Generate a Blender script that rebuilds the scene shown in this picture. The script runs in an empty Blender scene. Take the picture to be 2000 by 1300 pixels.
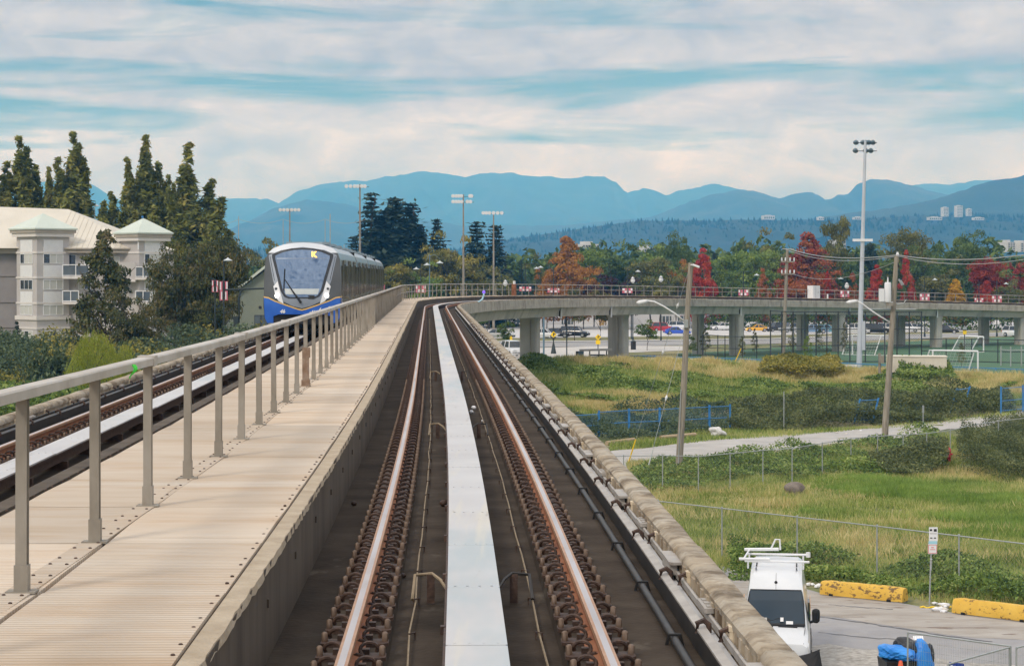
import bpy, bmesh, math, random
import numpy as np
from mathutils import Vector, Matrix
from mathutils.bvhtree import BVHTree

SC = bpy.context.scene
COL = SC.collection
R = math.radians
random.seed(7); RNG = np.random.default_rng(7)
H = 12.4                      # eye height above the near ground
F = 4000.0                    # focal length in photo pixels (2000 wide)

# ------------------------------------------------------------------ camera, world, sun, exposure
cam = bpy.data.cameras.new('camera'); cam.lens = 72; cam.sensor_width = 36
cam.shift_y = -0.0575; cam.clip_start = 0.3; cam.clip_end = 60000
camo = bpy.data.objects.new('camera', cam); COL.objects.link(camo)
camo.location = (0, 0, H); camo.rotation_euler = (R(90), 0, 0); SC.camera = camo

SUN_EL, SUN_AZ = R(42), R(215)         # azimuth clockwise from +Y: behind left
sd = Vector((math.sin(SUN_AZ)*math.cos(SUN_EL), math.cos(SUN_AZ)*math.cos(SUN_EL), math.sin(SUN_EL)))
sun = bpy.data.lights.new('sun', 'SUN'); sun.energy = 1.5; sun.angle = R(12); sun.color = (1, .94, .85)
suno = bpy.data.objects.new('sun', sun); COL.objects.link(suno)
suno.rotation_euler = (-sd).to_track_quat('-Z', 'Y').to_euler(); suno.location = (-60, -60, 80)

W = bpy.data.worlds.new('World'); SC.world = W; W.use_nodes = True
SC.view_settings.view_transform = 'Standard'; SC.view_settings.look = 'None'
SC.view_settings.gamma = 1; SC.view_settings.use_curve_mapping = False
SC.view_settings.exposure = 0.12
SC.cycles.use_denoising = True
SC.cycles.max_bounces = 8; SC.cycles.transparent_max_bounces = 12; SC.cycles.volume_bounces = 4

def build_world():
    nt = W.node_tree; N = nt.nodes; L = nt.links
    bg = N['Background']; bg.inputs['Strength'].default_value = 0.1
    sky = N.new('ShaderNodeTexSky'); sky.sky_type = 'NISHITA'; sky.sun_disc = False
    sky.sun_elevation = SUN_EL; sky.sun_rotation = SUN_AZ; sky.air_density = 1.3; sky.dust_density = 1.0; sky.ozone_density = 2.0
    tc = N.new('ShaderNodeTexCoord'); sep = N.new('ShaderNodeSeparateXYZ'); L.new(tc.outputs['Generated'], sep.inputs[0])
    def m(op, a, b=None, c=None):
        n = N.new('ShaderNodeMath'); n.operation = op
        for i, x in enumerate((a, b, c)):
            if x is None: continue
            if isinstance(x, (int, float)): n.inputs[i].default_value = x
            else: L.new(x, n.inputs[i])
        return n.outputs[0]
    az = m('ARCTAN2', sep.outputs[0], sep.outputs[1])
    el = m('ARCSINE', sep.outputs[2])
    def noise(sa, se, detail, rough, w, dist=0.0):
        cb = N.new('ShaderNodeCombineXYZ'); L.new(m('MULTIPLY', az, sa), cb.inputs[0]); L.new(m('MULTIPLY', el, se), cb.inputs[1]); cb.inputs[2].default_value = w
        n = N.new('ShaderNodeTexNoise'); n.inputs['Scale'].default_value = 1; n.inputs['Detail'].default_value = detail
        n.inputs['Roughness'].default_value = rough; n.inputs['Distortion'].default_value = dist
        L.new(cb.outputs[0], n.inputs['Vector']); return n.outputs['Fac']
    def ramp(fac, stops, interp='LINEAR'):
        r = N.new('ShaderNodeValToRGB'); r.color_ramp.interpolation = interp
        e = r.color_ramp.elements
        while len(e) < len(stops): e.new(0.5)
        for i, (p, c) in enumerate(stops): e[i].position = p; e[i].color = (*c, 1) if len(c) == 3 else c
        L.new(fac, r.inputs[0]); return r.outputs[0]
    g = lambda v: (v, v, v)
    big = noise(7, 60, 5, 0.52, 3.7, 0.35)
    # how broken the cover is at each height above the horizon
    gap = ramp(m('MULTIPLY', el, 5.0), [(0, g(.01)), (.30, g(.0)), (.345, g(.12)), (.39, g(.15)), (.48, g(.12)), (.54, g(.02)), (.64, g(.055)), (1, g(.03))])
    cover = m('SUBTRACT', big, gap)
    mask = ramp(cover, [(.25, g(.0)), (.33, g(.5)), (.41, g(1))])
    puff = noise(26, 52, 8, 0.62, 9.1, 0.5)
    soft = noise(9, 36, 3, 0.5, 15.3, .3)
    sh = m('ADD', m('MULTIPLY', puff, .55), m('MULTIPLY', soft, .45))
    cloud = ramp(sh, [(.33, (4.1, 4.35, 4.95)), (.42, (5.2, 5.3, 5.65)), (.50, (6.2, 6.2, 6.4)), (.57, (7.1, 7.0, 7.05)), (.65, (8.6, 8.4, 8.3))])
    lowb = ramp(m('MULTIPLY', el, 5.0), [(0, (.84, .97, 1.16)), (.22, (1.02, 1.09, 1.20)), (.34, (1.06, 1.09, 1.15)), (.42, (.93, .92, .96)), (1, (.91, .92, .94))])
    up = m('MULTIPLY_ADD', m('MAXIMUM', m('SUBTRACT', sep.outputs[2], .12), 0.0), 1.5, 1.0)     # an overcast sky is brighter overhead
    mul = N.new('ShaderNodeMix'); mul.data_type = 'RGBA'; mul.blend_type = 'MULTIPLY'; mul.inputs[0].default_value = 1
    L.new(cloud, mul.inputs[6]); L.new(lowb, mul.inputs[7])
    tint = N.new('ShaderNodeMix'); tint.data_type = 'RGBA'; tint.blend_type = 'MULTIPLY'; tint.inputs[0].default_value = 1
    L.new(sky.outputs[0], tint.inputs[6]); tint.inputs[7].default_value = (.40, .55, .64, 1)
    over = N.new('ShaderNodeVectorMath'); over.operation = 'SCALE'; L.new(mul.outputs[2], over.inputs[0]); L.new(up, over.inputs['Scale'])
    mix = N.new('ShaderNodeMix'); mix.data_type = 'RGBA'
    L.new(mask, mix.inputs[0]); L.new(tint.outputs[2], mix.inputs[6]); L.new(over.outputs[0], mix.inputs[7])
    L.new(mix.outputs[2], bg.inputs['Color'])
build_world()

# ------------------------------------------------------------------ helpers
def tag(o, label=None, cat=None, group=None, kind=None):
    if label: o['label'] = label
    if cat: o['category'] = cat
    if group: o['group'] = group
    if kind: o['kind'] = kind
    return o
def thing(name, label, cat, loc=(0, 0, 0), rotz=0, group=None):
    o = bpy.data.objects.new(name, None); COL.objects.link(o); o.empty_display_size = .3
    o.location = loc; o.rotation_euler = (0, 0, rotz)
    return tag(o, label, cat, group)
def link(name, me, parent=None, loc=None, rot=None, scale=None):
    o = bpy.data.objects.new(name, me); COL.objects.link(o)
    if parent is not None: o.parent = parent
    if loc is not None: o.location = loc
    if rot is not None: o.rotation_euler = rot
    if scale is not None: o.scale = scale
    return o
def copy_tree(o, parent=None):
    c = o.copy(); COL.objects.link(c)
    if parent is not None: c.parent = parent
    for ch in list(o.children): copy_tree(ch, c)
    return c
class MB:
    def __init__(s): s.v = []; s.f = []; s.mi = []; s.cur = 0
    def add(s, vs, fs):
        b = len(s.v); s.v += [tuple(p) for p in vs]; s.f += [tuple(i + b for i in f) for f in fs]; s.mi += [s.cur]*len(fs); return s
    def box(s, c, d, rz=0, rx=0, ry=0, bev=0):
        M = Matrix.Translation(c) @ Matrix.Rotation(rz, 4, 'Z') @ Matrix.Rotation(rx, 4, 'X') @ Matrix.Rotation(ry, 4, 'Y')
        x, y, z = d[0]/2, d[1]/2, d[2]/2
        if bev:
            b = bev; vs = []
            for sz in (-1, 1):
                for (px, py) in ((-x+b, -y), (x-b, -y), (x, -y+b), (x, y-b), (x-b, y), (-x+b, y), (-x, y-b), (-x, -y+b)):
                    vs.append(M @ Vector((px, py, sz*z)))
            fs = [tuple(range(7, -1, -1)), tuple(range(8, 16))] + [(i, (i+1) % 8, 8+(i+1) % 8, 8+i) for i in range(8)]
            return s.add(vs, fs)
        vs = [M @ Vector((i, j, k)) for k in (-z, z) for j in (-y, y) for i in (-x, x)]
        return s.add(vs, [(0, 2, 3, 1), (4, 5, 7, 6), (0, 1, 5, 4), (1, 3, 7, 5), (3, 2, 6, 7), (2, 0, 4, 6)])
    def tube(s, pts, r, n=6, cap=True, r2=None):
        pts = [Vector(p) for p in pts]; k = len(pts); vs = []
        for i, p in enumerate(pts):
            t = (pts[min(i+1, k-1)] - pts[max(i-1, 0)]).normalized()
            a = t.cross(Vector((0, 0, 1)))
            if a.length < 1e-3: a = t.cross(Vector((1, 0, 0)))
            a.normalize(); b = t.cross(a)
            rr = r if r2 is None else r + (r2-r)*i/max(k-1, 1)
            if isinstance(r, (list, tuple)): rr = r[i]
            for j in range(n):
                an = 2*math.pi*(j+.5)/n; vs.append(p + a*(math.cos(an)*rr) + b*(math.sin(an)*rr))
        fs = [(i*n+j, i*n+(j+1) % n, (i+1)*n+(j+1) % n, (i+1)*n+j) for i in range(k-1) for j in range(n)]
        if cap: fs += [tuple(range(n-1, -1, -1)), tuple((k-1)*n+j for j in range(n))]
        return s.add(vs, fs)
    def lathe(s, prof, n=12, c=(0, 0, 0)):
        vs = []; k = len(prof)
        for (r, z) in prof:
            for j in range(n):
                an = 2*math.pi*j/n; vs.append((c[0]+r*math.cos(an), c[1]+r*math.sin(an), c[2]+z))
        fs = [(i*n+j, i*n+(j+1) % n, (i+1)*n+(j+1) % n, (i+1)*n+j) for i in range(k-1) for j in range(n)]
        fs += [tuple(range(n-1, -1, -1)), tuple((k-1)*n+j for j in range(n))]
        return s.add(vs, fs)
    def prism(s, poly, y0, y1, M=None):          # polygon in x,z extruded along y
        n = len(poly); vs = [Vector((x, y0, z)) for x, z in poly] + [Vector((x, y1, z)) for x, z in poly]
        if M is not None: vs = [M @ p for p in vs]
        return s.add(vs, [tuple(range(n)), tuple(range(2*n-1, n-1, -1))] + [(i, n+i, n+(i+1) % n, (i+1) % n) for i in range(n)])
    def loft(s, secs, close=True, caps=True):
        n = len(secs[0]); k = len(secs)
        vs = [p for q in secs for p in q]
        m = n if close else n-1
        fs = [(i*n+j, i*n+(j+1) % n, (i+1)*n+(j+1) % n, (i+1)*n+j) for i in range(k-1) for j in range(m)]
        if caps and close: fs += [tuple(range(n-1, -1, -1)), tuple((k-1)*n+j for j in range(n))]
        return s.add(vs, fs)
    def mesh(s, name, mats, smooth=False, recalc=True):
        me = bpy.data.meshes.new(name); me.from_pydata(s.v, [], s.f)
        for m in (mats if isinstance(mats, (list, tuple)) else [mats]): me.materials.append(m)
        if any(s.mi): me.polygons.foreach_set('material_index', s.mi)
        if recalc:
            bm = bmesh.new(); bm.from_mesh(me); bmesh.ops.recalc_face_normals(bm, faces=bm.faces); bm.to_mesh(me); bm.free()
        if smooth:
            me.polygons.foreach_set('use_smooth', [True]*len(me.polygons))
            if smooth is not True:
                try: me.set_sharp_from_angle(angle=R(smooth))
                except Exception: pass
        me.update(); return me
    def obj(s, name, mats, parent=None, smooth=False, loc=None, rot=None, **k):
        return link(name, s.mesh(name, mats, smooth, **k), parent, loc, rot)
def np_mesh(name, V, nper, mats, mi=None):
    """V: (n*nper,3) vertices, one face of nper corners each"""
    me = bpy.data.meshes.new(name); nv = len(V); nf = nv//nper
    me.vertices.add(nv); me.vertices.foreach_set('co', np.ascontiguousarray(V, dtype=np.float32).ravel())
    me.loops.add(nv); me.loops.foreach_set('vertex_index', np.arange(nv, dtype=np.int32))
    me.polygons.add(nf); me.polygons.foreach_set('loop_start', np.arange(0, nv, nper, dtype=np.int32))
    for m in (mats if isinstance(mats, (list, tuple)) else [mats]): me.materials.append(m)
    if mi is not None: me.polygons.foreach_set('material_index', mi.astype(np.int32))
    me.update(calc_edges=True); return me

# ------------------------------------------------------------------ materials
def lin(r, g, b):
    f = lambda c: (c/255/12.92) if c/255 <= .04045 else ((c/255+.055)/1.055)**2.4
    return (f(r), f(g), f(b))
_M = {}
def mat(name, cols, scale=2.0, rough=.8, metal=0.0, bump=0.0, bscale=30, coord='pos', stretch=(1, 1, 1), detail=5, spec=.4, lo=.3, hi=.7, emit=None, es=1.0, streak=None, objcol=False, coat=0.0, alpha=None, rvar=0.0):
    if name in _M: return _M[name]
    m = bpy.data.materials.new(name); m.use_nodes = True; nt = m.node_tree; N = nt.nodes; L = nt.links
    b = N['Principled BSDF']; b.inputs['Roughness'].default_value = rough; b.inputs['Metallic'].default_value = metal
    b.inputs['Specular IOR Level'].default_value = spec
    if coat: b.inputs['Coat Weight'].default_value = coat; b.inputs['Coat Roughness'].default_value = .08
    if not isinstance(cols[0], (tuple, list)): cols = [cols]
    if coord == 'pos': src = N.new('ShaderNodeNewGeometry').outputs['Position']
    else: src = N.new('ShaderNodeTexCoord').outputs['Object']
    mp = N.new('ShaderNodeMapping'); mp.inputs['Scale'].default_value = stretch; L.new(src, mp.inputs[0])
    out = None
    if len(cols) > 1:
        n = N.new('ShaderNodeTexNoise'); n.inputs['Scale'].default_value = scale; n.inputs['Detail'].default_value = detail; n.inputs['Roughness'].default_value = .6
        L.new(mp.outputs[0], n.inputs['Vector'])
        r = N.new('ShaderNodeValToRGB'); e = r.color_ramp.elements
        while len(e) < len(cols): e.new(.5)
        for i, c in enumerate(cols): e[i].position = lo + (hi-lo)*i/(len(cols)-1); e[i].color = (*c, 1)
        L.new(n.outputs['Fac'], r.inputs[0]); out = r.outputs[0]
        if rvar:
            mr = N.new('ShaderNodeMapRange'); mr.inputs[3].default_value = rough-rvar; mr.inputs[4].default_value = rough+rvar
            L.new(n.outputs['Fac'], mr.inputs[0]); L.new(mr.outputs[0], b.inputs['Roughness'])
    if objcol:
        oi = N.new('ShaderNodeObjectInfo'); out = oi.outputs['Color']
    if streak:                        # (color, scale, stretch, low, high, amount) weathering with its own shape
        for (sc_, ss, sst, slo, shi, amt) in streak:
            mp2 = N.new('ShaderNodeMapping'); mp2.inputs['Scale'].default_value = sst; L.new(src, mp2.inputs[0])
            n2 = N.new('ShaderNodeTexNoise'); n2.inputs['Scale'].default_value = ss; n2.inputs['Detail'].default_value = 5; n2.inputs['Roughness'].default_value = .65
            L.new(mp2.outputs[0], n2.inputs['Vector'])
            r2 = N.new('ShaderNodeMapRange'); r2.inputs[1].default_value = slo; r2.inputs[2].default_value = shi; r2.inputs[4].default_value = amt
            L.new(n2.outputs['Fac'], r2.inputs[0])
            mx = N.new('ShaderNodeMix'); mx.data_type = 'RGBA'; L.new(r2.outputs[0], mx.inputs[0])
            if out is not None: L.new(out, mx.inputs[6])
            else: mx.inputs[6].default_value = (*cols[0], 1)
            mx.inputs[7].default_value = (*sc_, 1); out = mx.outputs[2]
    if out is not None: L.new(out, b.inputs['Base Color'])
    else: b.inputs['Base Color'].default_value = (*cols[0], 1)
    if bump:
        nb = N.new('ShaderNodeTexNoise'); nb.inputs['Scale'].default_value = bscale; nb.inputs['Detail'].default_value = 4
        L.new(mp.outputs[0], nb.inputs['Vector'])
        bp = N.new('ShaderNodeBump'); bp.inputs['Strength'].default_value = bump; bp.inputs['Distance'].default_value = .02
        L.new(nb.outputs['Fac'], bp.inputs['Height']); L.new(bp.outputs[0], b.inputs['Normal'])
    if emit: b.inputs['Emission Color'].default_value = (*emit, 1); b.inputs['Emission Strength'].default_value = es
    if alpha is not None: b.inputs['Alpha'].default_value = alpha
    _M[name] = m; return m
def leafmat(name, cols, nscale=.5, trans=.25, rough=.7):
    if name in _M: return _M[name]
    m = bpy.data.materials.new(name); m.use_nodes = True; nt = m.node_tree; N = nt.nodes; L = nt.links
    b = N['Principled BSDF']; b.inputs['Roughness'].default_value = rough; b.inputs['Specular IOR Level'].default_value = .25
    g = N.new('ShaderNodeNewGeometry'); n = N.new('ShaderNodeTexNoise'); n.inputs['Scale'].default_value = nscale; n.inputs['Detail'].default_value = 3
    L.new(g.outputs['Position'], n.inputs['Vector'])
    a = N.new('ShaderNodeMath'); a.operation = 'MULTIPLY_ADD'; a.inputs[1].default_value = .55
    L.new(g.outputs['Random Per Island'], a.inputs[0])
    s2 = N.new('ShaderNodeMath'); s2.operation = 'MULTIPLY_ADD'; s2.inputs[1].default_value = 1.3; s2.inputs[2].default_value = -.42
    L.new(n.outputs['Fac'], s2.inputs[0]); L.new(s2.outputs[0], a.inputs[2])
    r = N.new('ShaderNodeValToRGB'); e = r.color_ramp.elements
    while len(e) < len(cols): e.new(.5)
    for i, c in enumerate(cols): e[i].position = .1 + .8*i/(len(cols)-1); e[i].color = (*c, 1)
    L.new(a.outputs[0], r.inputs[0]); L.new(r.outputs[0], b.inputs['Base Color'])
    t = N.new('ShaderNodeBsdfTranslucent'); L.new(r.outputs[0], t.inputs['Color'])
    mx = N.new('ShaderNodeMixShader'); mx.inputs[0].default_value = trans
    L.new(b.outputs[0], mx.inputs[1]); L.new(t.outputs[0], mx.inputs[2]); L.new(mx.outputs[0], N['Material Output'].inputs['Surface'])
    _M[name] = m; return m

CONC = mat('weathered_concrete', [(.27, .25, .205), (.37, .34, .29), (.44, .41, .35)], 1.2, .9, bump=.25, bscale=25,
           streak=[((.11, .095, .075), 2.2, (1, 1, .12), .52, .72, .7)])
CONCB = mat('girder_concrete', [(.43, .41, .365), (.54, .52, .47)], .5, .9, bump=.15, bscale=10,
            streak=[((.13, .125, .11), .9, (1, 1, .08), .5, .75, .6)])
CONCD = mat('deck_concrete', [(.030, .022, .016), (.050, .037, .027), (.072, .057, .043)], 1.6, .95, bump=.4, bscale=22, spec=.15,
            streak=[((.14, .12, .095), 3.0, (1, .5, 1), .62, .72, .5), ((.02, .017, .014), .8, (1, .3, 1), .55, .7, .6)])
COPE = mat('coping_concrete', [(.28, .22, .15), (.38, .32, .24), (.46, .41, .33)], 2.2, .9, bump=.35, bscale=28,
           streak=[((.12, .085, .05), 2.6, (1, 1, 1), .47, .64, .9), ((.62, .57, .48), 9, (1, 1, 1), .62, .75, .5)])
COPEW = mat('stained_wall', [(.17, .125, .085), (.34, .27, .19), (.44, .37, .28)], 1.7, .9, stretch=(1, 1, .12), bump=.25, bscale=20, lo=.36, hi=.62)
LIP = mat('rough_lip', [(.34, .27, .19), (.46, .38, .28)], 5, .95, bump=.8, bscale=30)
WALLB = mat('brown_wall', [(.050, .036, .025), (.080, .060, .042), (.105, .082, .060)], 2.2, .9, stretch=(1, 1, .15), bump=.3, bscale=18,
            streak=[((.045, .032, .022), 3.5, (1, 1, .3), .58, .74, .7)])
RUST = mat('rust_web', [(.16, .055, .026), (.27, .105, .048), (.34, .15, .075)], 3, .8, bump=.2, bscale=60)
RUSTD = mat('rust_dark', [(.030, .016, .011), (.058, .031, .021), (.10, .055, .036)], 18, .65, bump=.3, bscale=90, spec=.5)
RAILO = mat('rail_edge', [(.32, .165, .09), (.42, .245, .15)], 5, .5, spec=.5)
RAILT = mat('rail_polish', [(.46, .42, .42), (.62, .58, .58)], 2, .34, metal=.6, stretch=(1, .3, 1), streak=[((.36, .22, .14), 1.2, (1, .15, 1), .54, .70, .6)])
ALU = mat('aluminium_plate', [(.46, .45, .45), (.55, .545, .54)], .8, .55, metal=.08, rvar=.08, spec=.25,
          streak=[((.38, .44, .46), .5, (1, .22, 1), .54, .62, .75), ((.60, .56, .46), 3, (1, .05, 1), .54, .66, .6), ((.22, .19, .15), 7, (1, .12, 1), .62, .74, .55)])
STEELG = mat('galvanised', [(.20, .175, .14), (.28, .25, .205), (.34, .31, .265)], 3, .6, metal=.15, bump=.1, stretch=(1, 1, .5),
             streak=[((.24, .15, .09), 4, (1, 1, .3), .60, .72, .6)])
RAILG = mat('handrail_steel', [(.36, .32, .27), (.46, .42, .37), (.54, .51, .47)], 1.5, .55, metal=.1, bump=.08,
            streak=[((.30, .21, .14), 3, (1, .6, 1), .62, .74, .5)])
BLK = mat('black_rubber', (.012, .012, .013), rough=.6)
DGREY = mat('dark_steel', [(.022, .021, .021), (.045, .042, .040)], 4, .5, metal=.2)
GREYR = mat('grey_trim', [(.33, .30, .27), (.46, .43, .39)], 4, .55, metal=.2, streak=[((.16, .11, .07), 6, (1, 1, 1), .6, .72, .6)])
CREAM = mat('cream_porcelain', [(.55, .43, .28), (.72, .62, .47)], 8, .5)
WIRE = mat('tan_wire', [(.20, .15, .09), (.30, .23, .15)], 9, .7)
WHITE = mat('white_paint', [(.74, .75, .77), (.80, .80, .81)], 3, .35, coat=.3)
WHITEM = mat('white_matt', [(.70, .70, .71), (.78, .78, .78)], 2, .7)
GALV = mat('fence_galvanised', [(.36, .38, .38), (.46, .48, .48)], 6, .5, metal=.4)
POLEL = mat('painted_pole', [(.50, .54, .60), (.58, .61, .66)], 1, .5, metal=.2)
BLUEP = mat('blue_fence_paint', [(.035, .17, .42), (.06, .25, .55)], 3, .5)
WOOD = mat('weathered_pole', [(.20, .165, .125), (.30, .26, .205), (.36, .325, .27)], 3, .9, stretch=(4, 4, .3), bump=.4, bscale=14,
           streak=[((.10, .08, .06), 3, (3, 3, .2), .58, .72, .6)])
YEL = mat('yellow_paint', [(.62, .36, .045), (.72, .46, .08)], 2, .7, bump=.3, bscale=40,
          streak=[((.13, .07, .035), 4.0, (1, 1, 1.6), .54, .60, .9), ((.52, .46, .34), 7, (1, 1, 1), .66, .72, .7)])
YELS = mat('yellow_sign', (.90, .60, .02), rough=.5)
ASPH = mat('asphalt', [(.33, .315, .295), (.41, .39, .365), (.47, .45, .42)], .35, .9, bump=.3, bscale=14,
           streak=[((.17, .165, .165), .6, (.2, 1, 1), .56, .68, .6), ((.40, .375, .33), 1.1, (.35, 1, 1), .58, .70, .7)])
LOTM = mat('parking_asphalt', [(.27, .262, .265), (.35, .34, .34)], .6, .9, bump=.3, bscale=16,
           streak=[((.33, .31, .28), .5, (.35, 1, 1), .52, .66, .6), ((.13, .12, .11), .8, (.22, 1, 1), .64, .68, .7), ((.17, .10, .075), 1.3, (.3, 1, 1), .66, .70, .6)])
GLASSD = mat('dark_glass', [(.012, .016, .020), (.03, .04, .05)], .8, .06, spec=.9)
GLASSW = mat('window_glass', [(.05, .065, .075), (.14, .16, .17)], .35, .08, spec=.8)
CURT = mat('curtain', [(.50, .50, .46), (.60, .60, .56)], 6, .9, stretch=(4, 4, .2))
# ------------------------------------------------------------------ the path of the guideway
DS = .5
_s = np.arange(0, 471, DS)
_th = np.interp(_s, [0, 14, 24, 40, 138, 139], [-.02, -.028, -.035, -.0405, -.0405, -.0405]) + np.clip(_s-138, 0, None)/166.0
_X = -.12 + np.concatenate([[0], np.cumsum(np.sin(_th[:-1]))*DS])
_Y = np.concatenate([[0], np.cumsum(np.cos(_th[:-1]))*DS])
_Z = H - 8.6e-5*np.clip(_s-160, 0, None)**2 - .00124*np.clip(_s-10, 0, None)
def P(s, u=0.0, z=0.0):
    x = np.interp(s, _s, _X); y = np.interp(s, _s, _Y); t = np.interp(s, _s, _th)
    return Vector((x + u*math.cos(t), y - u*math.sin(t), np.interp(s, _s, _Z) + z))
def head(s): return float(np.interp(s, _s, _th))
def RZ(s): return -head(s)                       # local +Y along the track
def DU(s): return -.13*min(max((20-s)/10, 0), 1)
def srange(a, b, st=1.0):
    n = max(int(round((b-a)/st)), 1); return [a + (b-a)*i/n for i in range(n+1)]
def sweep(mb, prof, a, b, st=1.0, closed=True, mids=None, du=None):
    n = len(prof); k = 0; base = len(mb.v)
    for s in srange(a, b, st):
        d = du(s) if du else 0
        for (u, z) in prof: mb.v.append(tuple(P(s, u+d, z)))
        k += 1
    m = n if closed else n-1
    for i in range(k-1):
        for j in range(m):
            mb.f.append((base+i*n+j, base+i*n+(j+1) % n, base+(i+1)*n+(j+1) % n, base+(i+1)*n+j))
            mb.mi.append(mids[j] if mids else mb.cur)
    if closed:
        for q in (tuple(base+j for j in range(n-1, -1, -1)), tuple(base+(k-1)*n+j for j in range(n))):
            mb.f.append(q); mb.mi.append(mids[-1] if mids else mb.cur)
    return mb
def find_s(px, u):
    """where a line at offset u crosses the sight line of a photo column, past the bend"""
    best = None
    for s in np.arange(120, 440, .25):
        p = P(s, u)
        q = 1000 + F*p.x/p.y
        if best is None or abs(q-px) < best[0]: best = (abs(q-px), s)
    return best[1]

# ------------------------------------------------------------------ terrain
def gz(x, y):
    x = np.asarray(x, float); y = np.asarray(y, float)
    b = np.interp(y, [165, 205, 320, 400, 700, 3000, 14000], [-12.4, -9.8, -9.8, -10.9, -11.2, -11.5, -12])
    berm = np.interp(y, [165, 197, 215, 240, 262], [0, 1.55, 1.0, .35, 0]) * np.interp(x, [-30, -14, 18, 32], [0, 1, 1, 0])
    left = np.interp(y, [60, 130, 165, 205], [0, 2.0, 2.2, 0]) * np.interp(x, [-22, -10], [1, 0])
    bump = .10*np.sin(x*.31+1.3)*np.sin(y*.23) + .05*np.sin(x*.9)*np.sin(y*.7+2)
    bump = bump*np.interp(y, [78, 84, 196, 204], [0, 1, 1, 0])*np.interp(x, [4, 9], [0, 1])
    return H + b + berm + left + bump
def at(px, py, Y): return Vector(((px-1000)/F*Y, Y, H - (py-535)/F*Y))
def G(px, py):
    y0 = 20.0; prev = None
    for Y in np.arange(20, 3000, .5 if py > 640 else 2.0):
        z = H - (py-535)/F*Y; g = float(gz((px-1000)/F*Y, Y))
        if z <= g:
            if prev:
                t = prev[1]/(prev[1] + (g-z)+1e-9); Y = prev[0] + (Y-prev[0])*t
            return Vector(((px-1000)/F*Y, Y, float(gz((px-1000)/F*Y, Y))))
        prev = (Y, z-g)
    return at(px, py, 3000)
def drape(name, pts_px, m, lift, label=None, step=2.0, world=False):
    """polygon given by ground points, cut into a grid that follows the terrain"""
    pts = [Vector(p) for p in pts_px] if world else [G(*p) for p in pts_px]
    bm = bmesh.new(); vs = [bm.verts.new((p.x, p.y, 0)) for p in pts]; bm.faces.new(vs)
    for ax in (0, 1):
        lo = min(p[ax] for p in pts); hi = max(p[ax] for p in pts); n = min(int((hi-lo)/step), 90)
        for i in range(1, n+1):
            c = [0, 0, 0]; c[ax] = lo + (hi-lo)*i/(n+1); no = [0, 0, 0]; no[ax] = 1
            bmesh.ops.bisect_plane(bm, geom=bm.verts[:]+bm.edges[:]+bm.faces[:], plane_co=c, plane_no=no)
    for v in bm.verts: v.co.z = float(gz(v.co.x, v.co.y)) + lift
    bmesh.ops.triangulate(bm, faces=bm.faces); bmesh.ops.recalc_face_normals(bm, faces=bm.faces)
    me = bpy.data.meshes.new(name); bm.to_mesh(me); bm.free(); me.materials.append(m)
    if me.polygons[0].normal.z < 0: me.flip_normals()
    o = link(name, me); tag(o, label, None, None, 'structure'); return o

GROUND = mat('field_soil', [(.075, .098, .03), (.14, .155, .055), (.26, .23, .11), (.38, .32, .19)], .16, .95, bump=.6, bscale=4, lo=.32, hi=.72,
             streak=[((.035, .055, .018), .6, (1, 1, 1), .5, .66, .7)])
def build_ground():
    ax = lambda segs: np.unique(np.concatenate([np.linspace(a, b, n) for a, b, n in segs]))
    xs = ax([(-6500, -600, 20), (-600, -120, 30), (-120, 140, 131), (140, 600, 30), (600, 6500, 20)])
    ys = ax([(-200, 40, 20), (40, 260, 111), (260, 700, 80), (700, 3000, 30), (3000, 14300, 20)])
    Xg, Yg = np.meshgrid(xs, ys); Zg = gz(Xg, Yg); nx, ny = len(xs), len(ys)
    V = np.stack([Xg.ravel(), Yg.ravel(), Zg.ravel()], 1)
    idx = np.arange(nx*ny).reshape(ny, nx)
    q = np.stack([idx[:-1, :-1], idx[:-1, 1:], idx[1:, 1:], idx[1:, :-1]], -1).reshape(-1, 4)
    me = bpy.data.meshes.new('ground'); me.from_pydata(V.tolist(), [], q.tolist()); me.materials.append(GROUND); me.update()
    me.polygons.foreach_set('use_smooth', [True]*len(me.polygons))
    tag(link('ground', me), 'rough grassy open ground below the elevated track', None, None, 'structure')
build_ground()

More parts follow.
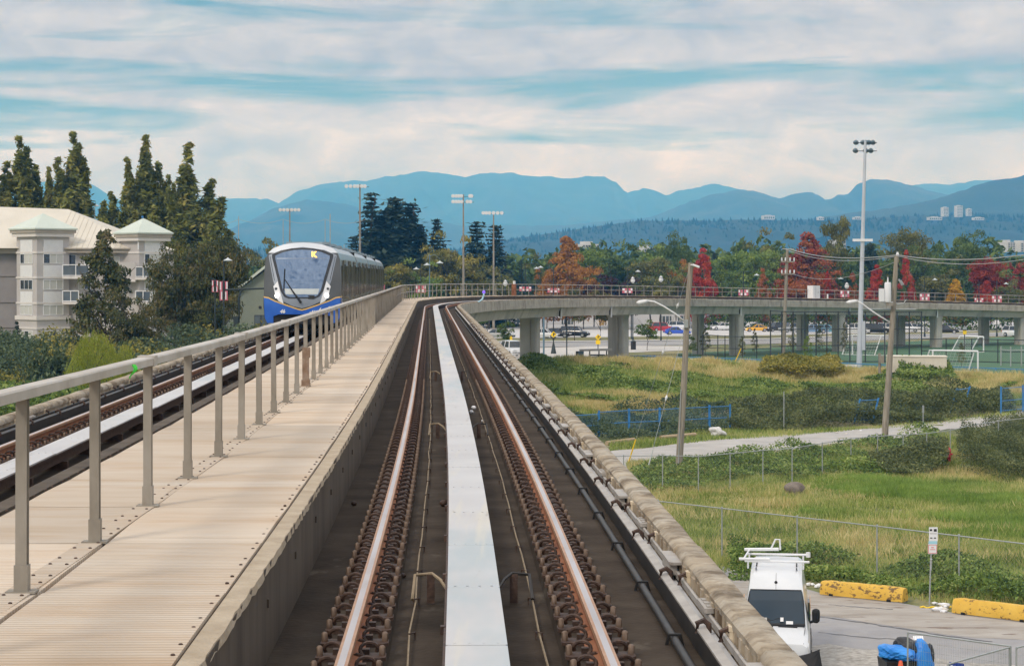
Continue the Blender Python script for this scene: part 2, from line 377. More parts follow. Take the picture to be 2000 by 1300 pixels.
# ------------------------------------------------------------------ mountains and forested hills
def noise1(x, sc, seed, oc=4):
    r = np.random.default_rng(seed); t = np.zeros_like(x, dtype=float); a = 1
    for o in range(oc):
        k = r.normal(size=4096); xx = (x/sc*2**o) + 500; i = np.floor(xx).astype(int) % 4095; f = xx-np.floor(xx); f = f*f*(3-2*f)
        t += a*(k[i]*(1-f)+k[i+1]*f); a *= .5
    return t
def ridge(name, Y, prof, m, depth, label, rough=3.0, seed=1, ext=400, rows=26, cols=420):
    px = np.linspace(prof[0][0]-ext, prof[-1][0]+ext, cols)
    py = np.interp(px, [p[0] for p in prof], [p[1] for p in prof])
    py = py + noise1(px, 60, seed)*rough*.6 + noise1(px, 13, seed+9, 4)*rough*.45
    # flanks outside the profile sink away
    X = (px-1000)/F*Y; top = H - (py-535)/F*Y
    base = H-13; vs = []; r = np.random.default_rng(seed)
    for i in range(rows):
        t = i/(rows-1)                                  # 0 = foot in front, 1 = crest
        prof_t = t**1.25
        yy = Y - depth*(1-t) + noise1(X, Y*.02, seed+i//3, 3)*depth*.05*(1-t)
        z = base + (top-base)*prof_t
        if 0 < i < rows-1: z = z + noise1(X + 37*i, Y*.012, seed+50, 4)*(top-base)*.05*np.sin(math.pi*t)
        sc_ = yy/Y if i < rows-1 else 1
        vs.append(np.stack([X, yy, np.maximum(z, base)], 1))
    for k, (dy, f) in enumerate(((depth*.35, .6), (depth*.7, 0))):   # back slope
        vs.append(np.stack([X, np.full_like(X, Y+dy), base + (top-base)*f], 1))
    V = np.concatenate(vs); n = len(vs); idx = np.arange(n*cols).reshape(n, cols)
    q = np.stack([idx[:-1, :-1], idx[:-1, 1:], idx[1:, 1:], idx[1:, :-1]], -1).reshape(-1, 4)
    me = bpy.data.meshes.new(name); me.from_pydata(V.tolist(), [], q.tolist()); me.materials.append(m); me.update()
    me.polygons.foreach_set('use_smooth', [True]*len(me.polygons))
    return tag(link(name, me), label, None, None, 'structure')
MTN = mat('mountain_forest', [(.016, .026, .024), (.032, .045, .038), (.075, .080, .070)], .0035, 1.0, lo=.35, hi=.75)
HILL = mat('hill_forest', [(.008, .014, .013), (.016, .025, .020)], .02, 1.0)
ridge('mountains', 12500, [(-150, 372), (0, 372), (90, 352), (180, 358), (235, 392), (330, 400), (420, 387), (520, 388), (545, 398), (580, 372), (640, 356), (720, 351), (770, 341), (810, 335), (850, 337), (905, 346), (950, 338), (995, 337), (1050, 346), (1100, 349), (1180, 345), (1205, 357), (1222, 378), (1258, 365), (1300, 381), (1345, 369), (1395, 359), (1420, 366), (1470, 376), (1520, 386), (1600, 392), (1640, 385), (1700, 370), (1800, 361), (1880, 356), (1930, 352), (2000, 372), (2150, 380)], MTN, 3800, 'pale blue mountain range along the horizon', 2.2, 3)
ridge('mountains', 8200, [(380, 500), (470, 440), (540, 405), (600, 388), (650, 395), (760, 420), (900, 440), (1100, 440), (1270, 425), (1330, 398), (1385, 380), (1440, 369), (1480, 376), (1522, 389), (1548, 380), (1580, 375), (1598, 380), (1613, 393), (1636, 382), (1655, 380), (1672, 362), (1700, 350), (1735, 351), (1760, 356), (1800, 366), (1850, 380), (2000, 395), (2150, 400)], MTN, 2600, 'nearer blue mountains with rounded tops in front of the range', 1.6, 11)
ridge('mountains', 5200, [(1380, 470), (1500, 440), (1600, 424), (1700, 412), (1800, 395), (1870, 375), (1910, 362), (1940, 353), (2000, 342), (2150, 320)], MTN, 1500, 'long blue slope rising to the right edge', 1.2, 17)
HILLP = [(-150, 500), (0, 498), (300, 500), (440, 488), (520, 486), (700, 492), (900, 486), (960, 476), (1000, 466), (1060, 458), (1120, 449), (1200, 437), (1250, 431), (1350, 430), (1480, 430), (1600, 430), (1660, 430), (1720, 425), (1800, 421), (1900, 418), (2000, 424), (2150, 424)]
ridge('hill', 4300, HILLP, HILL, 1200, 'dark blue forested hill below the mountains', .8, 23)
def hill_trees():
    n = 3400; px = RNG.uniform(-120, 2130, n); t = 1-np.abs(RNG.normal(size=n))*.14; t = np.clip(t, .02, 1)
    py = np.interp(px, [p[0] for p in HILLP], [p[1] for p in HILLP])
    Yh = 4300.; X = (px-1000)/F*Yh; top = H-(py-535)/F*Yh; base = H-13
    z = base + (top-base)*t**1.25 - 1.5; y = Yh-1200*(1-t)
    h = RNG.uniform(4, 11, n); r = h*RNG.uniform(.25, .45, n); vs = []
    for a0, a1 in ((0, 2.1), (2.1, 4.2), (4.2, 6.283)):
        A = np.stack([X+r*np.cos(a0), y+r*np.sin(a0), z], 1); B = np.stack([X+r*np.cos(a1), y+r*np.sin(a1), z], 1); T = np.stack([X, y, z+h], 1)
        vs.append(np.stack([A, B, T], 1))
    V = np.concatenate(vs).reshape(-1, 3)
    tag(link('forest', np_mesh('forest', V, 3, HILL)), 'conifer forest covering the dark hill', None, None, 'stuff')
hill_trees()
HAZE_D = 1.6e-4
def build_haze():
    mb = MB(); mb.box((0, 7050, 345), (13400, 14700, 730))
    m = bpy.data.materials.new('haze'); m.use_nodes = True; N = m.node_tree.nodes; N.remove(N['Principled BSDF'])
    v = N.new('ShaderNodeVolumePrincipled'); v.inputs['Color'].default_value = (.10, .47, 1.0, 1); v.inputs['Absorption Color'].default_value = (1, 1, 1, 1); v.inputs['Density'].default_value = HAZE_D; v.inputs['Anisotropy'].default_value = 0.0
    m.node_tree.links.new(v.outputs[0], N['Material Output'].inputs['Volume'])
    tag(mb.obj('haze', m), 'thin blue haze in the air', None, None, 'stuff')
build_haze()

# ------------------------------------------------------------------ elevated guideway
MIR = -4.46                                        # u -> MIR-u mirrors right half to left half
S0, S1 = 1.0, 440.0
gw = thing('elevated_guideway', 'grey concrete elevated train guideway curving away to the right on columns', 'guideway', (0, 0, 0))
mb = MB(); sweep(mb, [(-6.36, -2.30), (1.90, -2.30), (1.90, -2.46), (-6.36, -2.46)], S0, S1); mb.obj('deck', CONCD, gw)
mb = MB(); sweep(mb, [(-5.4, -2.462), (1.15, -2.462), (1.42, -2.80), (1.05, -3.74), (-5.4, -3.74), (-5.8, -2.80)], 100, S1); mb.obj('girder', CONCB, gw)
for nm, f in (('parapet', lambda u: u), ('parapet', lambda u: MIR-u)):
    mb = MB(); pr = [(f(1.70), -2.296), (f(1.70), -2.04), (f(1.87), -2.04), (f(1.90), -2.10), (f(1.93), -2.85), (f(1.43), -2.85), (f(1.43), -2.47), (f(1.905), -2.47), (f(1.905), -2.296)]
    if f(1) < 0: pr = pr[::-1]
    sweep(mb, pr, S0, S1, mids=[1]+[0]*8 if f(1) > 0 else [0]*7+[1, 0]); mb.obj(nm, [CONC, COPEW], gw)
# coping blocks with open joints, slightly uneven, and the ribs cast into the wall below them
def coping_mesh(L, sgn, k):
    mb = MB(); r = random.Random(k); prof = [(-.105, -.03), (-.108, .015), (-.075, .042), (0, .05), (.075, .042), (.105, .01), (.105, -.03)]
    secs = []
    for y in (-L/2, -L/2+.015, 0, L/2-.015, L/2):
        e = .80 if abs(abs(y)-L/2) < .001 else 1
        secs.append([(sgn*x*e+r.uniform(-.003, .003), y, z*(1 if e == 1 else .75)+r.uniform(-.004, .004)) for x, z in prof])
    mb.loft(secs); return mb.mesh('coping_block', COPE, 50)
def rib_mesh(k):
    mb = MB(); r = random.Random(k)
    mb.box((-r.uniform(0, .01), 0, 0), (.03, r.choice((.09, .13, .17)), .235))
    return mb.mesh('wall_rib', COPEW)
cms = [coping_mesh(1.04, 1, k) for k in range(4)]; rms = [rib_mesh(k) for k in range(3)]
for i in range(225):
    s = 4 + i*1.05
    link('coping_block', cms[i % 4], gw, P(s, 1.785+random.uniform(-.006, .006), -2.035+random.uniform(-.004, .004)), (0, random.uniform(-.01, .01), RZ(s)))
    for j, y in enumerate((-.40, -.14, .12, .36)):
        if s < 62: link('wall_rib', rms[(i+j*2) % 3], gw, P(s+y, 1.690, -2.165), (0, 0, RZ(s)))
cml = coping_mesh(2.09, -1, 9)
for i in range(75):
    s = 18 + i*2.1
    link('coping_block', cml, gw, P(s, MIR-1.785, -2.035), (0, 0, RZ(s)))
# side walls of the walkway with a rough lip
for f in (lambda u: u, lambda u: MIR-u):
    mb = MB(); mb.cur = 0
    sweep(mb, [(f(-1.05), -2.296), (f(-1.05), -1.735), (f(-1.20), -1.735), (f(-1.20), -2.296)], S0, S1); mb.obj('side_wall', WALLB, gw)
mb = MB(); rr = random.Random(4)
base = None; ss_ = srange(S0, 60, .13)+srange(60.5, 300, 1); secs = []
for s in ss_:
    j = rr.uniform(-.007, .006); k = rr.uniform(-.004, .003)
    secs.append([tuple(P(s, -1.045+j, -1.77+k*2)), tuple(P(s, -1.052+j, -1.725+k)), tuple(P(s, -1.16, -1.724)), tuple(P(s, -1.16, -1.77))])
mb.loft(secs); mb.obj('rough_lip', LIP, gw)
# anchor plates on the walkway wall
mb = MB()
for i in range(40):
    s = 8+i*2.1; mb.box(P(s, -1.044, -1.95), (.012, .04, .05), RZ(s))
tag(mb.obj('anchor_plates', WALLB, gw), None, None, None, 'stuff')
# columns
def column(px, u, w, cap=True, face=None):
    s = find_s(px, u); p = P(s, u); zt = p.z-3.742; zb = float(gz(p.x, p.y))-.3; h = zt-zb; mb = MB()
    M = Matrix.Translation((p.x, p.y, zb)) @ Matrix.Rotation(RZ(s), 4, 'Z')
    def ring(z, a): 
        c = .12; return [tuple(M @ Vector(q)) for q in ((-a+c, -a*.8, z), (a-c, -a*.8, z), (a, -a*.8+c, z), (a, a*.8-c, z), (a-c, a*.8, z), (-a+c, a*.8, z), (-a, a*.8-c, z), (-a, -a*.8+c, z))]
    a = w/2; mb.loft([ring(0, a), ring(h-.45, a), ring(h-.02, a*1.12)])
    o = mb.obj('column', CONCB, gw)
    mb = MB(); mb.tube([M @ Vector((a*.35, -a*.8-.06, h-.3)), M @ Vector((a*.35, -a*.8-.06, .2))], .06, 6); mb.obj('drain_pipe', CONC, o)
    return s
for px, u, w in ((1035, -2.0, 1.7), (1207, -2.0, 1.9), (1364, -5.0, 1.25), (1438, .4, 1.45), (1568, -5.0, 1.3), (1637, .4, 1.4), (1757, -5.0, 1.3), (1827, .4, 1.4), (1922, -5.0, 1.35), (1993, .4, 1.4), (2110, -2, 1.6), (2270, -2, 1.6), (840, -2.2, 1.7)):
    column(px, u, w)
# pale drain pipes where the girder spans meet
for px in (1097, 1195, 1447, 1832, 1660):
    s = find_s(px, 1.46); mb = MB(); mb.box(P(s, 1.30, -3.1), (.16, .03, 1.25), RZ(s)); mb.obj('girder_joint', DGREY, gw)
    mb = MB(); mb.tube([P(s, 1.48, -2.5), P(s, 1.42, -3.95)], .09, 8); mb.obj('drain_pipe', WHITEM, gw)

# ------------------------------------------------------------------ tracks
CLIPB = mat('clip_bolt', [(.10, .062, .042), (.20, .14, .10)], 14, .55, metal=.2)
def e_clip_mesh():
    mb = MB(); c = []
    for i in range(11):
        a = math.pi*1.45*i/10 - .5
        c.append((.055*math.cos(a)+.02, .03-.075*i/10, .062+.045*math.sin(a)))
    mb.tube(c, .0135, 6); mb.tube([c[-1], (-.055, -.05, .035), (-.085, -.045, .012)], .0135, 6)
    mb.box((.035, .0, .008), (.19, .20, .024), bev=.03)
    mb.box((-.005, .06, .035), (.055, .07, .04)); mb.cur = 1; mb.lathe([(.022, .0), (.022, .055), (.012, .066)], 7, (.105, 0, .02)); mb.lathe([(.016, 0), (.014, .04)], 6, (.105, .07, .02))
    mb.v = [(x*.9, y*.86, z*.86) for x, y, z in mb.v]
    return mb.mesh('rail_clip', [RUSTD, CLIPB], 40)
CLIP = e_clip_mesh()
cv = np.array([v.co[:] for v in CLIP.vertices]); cf = [tuple(p.vertices) for p in CLIP.polygons]
def bbx(p, rz, sg):
    c, s_ = math.cos(rz), math.sin(rz); v = cv.copy(); v[:, 0] *= sg
    return np.stack([p.x+v[:, 0]*c-v[:, 1]*s_, p.y+v[:, 0]*s_+v[:, 1]*c, p.z+v[:, 2]], 1)
PLATE = MB(); PLATE.box((0, 0, 0), (.34, 2.078, .018), bev=.012); PLATE = PLATE.mesh('reaction_plate', ALU)
def track(label, c, npart_rows, s_near, s_first):
    t = thing('railway_track', label, 'railway track', (0, 0, 0), 0, 'the two tracks of the guideway')
    for sd_, g in ((-1, -.7175), (1, .7175)):
        u = c+g; mb = MB()
        pr = [(-.019, 0), (.019, 0), (.036, -.003), (.036, -.034), (.009, -.048), (.009, -.125), (.07, -.142), (.07, -.157), (-.07, -.157), (-.07, -.142), (-.009, -.125), (-.009, -.048), (-.036, -.034), (-.036, -.003)]
        mi = [0, 1, 1, 2, 2, 2, 2, 2, 2, 2, 2, 2, 1, 1]
        sweep(mb, [(u+a, -2.05+z) for a, z in pr], S0, S1, .5 if sd_ else 1, mids=mi); mb.obj('rail', [RAILT, RAILO, RUST], t)
        mb = MB(); sweep(mb, [(u-.20, -2.297), (u-.18, -2.209), (u+.18, -2.209), (u+.20, -2.297)], S0, S1); mb.obj('rail_pad', RUSTD if c < -1 else CONCD, t)
    rows = []
    for g in (-.7175, .7175):
        for sg in (-1, 1): rows.append((c+g+sg*.085, sg))
    pitch = .456; stuffv = []; cnt = 0
    for (u, sg) in rows:
        for i in range(280):
            s = s_first + i*pitch
            if i < npart_rows:
                o = link('rail_clip', CLIP, t, P(s, u, -2.205), (0, 0, RZ(s))); o.scale = (sg, 1, 1)
            elif s < 100: stuffv.append(bbx(P(s, u, -2.205), RZ(s), sg))
    if stuffv:
        me = bpy.data.meshes.new('rail_clips'); n = len(cv); V = np.concatenate(stuffv)
        me.from_pydata(V.tolist(), [], [tuple(i+n*k for i in f) for k in range(len(stuffv)) for f in cf]); me.materials.append(RUSTD); me.update()
        tag(link('rail_clips', me, t), None, None, None, 'stuff')
    for i in range(150):
        s = s_near + i*2.1
        if s > 310: break
        link('reaction_plate', PLATE, t, P(s, c, -2.045+random.uniform(-.002, .002)), (random.uniform(-.0012, .0012), random.uniform(-.003, .003), RZ(s)))
    mb = MB()
    for i in range(34):
        for e in (-.985,):
            for x in (-.12, -.04, .04, .12): mb.lathe([(.009, 0), (.009, .003), (.004, .005)], 6, P(s_near+i*2.1+e, c+x, -2.037))
    tag(mb.obj('plate_bolts', ALU, t), None, None, None, 'stuff')
    mb = MB(); sweep(mb, [(c-.165, -2.056), (c+.165, -2.056), (c+.165, -2.075), (c+.12, -2.08), (c+.12, -2.19), (c-.12, -2.19), (c-.12, -2.08), (c-.185, -2.085), (c-.185, -2.06)], S0, 330); mb.obj('reaction_rail_beam', RUSTD, t)
    mb = MB()
    for i in range(120):
        s = s_near + i*2.1 - .3; mb.box(P(s, c, -2.245), (.34, .10, .105), RZ(s)); mb.box(P(s, c-.19, -2.08), (.03, .06, .05), RZ(s))
    tag(mb.obj('beam_supports', RUSTD, t), None, None, None, 'stuff')
    # guard wires beside the clips, held on little loops
    for g, wob in ((-.40, 1), (.42, 2)):
        r = random.Random(wob); pts = [P(s, c+g+r.uniform(-.009, .009), -2.262+r.uniform(-.006, .012)) for s in srange(S0, 110, 1.2)]
        mb = MB(); mb.tube(pts, .0065, 5); mb.obj('wire', WIRE, t)
        mb = MB()
        for i in range(40):
            s = 6+i*1.37; mb.tube([P(s, c+g*1.02, -2.297), P(s, c+g*1.02, -2.25), P(s+.05, c+g*.93, -2.25), P(s+.05, c+g*.93, -2.297)], .006, 4)
        tag(mb.obj('wire_loops', RUSTD, t), None, None, None, 'stuff')
    return t
trk = track('near railway track with a polished rail pair and a broad silver plate between', .185, 75, 10.2, 8.6)
trk2 = track('far left railway track beyond the walkway handrail, under the train', -4.645, 60, 16.3, 18.5)
# jumper cables and little posts beside the plate
for s, in ((14.35,), (29.0,), (45.0,)):
    for sg in (-1, 1):
        mb = MB(); mb.tube([P(s-.35, .185+sg*.14, -2.20), P(s-.1, .185+sg*.22, -2.12), P(s, .185+sg*.28, -2.09), P(s, .185+sg*.40, -2.10), P(s-.2, .185+sg*.415, -2.24)], .012, 6); mb.obj('cable', WIRE if sg < 0 else DGREY, trk)
        mb = MB(); mb.box(P(s-.02, .185+sg*.29, -2.195), (.055, .012, .20), RZ(s)); mb.obj('cable_post', RUSTD, trk)
# scraps on the track bed
for i in range(7):
    s = random.uniform(12, 40); u = .185+random.choice([-1, 1])*random.uniform(.2, .6)
    if i == 0: s, u = 20.5, -.93
    mb = MB(); mb.lathe([(.02, 0), (.045, .02), (.045, .05), (.02, .07)], 8); 
    o = mb.obj('debris', WHITEM if i % 2 else RUSTD, None, True); o.location = P(s, u, -2.299); o.scale = (.5+random.random()*.5,)*3
    tag(o, ['small pale round scrap lying on the track bed', 'dark scrap lying on the track bed'][0 if i % 2 else 1], 'debris', 'scraps on the track bed')
# ------------------------------------------------------------------ power rails along both parapets
def power_rail(f, label, right):
    t = thing('power_rail', label, 'power rail', (0, 0, 0), 0, 'power rails along the parapets')
    LGT = GREYR if right else DGREY
    def sw(name, pr, m, a=S0, b=300):
        pr = [(f(u), z) for u, z in pr]
        if not right: pr = pr[::-1]
        mb = MB(); sweep(mb, pr, a, b); return mb.obj(name, m, t)
    sw('support_beam', [(1.535, -2.285), (1.535, -2.155), (1.595, -2.155), (1.595, -2.285)], DGREY)
    sw('conductor_bar', [(1.528, -2.154), (1.528, -2.140), (1.582, -2.128), (1.588, -2.154)], LGT)
    sw('channel', [(1.59, -2.20), (1.59, -2.178), (1.645, -2.178), (1.645, -2.20)], ALU if right else DGREY)
    sw('conductor_bar', [(1.642, -2.16), (1.640, -2.115), (1.652, -2.108), (1.664, -2.115), (1.664, -2.16)], GREYR if right else DGREY)
    mb = MB(); mb.tube([P(s, f(1.43), -2.268) for s in srange(S0, 130, 1)], .028, 8); mb.obj('cable_pipe', DGREY, t, True)
    br = MB(); br.box((0, 0, -.015), (.075, .11, .14), bev=.015); br.box((.0, 0, .06), (.085, .12, .03), bev=.02); br = br.mesh('insulator', CREAM)
    cl = MB(); cl.tube([(-.03, 0, -.03), (-.03, 0, .03), (.01, 0, .045), (.04, 0, .02), (.04, 0, -.03)], .018, 6); cl = cl.mesh('clamp', RUSTD)
    bx = MB(); bx.box((0, 0, 0), (.13, .62, .02), bev=.02); bx.box((-.03, 0, -.045), (.05, .55, .08)); bx = bx.mesh('junction_cover', GREYR)
    sp = MB(); sp.box((0, 0, 0), (.07, .42, .03), bev=.015)
    for q in (-.13, 0, .13): sp.box((0, q, .018), (.03, .07, .012))
    sp = sp.mesh('splice_plate', GREYR)
    cr = MB(); cr.tube([(-.05, 0, -.03), (-.035, 0, .035), (.035, 0, .035), (.05, 0, -.03)], .012, 5); cr = cr.mesh('pipe_strap', BLK)
    for i in range(120):
        s = 9.7+i*2.2
        if not right and s < 16: continue
        if s > 240: break
        o = link('insulator', br, t, P(s, f(1.700 if right else 1.70), -2.12), (0, 0, RZ(s) + (0 if right else math.pi)))
        link('clamp', cl, o, (-.055, 0, .01))
        if s < 90:
            link('pipe_strap', cr, t, P(s+.8, f(1.43), -2.272), (0, 0, RZ(s)))
            if i % 2: link('splice_plate', sp, t, P(s+1.0, f(1.652), -2.09), (0, 0, RZ(s)))
            elif right: link('junction_cover', bx, t, P(s+.75, f(1.655), -2.055), (0, 0, RZ(s)))
            link('clamp', cl, t, P(s+.45, f(1.56), -2.135), (0, 0, RZ(s)))
    return t
power_rail(lambda u: u, 'pale power rail on cream insulators along the right parapet', True)
power_rail(lambda u: MIR-u, 'dark power rail and cables along the far left parapet', False)

# ------------------------------------------------------------------ walkway and handrail
def tread_mat():
    m = mat('anti_slip_tread', [(.53, .41, .295), (.64, .54, .43), (.69, .615, .52)], .75, .85, stretch=(.35, 1.6, 1),
            streak=[((.50, .30, .15), 1.1, (.5, 2.2, 1), .50, .72, .5), ((.36, .28, .20), 4, (.2, 3, 1), .58, .74, .5), ((.30, .22, .15), .45, (1, 1, 1), .60, .75, .35)])
    nt = m.node_tree; N = nt.nodes; L = nt.links
    tc = N.new('ShaderNodeTexCoord'); sx = N.new('ShaderNodeSeparateXYZ'); L.new(tc.outputs['Object'], sx.inputs[0])
    def mt(op, a, b):
        n = N.new('ShaderNodeMath'); n.operation = op; L.new(a, n.inputs[0]); n.inputs[1].default_value = b; return n.outputs[0]
    w = mt('SINE', mt('MULTIPLY', sx.outputs[1], 2*math.pi/.062), 0); v = mt('MULTIPLY_ADD', w, .5); v.node.inputs[2].default_value = .5
    b = N['Principled BSDF']; old = b.inputs['Base Color'].links[0].from_socket
    mr = mt('MULTIPLY', v, .42); mx = N.new('ShaderNodeMix'); mx.data_type = 'RGBA'; L.new(mr, mx.inputs[0]); L.new(old, mx.inputs[6]); mx.inputs[7].default_value = (.30, .20, .11, 1)
    L.new(mx.outputs[2], b.inputs['Base Color'])
    oi = N.new('ShaderNodeObjectInfo'); mrg = N.new('ShaderNodeMapRange'); mrg.inputs[3].default_value = .80; mrg.inputs[4].default_value = 1.06; L.new(oi.outputs['Random'], mrg.inputs[0])
    vs_ = N.new('ShaderNodeVectorMath'); vs_.operation = 'SCALE'; L.new(mx.outputs[2], vs_.inputs[0]); L.new(mrg.outputs[0], vs_.inputs['Scale']); L.new(vs_.outputs[0], b.inputs['Base Color'])
    bp = N.new('ShaderNodeBump'); bp.inputs['Strength'].default_value = .7; bp.inputs['Distance'].default_value = .008; L.new(v, bp.inputs['Height']); L.new(bp.outputs[0], b.inputs['Normal'])
    return m
TREAD = tread_mat()
wk = thing('walkway', 'cream ribbed metal walkway between the two tracks', 'walkway', (0, 0, 0))
def panel(w, sag):
    mb = MB(); L = 2.08; nx, ny = 2, 9; g = .014; vs = []
    for k, zz in ((0, .0), (1, -.03)):
        for i in range(nx+1):
            for j in range(ny+1):
                y = -L/2+g/2+(L-g)*j/ny; z = zz + (sag*math.sin(math.pi*j/ny) if k == 0 else 0)
                vs.append((-w/2+w*i/nx, y, z))
    n = (nx+1)*(ny+1); I = lambda i, j, k=0: k*n+i*(ny+1)+j; fs = []
    for i in range(nx):
        for j in range(ny): fs.append((I(i, j), I(i+1, j), I(i+1, j+1), I(i, j+1)))
    for j in range(ny): fs += [(I(0, j), I(0, j+1), I(0, j+1, 1), I(0, j, 1)), (I(nx, j), I(nx, j, 1), I(nx, j+1, 1), I(nx, j+1))]
    for i in range(nx): fs += [(I(i, 0), I(i, 0, 1), I(i+1, 0, 1), I(i+1, 0)), (I(i, ny), I(i+1, ny), I(i+1, ny, 1), I(i, ny, 1))]
    mb.add(vs, fs); return mb.mesh('walkway_panel', TREAD, 30)
pn = [panel(.98, .006), panel(.98, .011), panel(.98, .002)]
post_s = [11.1 + 2.08*i for i in range(-4, 195)]
for i, s in enumerate(post_s[:150]):
    s = s+1.04
    for u in (-1.665, -2.675):
        link('walkway_panel', pn[(i*2+(u < -2)) % 3], wk, P(s, u, -1.718), (random.uniform(-.003, .003), random.uniform(-.004, .004), RZ(s)))
mb = MB(); sweep(mb, [(-3.26, -1.722), (-1.16, -1.722), (-1.16, -1.76), (-3.26, -1.76)], post_s[149]+2.1, S1); tag(mb.obj('walkway_panels', TREAD, wk), None, None, None, 'stuff')
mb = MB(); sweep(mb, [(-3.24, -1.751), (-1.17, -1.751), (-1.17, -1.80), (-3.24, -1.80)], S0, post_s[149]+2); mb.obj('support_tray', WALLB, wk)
mb = MB()                                            # joint strip along the post line
for s, e in zip(srange(3, 120, 2.08)[:-1], srange(3, 120, 2.08)[1:]):
    a, b_ = s+.01, e-.01; mb.loft([[tuple(P(q, -2.17+DU(q)+x, -1.713+z)) for x, z in ((-.075, -.004), (-.075, .004), (.075, .004), (.075, -.004))] for q in (a, b_)])
tag(mb.obj('joint_strips', TREAD, wk), None, None, None, 'stuff')
mb = MB()
for s in np.arange(7, 70, .36):
    for u, jit in ((-1.20, 0), (-2.12, .0), (-2.22, .06), (-3.2, 0)):
        p = P(s + (.1 if int(s/.36) % 2 else 0)+jit*.3, u + (DU(s) if -3 < u < -2 else 0), -1.716 if u > -1.5 or u < -3 else -1.709); mb.lathe([(.011, -.005), (.011, .005), (.006, .008)], 6, p)
tag(mb.obj('bolts', RUSTD, wk), None, None, None, 'stuff')

hr = thing('handrail', 'long pale metal handrail on posts along the middle of the walkway', 'handrail', (0, 0, 0))
mb = MB(); sweep(mb, [(-2.205, -.665), (-2.205, -.615), (-2.195, -.605), (-2.105, -.605), (-2.095, -.615), (-2.095, -.665)], 3, S1, 1, du=DU); mb.obj('top_rail', RAILG, hr)
mb = MB()
for i in range(50): 
    s = 9+i*6.24; mb.box(P(s, -2.15+DU(s), -.634), (.125, .16, .075), RZ(s))
tag(mb.obj('rail_splices', RAILG, hr), None, None, None, 'stuff')
mb = MB(); sweep(mb, [(-2.165, -1.16), (-2.165, -1.12), (-2.135, -1.12), (-2.135, -1.16)], 118, S1); mb.obj('mid_rail', RAILG, hr)
pm = MB()
for (cx, cy, dx, dy) in ((0, 0, .010, .064), (0, -.031, .060, .006), (0, .031, .060, .006)): pm.box((cx, cy, .525), (dx, dy, 1.045))
pm.box((0, 0, .525), (.036, .054, 1.04)); pm = pm.mesh('post', STEELG)
sl = MB(); sl.box((0, 0, .075), (.074, .078, .15)); sl.lathe([(.016, 0), (.016, .02)], 7, (0, 0, .15)); sl.box((0, 0, .004), (.16, .11, .012)); sl = sl.mesh('post_foot', STEELG)
RUSTP = mat('rusty_post', [(.13, .075, .045), (.24, .16, .11), (.36, .31, .25)], 4, .8, bump=.3)
for i, s in enumerate(post_s):
    if s < 2.5: continue
    o = link('post', pm, hr, P(s, -2.15+DU(s), -1.712), (random.uniform(-.006, .006), random.uniform(-.006, .006), RZ(s)))
    if s < 66: link('post_foot', sl, o)
    if i == 14:
        mb = MB(); mb.box((0, 0, .33), (.10, .10, .52)); mb.box((.01, 0, .52), (.12, .11, .16)); mb.box((0, 0, .05), (.13, .12, .10)); q = mb.obj('post_sleeve', RUSTP, o); q['label'] = 'rust brown sleeve round one handrail post'
# green plastic ribbon tied to the rail
GRN = mat('green_plastic', (.06, .62, .05), rough=.4)
mb = MB(); p0 = P(14.25, -2.09+DU(14.2), -.62)
secs = []
for i in range(7):
    t = i/6; c = p0 + Vector((.02*math.sin(t*5), -.02*t, -.10*t)); w = .016*(1-.3*t); d = Vector((w*math.cos(t*1.5), w*math.sin(t*1.5), 0))
    secs.append([tuple(c-d), tuple(c-d+Vector((0, .003, 0))), tuple(c+d+Vector((0, .003, 0))), tuple(c+d)])
mb.loft(secs); o = mb.obj('ribbon', GRN); tag(o, 'bright green plastic ribbon hanging from the handrail', 'ribbon')
